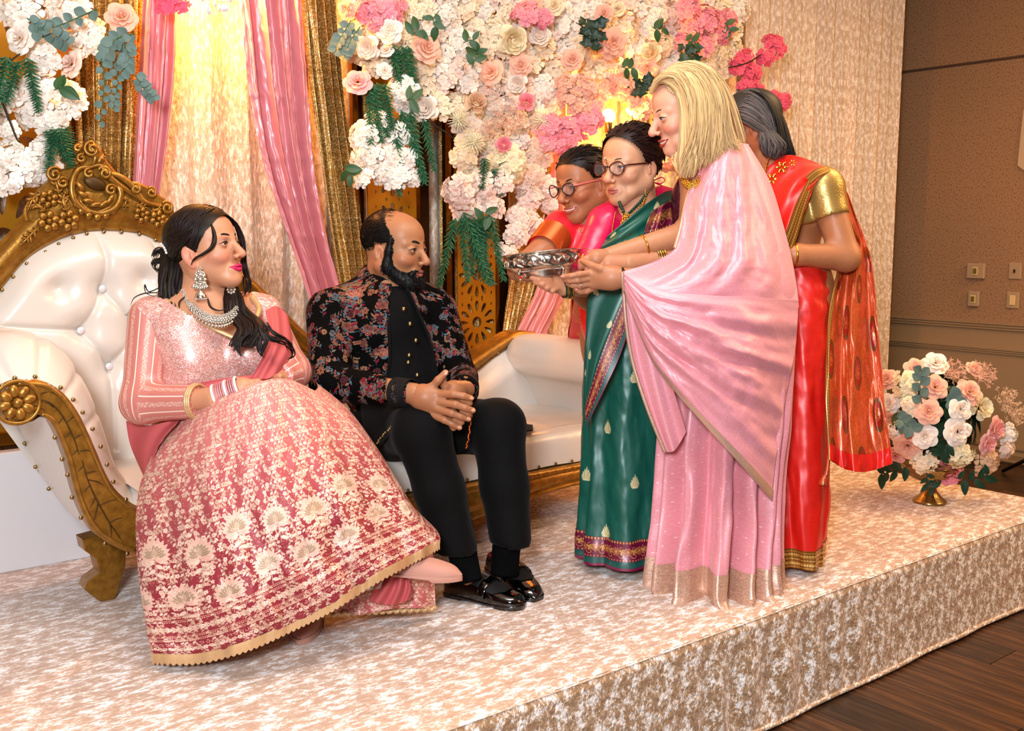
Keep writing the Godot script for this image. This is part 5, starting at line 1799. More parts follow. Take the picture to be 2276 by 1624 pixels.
	for k in 8:
		var x := (k % 2) * 256.0 + 64 + (128 if (k / 2) % 2 else 0); var y := (k / 2) * 128.0 + 64
		rz.ell(x,y,34,52,0,Color(0.62,0.07,0.03),Color(0.40,0.22,0.06))
		rz.flower(x,y,20,7,Color(0.70,0.22,0.08),Color(0.80,0.55,0.25),Color(0.8,0.5,0.2))
	M.red_zari = printed(rz.tex(),0.34,0.3,0.8)
	var zb := CV.new(256,96,Color(0.70,0.48,0.18))
	for y in [2,18,40,56,78,92]: zb.im.fill_rect(Rect2i(0,y,256,4),Color(0.42,0.24,0.06))
	for k in 16:
		zb.leaf(k * 16.0,30,14,6,-0.6,Color(0.92,0.76,0.42))
		zb.leaf(k * 16.0,68,14,6,0.6,Color(0.92,0.76,0.42))
		zb.ell(k * 16.0 + 8,48,3,3,0,Color(0.95,0.85,0.55))
	M.zari_border = printed(zb.tex(),0.3,0.55,0.8)
	# --- coral silk and plain cloths
	var co := CV.new(512,512,Color(0.86,0.20,0.22))
	for k in 40:
		var x := r.randf() * 512; var y := r.randf() * 512
		co.flower(x,y,26,6,Color(0.85,0.36,0.12),Color(0.90,0.58,0.22),Color(0.8,0.12,0.25),k)
		co.curl(x + 30,y,16,k,1,3,Color(0.88,0.5,0.2))
	M.coral_brocade = printed(co.tex(),0.35,0.15,0.6)
	M.coral_silk = mat(Color(0.90,0.13,0.20),0.36,0.05,0.6)
	M.magenta_silk = mat(Color(0.80,0.01,0.28),0.34,0.05,0.6)
	M.gold_cloth = mat(Color(0.72,0.58,0.30),0.34,0.55,0.7)
	bump(M.gold_cloth,ntex(nz(0.06,8),[],256,4.0),0.4)
	tri(M.gold_cloth,Vector3(9,9,9))
	M.copper_zari = mat(Color(0.82,0.38,0.14),0.3,0.7,0.7)
	var mz := CV.new(256,256,Color(0.20,0.01,0.10))
	for k in 2600: mz.ell(r.randf() * 256,r.randf() * 256,1.6,1.6,0,[Color(0.45,0.03,0.22),Color(0.30,0.02,0.16),Color(0.60,0.20,0.30)][k % 3])
	M.plum_sequin = printed(mz.tex(),0.3,0.3,0.7)
	tri(M.plum_sequin,Vector3(6,6,6))
	M.black_cloth = mat(Color(0.012,0.012,0.014),0.8,0.0,0.25)
	M.black_cloth.rim_enabled = true
	M.black_cloth.rim = 0.25
	M.sock = mat(Color(0.02,0.022,0.026),0.9,0.0,0.2)
	M.patent = mat(Color(0.008,0.008,0.009),0.07,0.0,0.7)
	M.suede_black = mat(Color(0.03,0.032,0.036),0.7,0.0,0.4)
	bump(M.suede_black,ntex(nz(0.09,18),[],256,6.0),0.8)
	tri(M.suede_black,Vector3(12,12,12))
	M.blush_suede = mat(Color(0.72,0.53,0.47),0.85,0.0,0.25)
	M.lining = mat(Color(0.55,0.02,0.08),0.6)
	M.tulle = mat(Color(0.72,0.32,0.33),0.7)
	M.gold_lace = printed(sp.tex(),0.4,0.2,0.7)
	M.gold_lace.albedo_color = Color(0.97,0.97,0.80)
	M.glass = mat(Color(0.95,0.97,1.0,0.06),0.02,0.0,0.5)
	M.glass.transparency = BaseMaterial3D.TRANSPARENCY_ALPHA
	M.cream_lace = mat(Color(0.88,0.85,0.80),0.8)

# ---------------------------------------------------------------- the seated man
func shoe(at: Vector3,dir: Vector3,len: float,w: float,hts: Array,wds: Array,pitch := 0.0) -> Array:
	# returns [basis,upper,sole] of a shoe whose heel stands at `at`
	var z := Vector3(dir.x,0,dir.z).normalized()
	var x := Vector3.UP.cross(z)
	var b := Basis(x,Vector3.UP,z) * Basis(Vector3.RIGHT,pitch)
	var up := PackedVector3Array()
	var n := 30; var c := 25
	for k in n:
		var f := float(k) / (n - 1)
		var hw := crv(wds,f) * w
		var hh := crv(hts,f)
		for j in c:
			var a := PI * j / (c - 1)
			var e := cos(a); var g := sin(a)
			var px := hw * signf(e) * pow(absf(e),0.7)
			var py := 0.012 + hh * pow(g,0.75)
			up.append(at + b * Vector3(px,py,f * len))
	var upper := MB.new().grid(n,c,up)
	var sp := PackedVector3Array()
	for row in 4:
		for k in 61:
			var f := k / 60.0
			var side := 1.0 if f < 0.5 else -1.0
			var g := f * 2.0 if f < 0.5 else 2.0 - f * 2.0
			var hw := crv(wds,g) * w + 0.003
			var y: float = [0.014,0.013,0.001,0.0][row]
			if g > 0.27 and g < 0.72 and row >= 2: y += 0.006
			var sh := 1.0 if row in [1,2] else 0.93
			sp.append(at + b * Vector3(hw * side * sh,y,g * (len + 0.006) - 0.003))
	var sole := MB.new().grid(4,61,sp)
	var ci := sole.vert(at + b * Vector3(0,0.0,len * 0.5))
	for k in 60: sole.tri(3 * 61 + k,3 * 61 + k + 1,ci)
	return [b,upper,sole]

func build_groom() -> void:
	var skin := Color(0.66,0.45,0.31)
	var who := person("seated bald bearded man in a black embroidered jacket, hands clasped, looking right",stage_at(Vector3(1.85,ST,-0.95)))
	var H := {"c": q(879,551,3.42),"F": rgt * 0.90 - fwh * 0.44 - Vector3(0,0.05,0),"up": (Vector3.UP + rgt * 0.02).normalized(),"s": 1.09,"skin": skin,"smile": 0.3,"jaw": 1.25,"cheek": 1.08,"nose": 1.12,"brow_w": 1.7,"gaze": rgt * 0.94 - fwh * 0.32,"neck": 1.12,"eye": 0.0050,"lip": Color(0.66,0.36,0.30)}
	var m := head_mesh(H)
	# body under the clothes,hands
	var D := SDF.new()
	D.cone(q(866,610,3.43),q(864,670,3.44),0.058,0.068,0.03)
	D.cone(q(740,690,3.34),q(965,685,3.50),0.06,0.06,0.05)
	D.ell(q(862,760,3.43),Vector3(0.15,0.18,0.10),frame(Vector3(0,0,1)),0.05)
	D.ell(q(880,900,3.46),Vector3(0.16,0.16,0.12),frame(Vector3(0,0,1)),0.05)
	for L in [[[735,700,3.33],[733,845,3.20],[925,874,3.05]],[[970,690,3.50],[1030,845,3.38],[1030,868,3.17]]]:
		D.cone(q(L[0][0],L[0][1],L[0][2]),q(L[1][0],L[1][1],L[1][2]),0.05,0.042,0.02)
		D.cone(q(L[1][0],L[1][1],L[1][2]),q(L[2][0],L[2][1],L[2][2]),0.042,0.030,0.02)
	for L in [[[860,930,3.44],[935,945,3.08],[1022,1225,3.11],[1038,1280,3.12]],[[960,930,3.52],[1102,940,3.20],[1134,1205,3.19],[1123,1260,3.21]]]:
		D.cone(q(L[0][0],L[0][1],L[0][2]),q(L[1][0],L[1][1],L[1][2]),0.075,0.058,0.02)
		D.cone(q(L[1][0],L[1][1],L[1][2]),q(L[2][0],L[2][1],L[2][2]),0.050,0.028,0.02)
		D.cone(q(L[2][0],L[2][1],L[2][2]),q(L[3][0],L[3][1],L[3][2]),0.026,0.028,0.02)
	m.add(skin_paint(D.build(0.013),skin))
	var Hd := SDF.new()
	# right hand,its back to the viewer: palm,four fingers and a thumb laid over the left hand
	Hd.cone(q(908,878,3.06),q(945,882,3.04),0.026,0.030,0.02)
	Hd.cone(q(940,870,3.045),q(982,880,3.03),0.022,0.018,0.02)
	Hd.cone(q(938,888,3.04),q(976,905,3.03),0.022,0.017,0.02)
	Hd.cone(q(935,895,3.05),q(966,920,3.045),0.020,0.015,0.02)
	var rf := [[[978,876,3.025],[1008,876,3.0],[1030,880,3.0],[1047,885,3.01]],[[977,893,3.022],[1012,899,2.995],[1034,906,3.0],[1051,912,3.01]],[[972,909,3.025],[1004,918,3.0],[1024,925,3.005],[1041,931,3.015]],[[963,922,3.035],[988,933,3.015],[1006,942,3.015],[1021,950,3.02]]]
	for f in rf: finger(Hd,uvd(f),0.0118)
	finger(Hd,uvd([[940,872,3.05],[958,862,3.04],[974,845,3.03],[990,828,3.035]]),0.0135,0.008)
	# left hand behind it: thumb beside the other,fingers showing in the gaps
	Hd.cone(q(1035,866,3.16),q(1005,868,3.09),0.028,0.030,0.02)
	Hd.cone(q(1010,872,3.10),q(985,890,3.06),0.028,0.024,0.02)
	finger(Hd,uvd([[1008,862,3.09],[990,858,3.06],[982,848,3.055],[985,836,3.06]]),0.0125,0.008)
	for f in [[[1012,878,3.05],[1030,890,3.02],[1044,896,3.022]],[[1012,890,3.05],[1028,910,3.018],[1042,921,3.022]],[[1004,905,3.05],[1014,928,3.022],[1026,938,3.026]],[[998,915,3.05],[1000,936,3.03],[1008,951,3.03]]]: finger(Hd,uvd(f),0.0115)
	m.add(skin_paint(Hd.build(0.0034),Color(0.62,0.41,0.28),8))
	part("body",m.mesh(),M.skin,who)
	for f in rf: nail(who,q(f[3][0] + 1,f[3][1] - 1,f[3][2] - 0.007),q(f[3][0],f[3][1],f[3][2]) - q(f[2][0],f[2][1],f[2][2]),upv * 0.5 - fwd,Color(0.80,0.56,0.45))
	nail(who,q(990,829,3.026),q(990,828,3.03) - q(974,845,3.03),-fwd - rgt * 0.3,Color(0.80,0.56,0.45),0.007)
	face_parts(who,H)
	# hair: thin on top,full at the sides and back
	var X := head_xf(H)
	var I := X.affine_inverse()
	var hn := nz(60.0,5)
	var side_hair := func(p: Vector3) -> bool:
		var l := I * p
		var lim := crv([[-0.07,-0.03],[-0.045,0.012],[-0.02,0.022],[0.0,0.036],[0.03,0.034],[0.06,0.014],[0.085,-0.004],[0.12,-0.02]],l.y) + 0.006 * hn.get_noise_3dv(p)
		if l.y < -0.005 and l.z > 0.010 - l.y * 0.2 and l.z < 0.028 and absf(l.x) > 0.05: return true
		if absf(l.x) > 0.062 and l.y < 0.016 and l.y > -0.06 and l.z > -0.032 and l.z < 0.012: return false
		return l.z < lim and l.y > -0.075
	var sk := trim(skull(H,Vector3(0.003,0.0022,0.0035),0.005),side_hair)
	paint(sk,func(p: Vector3,_n: Vector3) -> Color:
		var l := I * p
		return lin(0.045,0.035,0.03).lerp(lin(0.40,0.27,0.19),0.75 * smoothstep(0.066,0.10,l.y)))
	var hm := MB.new().add(sk)
	var r := RandomNumberGenerator.new()
	r.seed = 4
	var strands := MB.new()
	for k in range(0,2300):
		var i := sk.x[(r.randi() % (sk.x.size() / 3)) * 3]
		var p := sk.v[i]; var n := sk.n[i]
		var l := I * p
		if l.y > 0.085 and r.randf() < 0.5: continue
		var comb := (X.basis.z * -0.7 - X.basis.y * (0.9 - l.y * 6.0)).normalized()
		comb = (comb - n * comb.dot(n)).normalized()
		var len := r.randf_range(0.010,0.022)
		tube(PackedVector3Array([p - n * 0.001,p + comb * len * 0.5 + n * 0.0035,p + comb * len + n * 0.002]),[0.0011,0.0009,0.0003],3,lin(0.04,0.03,0.026) * r.randf_range(0.6,2.2),false,1.0,Vector3.ZERO,strands)
	for k in 260:                                   # a few thin hairs over the bare front of the crown
		var a := r.randf() * TAU; var d := r.randf() * 0.05
		var l := Vector3(cos(a) * d,0,sin(a) * d + 0.02)
		l.y = 0.036 + 0.077 * sqrt(maxf(0.0,1.0 - pow(l.x / 0.0725,2) - pow((l.z + 0.016) / 0.093,2)))
		var p := X * l
		tube(PackedVector3Array([p,X * (l + Vector3(l.x * 0.1,0.0015,-0.012)),X * (l + Vector3(l.x * 0.2,-0.001,-0.024))]),[0.0007,0.0006,0.0002],3,lin(0.05,0.04,0.03),false,1.0,Vector3.ZERO,strands)
	hm.add(strands)
	part("hair",hm.mesh(),M.hair,who)
	# beard and moustache
	var Bd := SDF.new()
	var s: float = H.s
	var bb := X.basis.orthonormalized()
	for e in [-1.0,1.0]:
		Bd.cone(X * Vector3(e * 0.0675,0.030,0.026),X * Vector3(e * 0.066,-0.010,0.020),0.007 * s,0.010 * s,0.01)
		Bd.cone(X * Vector3(e * 0.066,-0.010,0.020),X * Vector3(e * 0.062,-0.052,0.012),0.011 * s,0.017 * s,0.012)
		Bd.cone(X * Vector3(e * 0.060,-0.055,0.012),X * Vector3(e * 0.020,-0.100,0.062),0.022 * s,0.027 * s,0.02)
		Bd.cone(X * Vector3(e * 0.020,-0.060,0.0885),X * Vector3(e * 0.032,-0.075,0.079),0.0062 * s,0.0075 * s,0.006)
		Bd.cone(X * Vector3(e * 0.004,-0.0565,0.0985),X * Vector3(e * 0.020,-0.060,0.0885),0.0048 * s,0.0062 * s,0.004)
		Bd.cone(X * Vector3(e * 0.032,-0.075,0.079),X * Vector3(e * 0.022,-0.096,0.075),0.0075 * s,0.014 * s,0.01)
	Bd.ell(X * Vector3(0,-0.107,0.066),Vector3(0.032,0.026,0.025) * s,bb,0.02)
	Bd.ell(X * Vector3(0,-0.088,0.088),Vector3(0.010,0.012,0.007) * s,bb,0.006)
	Bd.ell(X * Vector3(0,-0.048,0.075),Vector3(0.040,0.016,0.05) * s,bb,0.006,1)
	var bm := Bd.build(0.0042,func(p: Vector3) -> float: return 0.0022 * hn.get_noise_3dv(p * 1.6))
	paint(bm,func(p: Vector3,_n: Vector3) -> Color: return lin(0.035,0.028,0.026) * (1.0 + 0.5 * hn.get_noise_3dv(p)))
	var bs := MB.new()
	for k in 2600:
		var i := r.randi() % bm.v.size()
		var p := bm.v[i]; var n := bm.n[i]
		var l := I * p
		var comb := (-X.basis.y * 1.0 + X.basis.z * 0.35 - X.basis.x * signf(l.x) * 0.1 + Vector3(r.randf_range(-0.4,0.4),r.randf_range(-0.3,0.3),r.randf_range(-0.4,0.4))).normalized()
		comb = (comb - n * comb.dot(n) * 0.8 + n * 0.25).normalized()
		var len := r.randf_range(0.006,0.013)
		tube(PackedVector3Array([p,p + comb * len * 0.5 + n * 0.001,p + comb * len]),[0.0009,0.0007,0.0002],3,lin(0.05,0.04,0.035) * r.randf_range(0.5,3.5),false,1.0,Vector3.ZERO,bs)
	bm.add(bs)
	part("beard",bm.mesh(),M.hair,who)
	# black tunic with a band collar and buttons
	var K := SDF.new()
	var tz := frame(Vector3(0.12,0.0,1.0))
	K.ell(q(872,750,3.42),Vector3(0.165,0.17,0.122),tz,0.06)
	K.ell(q(890,860,3.42),Vector3(0.165,0.15,0.142),tz,0.06)
	K.ell(q(895,930,3.46),Vector3(0.19,0.11,0.15),tz,0.06)
	K.cone(q(864,655,3.44),q(864,690,3.44),0.066,0.085,0.04)
	var tn := part("tunic",K.build(0.010).mesh(),M.black_cloth,who)
	var col := MB.new()
	var cpts := PackedVector3Array()
	for row in 3:
		for k in 25:
			var a := TAU * k / 24.0
			var c := q(863,632,3.43) + Vector3(0,[-0.04,0.0,0.018][row],0) + (fwh * -0.25 - rgt * 0.2) * -0.02 * row
			cpts.append(c + rgt * cos(a) * 0.070 - fwh * sin(a) * 0.068 + Vector3(0,-0.030 * cos(a),0))
	col.grid(3,25,cpts)
	part("collar",col.mesh(),M.black_cloth,tn)
	for k in [[897,687],[911,720],[924,757],[909,790],[907,806],[927,834]]:
		var best := Vector3.ZERO
		var bd := 9.0
		var at := q(k[0],k[1],3.275)
		part("button",ball(at,Vector3(0.0066,0.0078,0.004),5,9,frame(-fwd)).mesh(),M.brass,tn)
	# the jacket
	var J := SDF.new()
	J.ell(q(868,745,3.42),Vector3(0.188,0.175,0.140),tz,0.06)
	J.ell(q(880,850,3.44),Vector3(0.195,0.15,0.150),tz,0.06)
	J.ell(q(850,690,3.47),Vector3(0.17,0.09,0.10),tz,0.05)
	J.cone(q(735,688,3.34),q(835,650,3.44),0.068,0.066,0.04)
	J.cone(q(835,650,3.44),q(900,655,3.49),0.066,0.066,0.04)
	J.cone(q(900,655,3.49),q(962,684,3.49),0.066,0.066,0.04)
	J.cone(q(838,625,3.46),q(850,650,3.46),0.066,0.072,0.03)
	var bones := [[q(868,930,3.44),q(868,650,3.44),0.17]]
	for L in [[[733,700,3.33],[735,850,3.20],[895,872,3.07],0.074,0.062,0.040],[[972,698,3.49],[1022,842,3.38],[1030,868,3.22],0.070,0.056,0.048]]:
		J.cone(q(L[0][0],L[0][1],L[0][2]),q(L[1][0],L[1][1],L[1][2]),L[3],L[4],0.03)
		J.cone(q(L[1][0],L[1][1],L[1][2]),q(L[2][0],L[2][1],L[2][2]),L[4],L[5],0.025)
		bones.append([q(L[0][0],L[0][1],L[0][2]),q(L[1][0],L[1][1],L[1][2]),L[3]])
		bones.append([q(L[1][0],L[1][1],L[1][2]),q(L[2][0],L[2][1],L[2][2]),L[5]])
	J.cone(q(866,560,3.42),q(862,640,3.43),0.068,0.062,0.01,1)
	J.cut(q(870,935,3.4),Vector3.DOWN)
	var jn := nz(7.0,6)
	var jm := J.build(0.0085,func(p: Vector3) -> float: return 0.005 * jn.get_noise_3dv(p))
	var lapel := PackedVector2Array([Vector2(872,622),Vector2(866,660),Vector2(864,720),Vector2(866,790),Vector2(858,850),Vector2(850,900),Vector2(985,940),Vector2(984,880),Vector2(968,810),Vector2(955,750),Vector2(930,690),Vector2(910,650),Vector2(900,622)])
	jm = trim(jm,func(p: Vector3) -> bool:
		var d := p - EYE
		var z := d.dot(fwd)
		if z > 3.42: return true
		var uv := Vector2(1138.0 + FOC * d.dot(rgt) / z,812.0 - FOC * d.dot(upv) / z)
		return not Geometry2D.is_point_in_polygon(uv,lapel) or p.distance_to(q(1030,868,3.2)) < 0.075 or p.distance_to(q(905,872,3.06)) < 0.05)
	var jk := part("jacket",bone_uv(jm,bones,1.85,-fwh).mesh(),M.jacket,who)
	for L in [[[868,632,3.345],[864,665,3.31],[863,720,3.268],[866,790,3.258],[859,850,3.262]],[[905,640,3.36],[928,690,3.325],[953,750,3.30],[967,810,3.295],[984,880,3.30]]]:
		part("piping",tube(curve(uvd(L),24),[0.0045],6).mesh(),M.black_cloth,jk)
	for k in [[q(880,872,3.085),q(914,874,3.055),0.044],[q(1030,858,3.28),q(1031,870,3.22),0.048]]:
		var cf := MB.new()
		cf.add(tube(PackedVector3Array([k[0],k[1]]),[k[2],k[2] - 0.003],24,Color.WHITE,false))
		for i in 12: cf.add(tube(ring_path((k[0] as Vector3).lerp(k[1],i / 11.0),k[1] - k[0],k[2] + 0.0006 - 0.00025 * i,26),[0.0014],5,Color.WHITE,false))
		part("cuff_band",cf.mesh(),M.suede_black,jk)
	# tunic tails over the thighs and a corner lying on the seat
	for L in [[[[800,898,3.30],[850,893,3.20],[910,905,3.12]],[[820,980,3.20],[842,990,3.16],[870,960,3.08]],[[800,898,3.30],[808,945,3.24],[820,980,3.20]],[[910,905,3.12],[890,935,3.08],[870,960,3.08]]],[[[975,920,3.14],[1010,925,3.14],[1045,900,3.16]],[[985,1002,3.20],[1010,1005,3.20],[1032,1000,3.18]],[[975,920,3.14],[975,960,3.17],[985,1002,3.20]],[[1045,900,3.16],[1042,950,3.15],[1032,1000,3.18]]]]:
		part("tunic_tail",thick(coons(L[0],L[1],L[2],L[3],14,18),0.003,14,18).mesh(),M.black_cloth,tn)
	part("tunic_tail",thick(sheet(6,6,func(a: float,b: float) -> Vector3: return py(lerpf(1130,1184,a),lerpf(938,961,b * (0.4 + 0.6 * a)),0.752) + Vector3(0,0.01 * sin(a * 5.0 + b * 3.0),0)),0.004,6,6).mesh(),M.black_cloth,tn)
	for L in [[[838,985,3.155],[850,968,3.12],[868,950,3.085],[890,928,3.06],[912,904,3.06]],[[1036,995,3.12],[1042,968,3.11],[1046,935,3.115],[1052,905,3.12]]]:
		var st := MB.new()
		var p := curve(uvd(L),18)
		for i in 17: st.add(ball(p[i] + Vector3(0.002 * sin(i * 2.0),0,0),Vector3(0.0055,0.003,0.003),4,6,frame(p[i + 1] - p[i]) * Basis(Vector3.UP,PI / 2)),Transform3D(),Color(1,1,1))
		part("embroidered_edge",st.mesh(),M.copper_zari if L[0][0] > 900 else M.gold_cloth,tn)
	# trousers
	var Tr := SDF.new()
	Tr.ell(q(900,950,3.48),Vector3(0.19,0.11,0.16),tz,0.05)
	for L in [[[862,945,3.44,0.098],[938,958,3.09,0.084],[978,1090,3.09,0.074],[1016,1222,3.10,0.062]],[[965,950,3.52,0.096],[1104,948,3.22,0.084],[1122,1080,3.19,0.074],[1135,1205,3.17,0.066]]]:
		for i in 3: Tr.cone(q(L[i][0],L[i][1],L[i][2]),q(L[i + 1][0],L[i + 1][1],L[i + 1][2]),L[i][3],L[i + 1][3],0.03)
		var a := q(L[3][0],L[3][1],L[3][2]); var b := q(L[2][0],L[2][1],L[2][2])
		Tr.ell(a + (a - b).normalized() * 0.05,Vector3(0.055,0.06,0.055),Basis(),0.004,1)
	Tr.cut(q(1022,1224,3.10),Vector3.DOWN)
	var tw := nz(5.0,16)
	var tm := Tr.build(0.011,func(p: Vector3) -> float: return 0.006 * tw.get_noise_3d(p.x,p.y * 0.5,p.z))
	part("trousers",tm.mesh(),M.black_cloth,who)
	for L in [[[1016,1160,3.11],[1032,1250,3.12],[1040,1290,3.12]],[[1134,1140,3.185],[1124,1232,3.205],[1122,1275,3.21]]]:
		part("sock",tube(curve(uvd(L),10),[0.046,0.044,0.045],16).mesh(),M.sock,who)
	for S in [[py(992,1318,ST),py(1163,1352,ST)],[py(1092,1262,ST),py(1192,1338,ST)]]:
		var d: Vector3 = S[1] - S[0]
		d.y = 0
		var hts := [[0.0,0.040],[0.06,0.052],[0.2,0.060],[0.34,0.066],[0.45,0.064],[0.58,0.052],[0.72,0.040],[0.86,0.030],[0.95,0.022],[1.0,0.004]]
		var wds := [[0.0,0.3],[0.05,0.62],[0.2,0.72],[0.4,0.82],[0.6,0.98],[0.75,1.0],[0.88,0.86],[0.96,0.55],[1.0,0.12]]
		var ln := maxf(d.length(),0.275)
		var sh := shoe(S[0],d,ln,0.047,hts,wds)
		var o := part("shoe",(sh[1] as MB).mesh(),M.patent,who)
		part("sole",(sh[2] as MB).mesh(),M.patent,o)
		var b: Basis = sh[0]
		var at: Vector3 = S[0]
		var f := func(a: float,t: float) -> Vector3:
			var z := lerpf(0.36,0.80,t)
			var an := PI * lerpf(0.20,0.80,a) if t < 0.75 else PI * lerpf(lerpf(0.20,0.42,(t - 0.75) * 4),lerpf(0.80,0.58,(t - 0.75) * 4),a)
			var hw := crv(wds,z) * 0.047 + 0.0025
			var hh := crv(hts,z) + 0.0025
			return at + b * Vector3(hw * signf(cos(an)) * pow(absf(cos(an)),0.7),0.012 + hh * pow(sin(an),0.75),z * ln)
		part("vamp",sheet(20,16,f).mesh(),M.suede_black,o)
		var sf := func(e: float,t: float) -> Vector3:
			var an := PI * lerpf(0.04,0.96,e)
			var z := lerpf(0.50,0.585,t) + 0.03 * sin(an)
			return at + b * Vector3((crv(wds,z) * 0.047 + 0.0055) * signf(cos(an)) * pow(absf(cos(an)),0.7),0.012 + (crv(hts,z) + 0.0055) * pow(sin(an),0.75),z * ln)
		part("strap",thick(sheet(5,20,sf),0.003,5,20).mesh(),M.patent,o)
		var li := PackedVector3Array()
		for k in 25:
			var a := TAU * k / 24.0
			li.append(at + b * Vector3(cos(a) * 0.030,0.066 + 0.008 * sin(a),ln * 0.19 + sin(a) * 0.052))
		part("opening_edge",tube(li,[0.004],6,Color.WHITE,false).mesh(),M.lining,o)

func stage_at(p: Vector3) -> Vector3:
	return p

# ---------------------------------------------------------------- the seated bride
func jewel(m: MB,at: Vector3,r: float,n: int,dir: Vector3,col := Color.WHITE) -> void:     # a small flower of stones
	var b := ball(Vector3.ZERO,Vector3.ONE * r * 0.36,4,6)
	var f := frame(dir)
	m.add(ball(at,Vector3.ONE * r * 0.42,4,7),Transform3D(),col)
	for k in n: m.add(b,Transform3D(Basis(),at + (f.x * cos(TAU * k / n) + f.y * sin(TAU * k / n)) * r * 0.72))

func build_bride() -> void:
	var skin := Color(0.77,0.54,0.41)
	var who := person("seated bride in a rose pink embroidered gown with long dark wavy hair",Vector3(1.2,ST,-0.95))
	var pit := 0.20
	var F := (rgt * 0.95 - fwh * 0.30).normalized()
	var H := {"c": q(457,552,2.99),"F": F * cos(pit) + Vector3.UP * sin(pit),"up": (Vector3.UP * cos(pit) - F * sin(pit)),"s": 1.04,"skin": skin,"smile": 0.55,"jaw": 0.92,"nose": 1.08,"cheek": 1.06,"brow_w": 1.35,"brow": Color(0.06,0.03,0.03),"lip": Color(0.76,0.10,0.33),"blush": Color(0.88,0.50,0.45),"shadow": Color(0.42,0.24,0.22),"gaze": rgt * 0.93 - fwh * 0.25 + Vector3.UP * 0.12,"eye": 0.0044,"lips": 1.1,"lash": Color(0.02,0.01,0.01)}
	var m := head_mesh(H)
	var D := SDF.new()
	D.cone(q(448,620,3.0),q(452,690,3.02),0.056,0.066,0.03)
	D.cone(q(335,705,2.97),q(455,690,3.03),0.050,0.07,0.05)
	D.cone(q(455,690,3.03),q(580,690,3.14),0.07,0.050,0.05)
	D.ell(q(462,760,3.03),Vector3(0.145,0.13,0.095),frame(Vector3(0.15,0,1)),0.05)
	D.ell(q(445,900,3.08),Vector3(0.15,0.18,0.12),frame(Vector3(0.15,0,1)),0.05)
	for L in [[[330,712,2.97],[318,895,2.89],[480,885,2.805]],[[588,700,3.14],[655,828,3.06],[600,845,2.93]]]:
		D.cone(q(L[0][0],L[0][1],L[0][2]),q(L[1][0],L[1][1],L[1][2]),0.046,0.036,0.02)
		D.cone(q(L[1][0],L[1][1],L[1][2]),q(L[2][0],L[2][1],L[2][2]),0.036,0.029,0.02)
	D.cone(q(480,885,2.80),q(500,876,2.81),0.030,0.027,0.02)
	for L in [[[430,930,3.05],[610,900,2.86],[740,1210,2.95],[830,1262,2.92]],[[480,930,3.1],[640,930,2.95],[690,1290,2.85],[700,1350,2.86]]]:
		for i in 3: D.cone(q(L[i][0],L[i][1],L[i][2]),q(L[i + 1][0],L[i + 1][1],L[i + 1][2]),[0.07,0.052,0.036][i],[0.052,0.036,0.03][i],0.03)
	m.add(skin_paint(D.build(0.012),skin))
	var Hd := SDF.new()
	Hd.cone(q(498,877,2.81),q(540,862,2.82),0.026,0.030,0.02)
	for k in 4: finger(Hd,uvd([[545,852 + k * 6,2.82],[572,848 + k * 8,2.82],[596,858 + k * 7,2.84]]),0.0095)
	finger(Hd,uvd([[606,846,2.92],[616,838,2.90],[622,836,2.89]]),0.0098)
	m.add(skin_paint(Hd.build(0.0036),skin))
	part("body",m.mesh(),M.skin,who)
	face_parts(who,H)
	# gown bodice and sleeves
	var Bo := SDF.new()
	var tz := frame(Vector3(0.35,0,1))
	Bo.ell(q(455,745,3.03),Vector3(0.165,0.13,0.115),tz,0.05)
	Bo.ell(q(438,800,2.955),Vector3(0.085,0.075,0.075),tz,0.04)
	Bo.ell(q(552,790,3.01),Vector3(0.080,0.072,0.075),tz,0.04)
	Bo.ell(q(462,850,3.05),Vector3(0.16,0.10,0.125),tz,0.05)
	Bo.cone(q(338,705,2.97),q(400,690,3.03),0.062,0.055,0.04)
	Bo.cone(q(560,690,3.12),q(585,695,3.14),0.058,0.058,0.04)
	Bo.cut(q(450,868,3.0),Vector3.DOWN)
	var neck := PackedVector2Array([Vector2(330,600),Vector2(372,668),Vector2(420,700),Vector2(475,728),Vector2(530,752),Vector2(548,735),Vector2(560,700),Vector2(560,640),Vector2(540,560),Vector2(400,560)])
	var on_neck := func(p: Vector3) -> bool:
		var d := p - EYE
		var z := d.dot(fwd)
		return not Geometry2D.is_point_in_polygon(Vector2(1138.0 + FOC * d.dot(rgt) / z,812.0 - FOC * d.dot(upv) / z),neck)
	var bo := trim(Bo.build(0.0075),on_neck)
	var bod := part("bodice",bone_uv(bo,[[q(455,880,3.04),q(455,650,3.04),0.15]],3.4,-fwh).mesh(),M.bodice,who)
	for L in [[[334,708,2.97],[316,895,2.89],[440,892,2.825],0.062,0.055,0.046],[[586,700,3.14],[650,826,3.06],[622,840,2.97],0.058,0.050,0.04]]:
		var a := q(L[0][0],L[0][1],L[0][2]); var b := q(L[1][0],L[1][1],L[1][2]); var c := q(L[2][0],L[2][1],L[2][2])
		var S := SDF.new()
		S.cone(a,b,L[3],L[4],0.02)
		S.cone(b,c,L[4],L[5],0.03)
		S.cut(c,c - b)
		part("sleeve",bone_uv(S.build(0.0075),[[a,b,L[3]],[b,c,L[5] + 0.008]],5.2,-fwh).mesh(),M.sleeve,who)
	for k in 3:
		part("sleeve_cuff",tube(ring_path(q(434 + k * 4,892,2.828 - k * 0.001),q(446,892,2.825) - q(316,895,2.89),0.0465),[0.0045],6,Color.WHITE,false).mesh(),M.gold_lace,who)
	for L in [[[352,650,2.975],[378,672,2.945],[420,702,2.915],[475,730,2.895],[528,754,2.905]],[[528,754,2.905],[548,740,2.935],[575,690,3.03],[560,660,3.07]]]:
		part("neckline_trim",tube(curve(uvd(L),30),[0.0085],8,Color.WHITE,true,0.6).mesh(),M.gold_lace,bod)
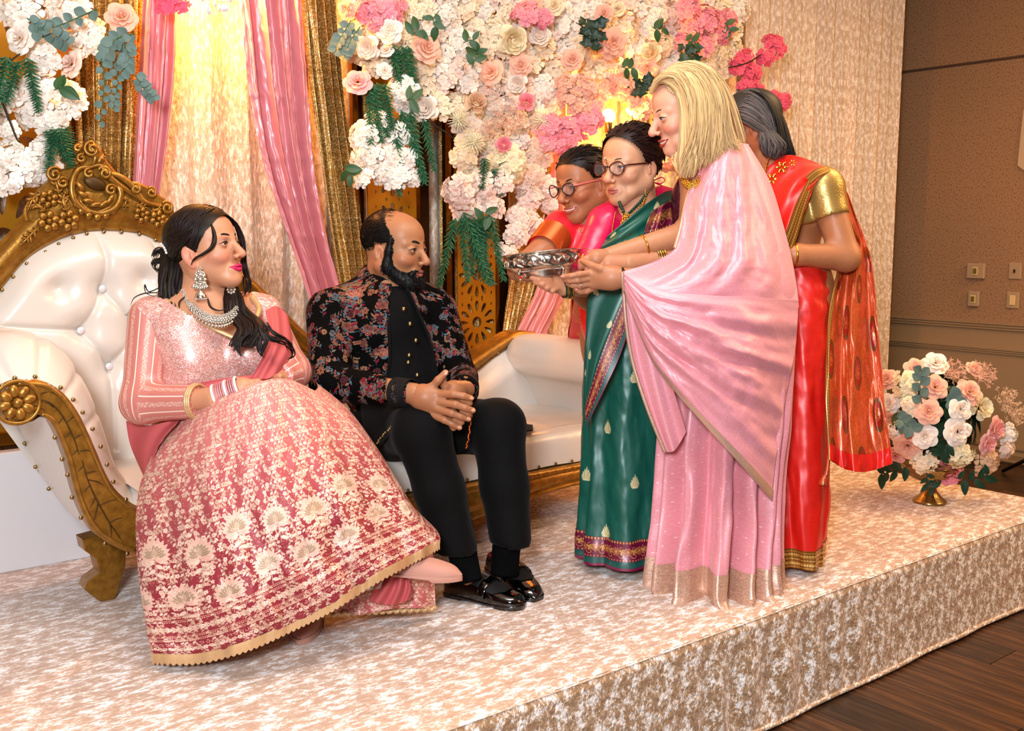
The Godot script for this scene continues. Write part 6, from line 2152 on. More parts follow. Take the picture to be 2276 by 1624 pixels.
	# sheer scarf over the far shoulder and across the waist
	var n1 := nz(2.0,41)
	part("scarf",thick(coons([[590,690,3.05],[615,680,3.08],[640,700,3.10]],[[560,840,2.88],[590,842,2.88],[628,828,2.95]],[[590,690,3.05],[598,760,2.94],[560,840,2.88]],[[640,700,3.10],[650,770,3.02],[628,828,2.95]],30,20,func(s: float,t: float) -> float: return 0.006 * sin(s * 16.0 + 3.0 * t)),0.002,30,20).mesh(),M.tulle,bod)
	part("scarf",thick(coons([[372,858,2.93],[440,850,2.87],[520,838,2.87],[612,828,2.93]],[[368,880,2.93],[430,886,2.86],[520,866,2.84],[600,850,2.90]],[[372,858,2.93],[368,870,2.93],[368,880,2.93]],[[612,828,2.93],[606,840,2.91],[600,850,2.90]],16,50,func(s: float,t: float) -> float: return 0.004 * sin(t * 12.0 + s * 4.0)),0.002,16,50).mesh(),M.tulle,bod)
	part("scarf",thick(coons([[280,935,2.96],[330,945,2.90],[400,930,2.86]],[[320,1060,2.94],[335,1040,2.88],[350,990,2.84]],[[280,935,2.96],[290,990,2.96],[320,1060,2.94]],[[400,930,2.86],[385,950,2.84],[350,990,2.84]],20,20,func(s: float,t: float) -> float: return 0.008 * sin(s * 12.0 + t * 7.0)),0.002,20,20).mesh(),M.tulle,bod)
	# skirt: a wide sheet over the crossed knees,its back half,and a gold lace hem
	var tp := [[405,925,2.90],[470,893,2.80],[530,868,2.77],[585,846,2.79],[640,842,2.84],[700,868,2.90]]
	var bt := [[338,1462,2.66],[440,1462,2.60],[550,1434,2.58],[650,1390,2.60],[740,1345,2.64],[835,1285,2.69],[915,1242,2.76],[978,1208,2.86]]
	var lf := [[405,925,2.90],[345,1000,2.88],[308,1090,2.84],[302,1200,2.78],[312,1310,2.72],[326,1400,2.68],[338,1462,2.66]]
	var rg := [[700,868,2.90],[775,930,2.92],[835,1010,2.92],[885,1090,2.90],[925,1155,2.88],[978,1208,2.86]]
	var fold := func(s: float,t: float) -> float:
		return 0.13 * sin(PI * s) * sin(PI * clampf(t * 0.9 + 0.08,0,1)) + 0.020 * t * sin(s * 26.0 + 2.0 * n1.get_noise_2d(s * 3.0,t) + sin(s * 9.0)) + 0.02 * n1.get_noise_2d(s * 2.0,t * 1.2) * t
	var R := 110; var C := 130
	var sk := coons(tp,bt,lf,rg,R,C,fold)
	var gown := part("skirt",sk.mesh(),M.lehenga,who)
	# sides and back of the skirt,closing towards the sofa
	for e in [0,C - 1]:
		var p := PackedVector3Array(); var uv := PackedVector2Array()
		for r in R:
			for k in 8:
				var f := k / 7.0
				var b := sk.v[r * C + e]
				p.append(b + fwh * 0.22 * f + rgt * (0.03 if e == 0 else -0.05) * f * f + Vector3(0,0.0,0))
				uv.append(Vector2((0.0 if e == 0 else 1.0) + (f * 0.2 if e else -f * 0.2),float(r) / R))
		part("skirt_side",MB.new().grid(R,8,p,uv).mesh(),M.lehenga,gown)
	var lace := MB.new()
	var hp := PackedVector3Array()
	for k in C: hp.append(sk.v[(R - 1) * C + k])
	var hl := PackedVector3Array(); var hu := PackedVector2Array()
	var HN := 560
	for row in 4:
		for k in HN:
			var g := float(k) / (HN - 1) * (C - 1)
			var i := mini(int(g),C - 2)
			var b := hp[i].lerp(hp[i + 1],g - i)
			var scal := 0.006 * absf(sin(k * 0.33)) if row == 3 else 0.0
			hl.append(b + Vector3(0,[0.014,0.004,-0.006,-0.010][row] - scal,0) - fwh * [0.004,0.006,0.005,0.004][row])
			hu.append(Vector2(k * 0.05,row * 0.3))
	part("hem_lace",lace.grid(4,HN,hl,hu).mesh(),M.gold_lace,gown)
	# under layer that shows below the raised foot
	var un := func(s: float,t: float) -> float: return 0.012 * sin(s * 24.0) * t
	part("under_skirt",coons([[720,1290,2.84],[800,1240,2.86],[880,1200,2.90],[960,1180,2.98]],[[738,1362,2.84],[800,1366,2.84],[880,1352,2.88],[968,1352,2.96]],[[720,1290,2.84],[728,1330,2.84],[738,1362,2.84]],[[960,1180,2.98],[965,1270,2.97],[968,1352,2.96]],24,60,un,0.5,0.35).mesh(),M.lehenga,gown)
	part("petticoat",coons([[770,1290,2.80],[810,1286,2.80],[860,1290,2.82]],[[780,1312,2.80],[820,1312,2.80],[866,1302,2.82]],[[770,1290,2.80],[774,1300,2.80],[780,1312,2.80]],[[860,1290,2.82],[864,1296,2.82],[866,1302,2.82]],8,16).mesh(),M.cream_lace,gown)
	part("ruffle",coons([[840,1275,2.82],[880,1268,2.83],[905,1280,2.85]],[[820,1335,2.82],[870,1345,2.83],[915,1330,2.86]],[[840,1275,2.82],[835,1300,2.80],[820,1335,2.82]],[[905,1280,2.85],[915,1305,2.84],[915,1330,2.86]],16,30,func(s: float,t: float) -> float: return 0.012 * sin(s * 20.0 + t * 4.0)).mesh(),M.tulle,gown)
	var hem2 := PackedVector3Array()
	for k in 60:
		var f := k / 59.0
		hem2.append(q(738 + 232 * f,1364 - 12 * f + 3 * sin(k * 1.6),lerpf(2.83,2.955,f)))
	part("hem_lace",tube(hem2,[0.007],6).mesh(),M.gold_lace,gown)
	# blush flats
	var hts := [[0.0,0.042],[0.1,0.05],[0.2,0.045],[0.35,0.030],[0.5,0.036],[0.65,0.040],[0.8,0.032],[0.92,0.022],[1.0,0.004]]
	var wds := [[0.0,0.35],[0.06,0.62],[0.25,0.70],[0.5,0.88],[0.7,1.0],[0.85,0.84],[0.94,0.5],[1.0,0.1]]
	for k in [[py(705,1330,ST),py(668,1432,ST),0.0],[q(815,1272,2.86),q(1027,1240,2.79),0.0]]:
		var d: Vector3 = k[1] - k[0]
		var sh := shoe(k[0],d,maxf(Vector2(d.x,d.z).length(),0.245),0.042,hts,wds,k[2])
		var o := part("shoe",(sh[1] as MB).mesh(),M.blush_suede,who)
		part("sole",(sh[2] as MB).mesh(),M.blush_suede,o)
		var b: Basis = sh[0]
		var op := PackedVector3Array()
		for i in 25:
			var a := TAU * i / 24.0
			op.append(k[0] + b * Vector3(cos(a) * 0.026,0.056,0.075 + sin(a) * 0.055))
		part("opening",ball(k[0] + b * Vector3(0,0.052,0.075),Vector3(0.024,0.006,0.05),6,14,b).mesh(),mat(skin * 0.9,0.5),o)
		part("opening_edge",tube(op,[0.0035],6,Color.WHITE,false).mesh(),M.blush_suede,o)
	bride_hair(who,H)
	# jewellery
	var ea := MB.new()
	var e0 := q(443,607,2.90)
	jewel(ea,q(444,597,2.90),0.007,5,-fwd)
	for k in [[441,610,0.011],[449,610,0.010],[445,622,0.019],[437,634,0.010],[453,634,0.010],[445,638,0.010]]: jewel(ea,q(k[0],k[1],2.898),k[2],8,-fwd)
	for k in 7: ea.add(ball(q(430 + k * 5,641 - absf(k - 3) * 1.2,2.897),Vector3.ONE * 0.0055,5,7),Transform3D(),Color(1.0,0.72,0.72))
	ea.add(lathe([Vector2(0.016,0.0),Vector2(0.0155,0.006),Vector2(0.011,0.014),Vector2(0.003,0.02),Vector2(0.002,0.03)],16,Transform3D(Basis(),q(446,661,2.9))))
	ea.add(beads(ring_path(q(446,664,2.9),Vector3.UP,0.0155),0.0028,0.0062))
	part("earring",ea.mesh(),M.silver,who)
	var ea2 := MB.new()
	jewel(ea2,q(514,644,2.98),0.014,8,-fwd)
	jewel(ea2,q(511,630,2.98),0.008,6,-fwd)
	part("earring",ea2.mesh(),M.silver,who)
	var nk := MB.new()
	var np := curve(uvd([[408,646,2.955],[418,672,2.925],[436,692,2.90],[462,708,2.888],[490,713,2.892],[512,706,2.91],[530,690,2.96]]),24)
	for k in 23:
		jewel(nk,np[k] - fwd * 0.004,0.0095 if k > 5 else 0.006,7,-fwd)
		if k > 5: jewel(nk,np[k] - fwd * 0.004 + Vector3(0,0.012,0),0.006,6,-fwd)
		if k > 7: nk.add(ball(np[k] - fwd * 0.005 - Vector3(0,0.016,0),Vector3.ONE * 0.0055,5,7),Transform3D(),Color(1.0,0.72,0.72))
	part("necklace",nk.mesh(),M.silver,who)
	var ba := MB.new()
	var ax := q(520,868,2.80) - q(470,886,2.80)
	for k in 12:
		var c := q(481 + k * 4.6,882 - k * 1.7,2.803)
		var wide := k in [0,6,11]
		part("bangle",tube(ring_path(c,ax,0.033),[0.004 if wide else 0.0022],6,Color.WHITE,false).mesh(),M.pearl if wide else M.pink_satin,who)

func bride_hair(who: Node3D,H: Dictionary) -> void:
	var X := head_xf(H)
	var I := X.affine_inverse()
	var base := trim(skull(H,Vector3(0.008,0.010,0.012),0.006),func(p: Vector3) -> bool:
		var l := I * p
		var lim := crv([[-0.10,-0.03],[-0.04,-0.012],[0.0,0.022],[0.03,0.048],[0.06,0.072],[0.09,0.09]],l.y)
		return l.z < lim)
	var c0 := lin(0.085,0.055,0.045)
	paint(base,func(_p: Vector3,_n: Vector3) -> Color: return c0)
	var m := MB.new().add(base)
	var r := RandomNumberGenerator.new()
	r.seed = 21
	var S := func(x: float,y: float,z: float) -> Vector3:
		var d := Vector3(x,y,z)
		var e := Vector3(x,y - 0.036,z + 0.016) / Vector3(0.083,0.089,0.107)
		return X * (Vector3(0,0.036,-0.016) + Vector3(x,y - 0.036,z + 0.016) / maxf(e.length(),0.001) * 1.0)
	for k in 260:                                    # swept from the parting round the side of the head to the clip at the back
		var t := r.randf()
		var side := -1.0 if k % 5 else 1.0
		var z0 := lerpf(0.085,-0.03,t)
		var a := [S.call(-0.012 * side * -1.0,0.12,z0),S.call(side * 0.05,0.10 - t * 0.01,z0 - 0.02),S.call(side * 0.078,0.055 - 0.03 * r.randf() + 0.02 * t,z0 * 0.45 - 0.03),S.call(side * 0.072,0.005 + r.randf_range(-0.03,0.05),-0.07),S.call(side * 0.03,-0.005 + r.randf_range(-0.03,0.03),-0.115)]
		lock(m,a,r.randf_range(0.0035,0.0062),c0 * r.randf_range(0.55,2.0),14,0.003,r.randf() * 6)
	for k in 34:                                    # front strands over the ear
		var o := r.randf()
		lock(m,[S.call(-0.03,0.115,0.075 - o * 0.03),S.call(-0.066,0.075,0.062 - o * 0.03),S.call(-0.078,0.03,0.045 - o * 0.03),S.call(-0.080,-0.005 - 0.01 * o,0.020 - o * 0.045),S.call(-0.08,-0.02,-0.03 - o * 0.03)],r.randf_range(0.003,0.005),c0 * r.randf_range(0.6,2.0),14)
	lock(m,[S.call(-0.055,0.09,0.075),q(478,520,2.915),q(474,545,2.90),q(455,562,2.895),q(432,575,2.895),q(424,590,2.90)],0.006,c0,18)
	lock(m,[S.call(-0.055,0.09,0.070),q(474,525,2.915),q(466,552,2.90),q(445,568,2.895),q(428,582,2.90)],0.006,c0 * 1.4,18)
	for k in 12: lock(m,[S.call(0.02,0.10,0.08),q(525 + r.randf_range(-4,4),500,3.03),q(537 + r.randf_range(-5,4),535,3.05),q(546 + r.randf_range(-10,4),600,3.06),q(556 + r.randf_range(-14,4),630,3.05),q(545 + r.randf_range(-10,10),660,3.04)],r.randf_range(0.003,0.006),c0 * r.randf_range(0.6,1.6),18,0.006,r.randf() * 6)
	for k in 120:                                    # the mass behind the ear that falls over the neck and shoulder
		var o := r.randf()
		var w := r.randf_range(-1,1)
		lock(m,[q(388 + 30 * w,560 + 14 * o,3.0),q(384 + 26 * w,610,2.97 + 0.02 * o),q(380 + 26 * w,655 + 16 * o,2.95 + 0.02 * o),q(372 + 36 * w - 20 * o,690 + 14 * o,2.94 + 0.03 * o),q(360 + 46 * w - 30 * o,678 + 26 * o,2.93 + 0.03 * o)],r.randf_range(0.004,0.008),c0 * r.randf_range(0.5,1.9),16,r.randf_range(0.010,0.022),1.2 + r.randf() * 1.6)
	for L in [[[352,640,2.97],[330,648,2.95],[322,632,2.95],[324,650,2.94],[345,660,2.93]],[[348,650,2.96],[320,652,2.94],[298,662,2.93],[290,680,2.93]],[[380,670,2.93],[392,690,2.92],[388,672,2.92]],[[410,660,2.93],[398,672,2.92],[400,690,2.92]],[[462,664,2.90],[468,682,2.89],[488,690,2.89],[505,684,2.90]]]:
		lock(m,uvd(L),0.0035,c0,16)
	for k in 130:                                    # curls brought forward over the far shoulder down the front
		var o := r.randf(); var w := r.randf_range(-1,1)
		lock(m,[q(512 + 10 * w,625 + 20 * o,3.02),q(520 + 18 * w,665,2.97),q(535 + 26 * w,700,2.93 + 0.02 * o),q(552 + 30 * w,735,2.89 + 0.02 * o),q(555 + 28 * w - 8 * o,765,2.87 + 0.02 * o)],r.randf_range(0.004,0.0085),c0 * r.randf_range(0.5,2.2),18,r.randf_range(0.012,0.024),0.6 + r.randf() * 1.6)
	for L in [[[560,735,2.87],[538,750,2.86],[528,775,2.855],[538,792,2.855]],[[575,730,2.88],[590,760,2.87],[580,790,2.87]],[[590,720,2.88],[615,745,2.88],[640,758,2.9],[652,785,2.92],[645,800,2.93]],[[585,735,2.88],[605,752,2.88],[630,762,2.9],[648,780,2.92]],[[545,745,2.87],[532,760,2.86],[522,780,2.85]],[[580,740,2.88],[575,765,2.87],[585,790,2.87]]]:
		for k in 5: lock(m,uvd(L.map(func(j): return [j[0] + r.randf_range(-5,5),j[1] + r.randf_range(-4,4),j[2]])),r.randf_range(0.003,0.006),c0 * r.randf_range(0.7,1.8),16,0.004,r.randf() * 6)
	for k in 22:                                     # rolled curl pinned at the back
		var c := q(354 + r.randf_range(-6,6),568 + (k % 2) * 22 + r.randf_range(-4,4),3.02)
		lock(m,Array(ring_path(c,fwd + rgt * r.randf_range(-0.5,0.5),r.randf_range(0.010,0.020),12)),r.randf_range(0.003,0.005),c0 * r.randf_range(0.6,2.2),14)
	part("hair",m.mesh(),M.hair,who)
	var cl := beads(curve(uvd([[358,542,2.955],[366,552,2.95],[371,566,2.948]]),12),0.0042,0.008)
	part("hair_clip",cl.mesh(),M.pearl,who)

# ---------------------------------------------------------------- the woman in the pink sari
func build_blonde() -> void:
	var skin := Color(0.86,0.64,0.53)
	var who := person("woman in a pale pink sari with long blonde hair, leaning forward to hold the tray",Vector3(2.48,ST,-0.28))
	var p := 0.27
	var F := (-rgt * 0.975 - fwh * 0.22).normalized()
	var H := {"c": q(1519,249,3.2),"F": F * cos(p) - Vector3.UP * sin(p),"up": Vector3.UP * cos(p) + F * sin(p),"s": 1.03,"skin": skin,"smile": 0.9,"open": 0.004,"nose": 1.18,"jaw": 0.9,"brow": Color(0.30,0.19,0.13),"brow_w": 0.9,"lip": Color(0.62,0.24,0.20),"blush": Color(0.88,0.48,0.42),"jowl": 1,"eye": 0.0042,"gaze": -rgt - Vector3.UP * 0.35}
	var m := head_mesh(H)
	var D := SDF.new()
	arm(D,[[1530,320,3.2],[1570,400,3.24]],[0.055,0.075])
	D.ell(q(1600,470,3.24),Vector3(0.13,0.17,0.13),Basis(),0.05)
	D.ell(q(1640,680,3.25),Vector3(0.16,0.24,0.14),Basis(),0.05)
	arm(D,[[1630,400,3.23],[1590,590,3.10],[1405,617,3.11]],[0.042,0.04,0.029])
	arm(D,[[1545,400,3.34],[1532,518,3.24],[1345,572,3.17]],[0.048,0.042,0.028])
	for e in [-1.0,1.0]: arm(D,[[1620 + 30 * e,800,3.26],[1600 + 40 * e,1260,3.27]],[0.09,0.05])
	m.add(skin_paint(D.build(0.012),Color(0.74,0.51,0.37)))
	var Hd := SDF.new()
	Hd.cone(q(1402,617,3.10),q(1355,617,3.11),0.029,0.032,0.02)
	Hd.cone(q(1360,612,3.105),q(1318,608,3.12),0.028,0.020,0.02)
	Hd.cone(q(1360,624,3.11),q(1320,630,3.13),0.026,0.018,0.02)
	var fs := [[[1320,605,3.115],[1288,609,3.10],[1268,613,3.105],[1250,615,3.12]],[[1318,617,3.12],[1284,623,3.11],[1266,624,3.115],[1254,622,3.13]],[[1320,628,3.13],[1290,635,3.125],[1272,634,3.13],[1262,630,3.14]],[[1324,638,3.14],[1304,647,3.14],[1290,648,3.15],[1280,643,3.16]]]
	for f in fs: finger(Hd,uvd(f),0.0100)
	finger(Hd,uvd([[1362,606,3.09],[1335,596,3.09],[1312,588,3.11],[1294,579,3.13]]),0.0115,0.008)
	# far hand laid along the tray
	Hd.cone(q(1350,571,3.17),q(1325,575,3.16),0.026,0.030,0.02)
	for k in 4: finger(Hd,uvd([[1322,570 + 4 * k,3.155],[1302,574 + 5 * k,3.15],[1290,580 + 5 * k,3.16]]),0.0095)
	m.add(skin_paint(Hd.build(0.0034),Color(0.70,0.47,0.34),4))
	part("body",m.mesh(),M.skin,who)
	for f in fs: nail(who,q(f[3][0] + 1,f[3][1] - 2,f[3][2] - 0.006),q(f[3][0],f[3][1],f[3][2]) - q(f[2][0],f[2][1],f[2][2]),upv * 0.7 - fwd,Color(0.92,0.55,0.62))
	face_parts(who,H)
	part("ring",tube(ring_path(q(1292,634,3.125),rgt,0.0105,18),[0.0022],5,Color.WHITE,false).mesh(),M.silver,who)
	part("wristwatch",tube(ring_path(q(1384,620,3.105),rgt * 1.0 + upv * 0.05,0.0315,22),[0.006],6,Color.WHITE,false).mesh(),M.patent,who)
	part("bracelet",tube(ring_path(q(1430,548,3.202),q(1532,518,3.24) - q(1345,572,3.17),0.036,26),[0.0036],6,Color.WHITE,false).mesh(),M.jewel_gold,who)
	# blonde hair swept off the forehead
	var X := head_xf(H); var I := X.affine_inverse()
	var c0 := lin(0.84,0.70,0.50)
	var cap := trim(skull(H,Vector3(0.006,0.014,0.012),0.006),func(k: Vector3) -> bool:
		var l := I * k
		return l.z < crv([[-0.06,-0.01],[0.0,0.01],[0.04,0.03],[0.07,0.055]],l.y))
	paint(cap,func(_a: Vector3,_b: Vector3) -> Color: return c0 * 0.75)
	var hm := MB.new().add(cap)
	var r := RandomNumberGenerator.new()
	r.seed = 5
	sway([[[1446,206,3.16],[1462,176,3.13],[1500,168,3.10],[1530,215,3.085],[1535,290,3.08],[1528,345,3.09],[1518,385,3.10]],[[1470,168,3.17],[1520,140,3.15],[1580,160,3.12],[1612,220,3.11],[1622,280,3.12],[1634,318,3.13],[1648,334,3.14]]],hm,620,Vector3(8,10,0.014),0.0022,0.0052,c0,r,0.020,0.6,1.2)
	sway([[[1444,200,3.18],[1470,182,3.14],[1502,200,3.11],[1514,250,3.095],[1512,310,3.09],[1508,360,3.10],[1512,392,3.11]],[[1452,190,3.17],[1490,172,3.12],[1530,205,3.10],[1540,270,3.09],[1545,330,3.09],[1548,370,3.09],[1540,392,3.1]]],hm,170,Vector3(5,5,0.008),0.003,0.006,c0,r,0.006,0.55,1.2)
	sway([[[1450,190,3.24],[1500,146,3.28],[1560,155,3.32],[1600,210,3.34],[1625,300,3.32]],[[1480,165,3.22],[1540,138,3.2],[1600,175,3.18],[1632,240,3.18],[1656,318,3.18]]],hm,150,Vector3(6,6,0.02),0.004,0.007,c0,r,0.005,0.6,1.2)
	sway([[[1500,330,3.2],[1492,350,3.2],[1504,378,3.18]],[[1515,340,3.15],[1510,370,3.15],[1530,396,3.13]]],hm,30,Vector3(6,8,0.02),0.0012,0.003,c0,r,0.008)
	part("hair",hm.mesh(),M.hair,who)
	# plum sequin blouse and necklace
	var B := SDF.new()
	B.ell(q(1560,450,3.27),Vector3(0.09,0.13,0.10),Basis(),0.04)
	arm(B,[[1545,392,3.33],[1534,496,3.26]],[0.062,0.054])
	part("blouse",B.build(0.009).mesh(),M.plum_sequin,who)
	var nk := MB.new()
	for L in [[[1502,372,3.2],[1524,395,3.16],[1540,405,3.14],[1556,390,3.13]],[[1500,376,3.2],[1522,406,3.16],[1538,418,3.14],[1560,396,3.13]]]: beads(curve(uvd(L),20),0.0045,0.0085,nk)
	for k in 9: jewel(nk,q(1522 + 3.2 * k,402 + 12 * sin(k * 0.35),3.15 - 0.002 * k),0.011,7,-fwd - rgt * 0.5)
	part("necklace",nk.mesh(),M.jewel_gold,who)
	# sari: pleated skirt,then the length over the shoulder and arm
	var n := nz(1.5,61)
	var sk := loft([[560,1530,1745,3.25,0.16],[640,1510,1768,3.25,0.165],[720,1495,1768,3.26,0.165],[820,1482,1760,3.27,0.165],[920,1480,1742,3.27,0.16],[1020,1480,1722,3.28,0.15],[1120,1476,1712,3.28,0.145],[1220,1468,1706,3.28,0.15],[1296,1462,1708,3.28,0.165],[1303,1462,1712,3.28,0.17]],120,260,func(s: float,t: float) -> float:
		var e := smoothstep(0.25,0.6,t)
		var w := sin(s * 92.0 + 2.2 * sin(s * 13.0 + t) + 1.2 * n.get_noise_2d(s * 4.0,t * 1.6))
		w = signf(w) * pow(absf(w),0.7)
		return e * (0.010 + 0.038 * t) * (w + 0.12 * sin(s * 201.0)) * (1.0 if s < 0.5 else 0.5) + (0.012 * sin(s * 55.0) if t > 0.985 else 0.0),3.6,3.0)
	var sari := part("sari_skirt",sk.mesh(),M.pink_sari,who)
	part("sequin_hem",rows_of(sk,260,108,119,0.002,8.0).mesh(),M.pink_border,sari)
	var mid := [[1383,604,3.03],[1450,640,2.99],[1560,655,2.98],[1680,660,3.03],[1775,668,3.17]]
	var A := coons([[1596,326,3.17],[1618,317,3.14],[1640,318,3.15],[1668,334,3.22]],mid,[[1596,326,3.17],[1560,365,3.15],[1530,430,3.15],[1514,500,3.14],[1500,552,3.10],[1450,582,3.06],[1383,604,3.03]],[[1668,334,3.22],[1708,400,3.24],[1738,500,3.22],[1762,600,3.19],[1775,668,3.17]],90,110,func(s: float,t: float) -> float:
		return sin(PI * t) * (0.010 * sin(s * 30.0 + 2.5 * t + 2.0 * n.get_noise_2d(s * 2.0,t)) * (0.4 + t) + 0.05 * sin(PI * s)) + 0.008 * n.get_noise_2d(s * 4.0,t * 4.0) * sin(PI * t),2.2,2.2)
	var Bp := coons(mid,[[1387,646,3.05],[1440,780,3.03],[1490,855,3.02],[1555,930,3.02],[1620,1002,3.03],[1672,1062,3.06],[1714,1112,3.12]],[[1383,604,3.03],[1384,625,3.035],[1387,646,3.05]],[[1775,668,3.17],[1768,770,3.17],[1747,880,3.16],[1727,1000,3.14],[1714,1112,3.12]],110,130,func(s: float,t: float) -> float:
		var w := sin(t * 30.0 - s * 3.0 + 2.0 * n.get_noise_2d(s * 1.5,t * 2.0))
		return sin(PI * pow(t,0.8)) * (0.012 * w * smoothstep(0.05,0.4,s) + 0.006 * sin(t * 61.0 + s * 5.0) * s + 0.035 * sin(PI * s)) + 0.008 * n.get_noise_2d(s * 4.0,t * 4.0 + 4.0) * sin(PI * t),2.6,2.4)
	var pallu := part("pallu",MB.new().add(A).add(Bp).mesh(),M.pink_sari,sari)
	part("sequin_border",rows_of(Bp,130,101,109,0.003,8.0).mesh(),M.pink_border,pallu)
	# the far side of the shoulder cloth,so that it wraps the back
	var bk := loft([[322,1600,1662,3.24,0.06],[400,1560,1706,3.27,0.12],[500,1540,1738,3.27,0.14],[600,1530,1762,3.26,0.15],[680,1520,1772,3.26,0.16]],30,60,null,2.0,2.0)
	part("pallu_back",bk.mesh(),M.pink_sari,sari)
	var Cp := coons([[1386,640,3.10],[1400,660,3.10],[1430,700,3.10]],[[1478,1004,3.12],[1500,1000,3.12],[1525,960,3.10]],[[1386,640,3.10],[1392,720,3.11],[1408,810,3.12],[1440,910,3.12],[1478,1004,3.12]],[[1430,700,3.10],[1475,800,3.09],[1525,960,3.10]],50,30,func(s: float,t: float) -> float: return 0.010 * sin(s * 11.0 + t * 3.0) * t,0.6,1.6)
	part("pallu_fold",Cp.mesh(),M.pink_sari,pallu)
	for L in [[[1386,640,3.095],[1392,720,3.105],[1408,810,3.115],[1440,910,3.115],[1478,1004,3.115]],[[1383,604,3.025],[1384,625,3.03],[1387,646,3.045]],[[1560,365,3.145],[1530,430,3.145],[1514,500,3.135],[1500,552,3.095]]]:
		part("sequin_edge",tube(curve(uvd(L),30),[0.006],6).mesh(),M.pink_border,pallu)

# ---------------------------------------------------------------- the woman in the green sari
func build_green() -> void:
	var skin := Color(0.78,0.58,0.45)
	var who := person("woman in a teal green silk sari with red-brown glasses and short dark hair",Vector3(2.45,ST,-0.75))
	var H := {"c": q(1401,366,3.33),"F": -rgt * 0.72 - fwh * 0.69 - Vector3(0,0.12,0),"up": (Vector3.UP + rgt * 0.03).normalized(),"s": 1.05,"skin": skin,"smile": 0.12,"jaw": 1.08,"cheek": 1.05,"nose": 1.1,"jowl": 1,"brow": Color(0.30,0.20,0.15),"brow_w": 0.8,"lip": Color(0.68,0.38,0.33),"gaze": -rgt * 0.85 - fwh * 0.6 - Vector3.UP * 0.12,"eye": 0.0044}
	var m := head_mesh(H)
	var D := SDF.new()
	arm(D,[[1410,420,3.36],[1418,480,3.38]],[0.056,0.075])
	arm(D,[[1375,486,3.39],[1490,460,3.47]],[0.05,0.05])
	D.ell(q(1410,540,3.42),Vector3(0.13,0.16,0.11),Basis(),0.05)
	D.ell(q(1400,700,3.45),Vector3(0.15,0.22,0.13),Basis(),0.05)
	arm(D,[[1362,500,3.36],[1300,628,3.28],[1255,638,3.26]],[0.040,0.041,0.031])
	arm(D,[[1495,462,3.45],[1540,568,3.28],[1395,585,3.17]],[0.05,0.043,0.030])
	for e in [-1.0,1.0]: arm(D,[[1400 + 30 * e,800,3.46],[1395 + 35 * e,1215,3.47]],[0.08,0.05])
	m.add(skin_paint(D.build(0.012),Color(0.74,0.51,0.38)))
	var Hd := SDF.new()
	# hand under the tray
	Hd.cone(q(1258,638,3.26),q(1232,628,3.25),0.027,0.030,0.02)
	var fs := [[[1222,622,3.22],[1198,622,3.205],[1182,618,3.21]],[[1226,628,3.225],[1206,632,3.205],[1190,628,3.21]],[[1230,634,3.23],[1216,640,3.21],[1204,636,3.212]],[[1238,640,3.235],[1228,646,3.22],[1218,643,3.22]]]
	for f in fs: finger(Hd,uvd(f),0.0100)
	# near hand resting along the tray rim
	Hd.cone(q(1396,585,3.17),q(1352,586,3.16),0.027,0.030,0.02)
	for k in 4: finger(Hd,uvd([[1348,580 + k * 5,3.15],[1322,582 + k * 6,3.145],[1304,588 + k * 5,3.15]]),0.0095)
	finger(Hd,uvd([[1375,575,3.165],[1350,572,3.155],[1330,577,3.15]]),0.0105,0.008)
	m.add(skin_paint(Hd.build(0.0034),Color(0.74,0.50,0.37),4))
	part("body",m.mesh(),M.skin,who)
	face_parts(who,H)
	glasses(who,H,mat(Color(0.26,0.03,0.03),0.2,0.0,0.6),mat(Color(0.20,0.02,0.03),0.2,0.0,0.6),0.025,0.0205)
	# short hair
	var X := head_xf(H); var I := X.affine_inverse()
	var c0 := lin(0.13,0.075,0.055)
	var cap := trim(skull(H,Vector3(0.010,0.014,0.014),0.006),func(k: Vector3) -> bool:
		var l := I * k
		if l.y < -0.058: return false
		if l.y < 0.008 and l.y > -0.056 and l.z > -0.030: return absf(l.x) > 0.055 and l.z < 0.008 and l.y > -0.02
		return l.z < crv([[-0.05,-0.03],[0.01,0.020],[0.04,0.036],[0.07,0.058],[0.09,0.075]],l.y))
	paint(cap,func(_a: Vector3,_b: Vector3) -> Color: return c0)
	var hm := MB.new().add(cap)
	var r := RandomNumberGenerator.new()
	r.seed = 6
	for k in 420:
		var i := cap.x[(r.randi() % (cap.x.size() / 3)) * 3]
		var v := cap.v[i]; var nn := cap.n[i]
		var l := I * v
		var cb := (-X.basis.z * 0.9 - X.basis.y * (0.9 - maxf(l.y,0.0) * 9.0) + X.basis.x * signf(l.x) * 0.15).normalized()
		cb = (cb - nn * cb.dot(nn)).normalized()
		var ln := r.randf_range(0.022,0.045)
		lock(hm,[v - nn * 0.002,v + cb * ln * 0.5 + nn * 0.004,v + cb * ln + nn * 0.001 - X.basis.y * 0.006],r.randf_range(0.0022,0.004),c0 * r.randf_range(0.5,2.2),7)
	part("hair",hm.mesh(),M.hair,who)
	var je := MB.new()
	jewel(je,q(1345,352,3.205),0.005,5,-fwd - rgt)
	part("forehead_jewel",je.mesh(),M.silver,who)
	var er := MB.new().add(ball(q(1434,389,3.29),Vector3.ONE * 0.0085,6,9)).add(lathe([Vector2(0.0005,-0.016),Vector2(0.006,-0.012),Vector2(0.004,0.0),Vector2(0.001,0.008)],9,Transform3D(Basis(),q(1434,408,3.29))))
	er.add(tube(PackedVector3Array([q(1434,389,3.29),q(1434,432,3.29)]),[0.0014],4))
	part("earring",er.mesh(),M.jewel_gold,who)
	# magenta blouse
	var B := SDF.new()
	B.ell(q(1412,535,3.41),Vector3(0.145,0.15,0.118),Basis(),0.05)
	arm(B,[[1366,480,3.37],[1346,500,3.33],[1300,598,3.28]],[0.056,0.060,0.054])
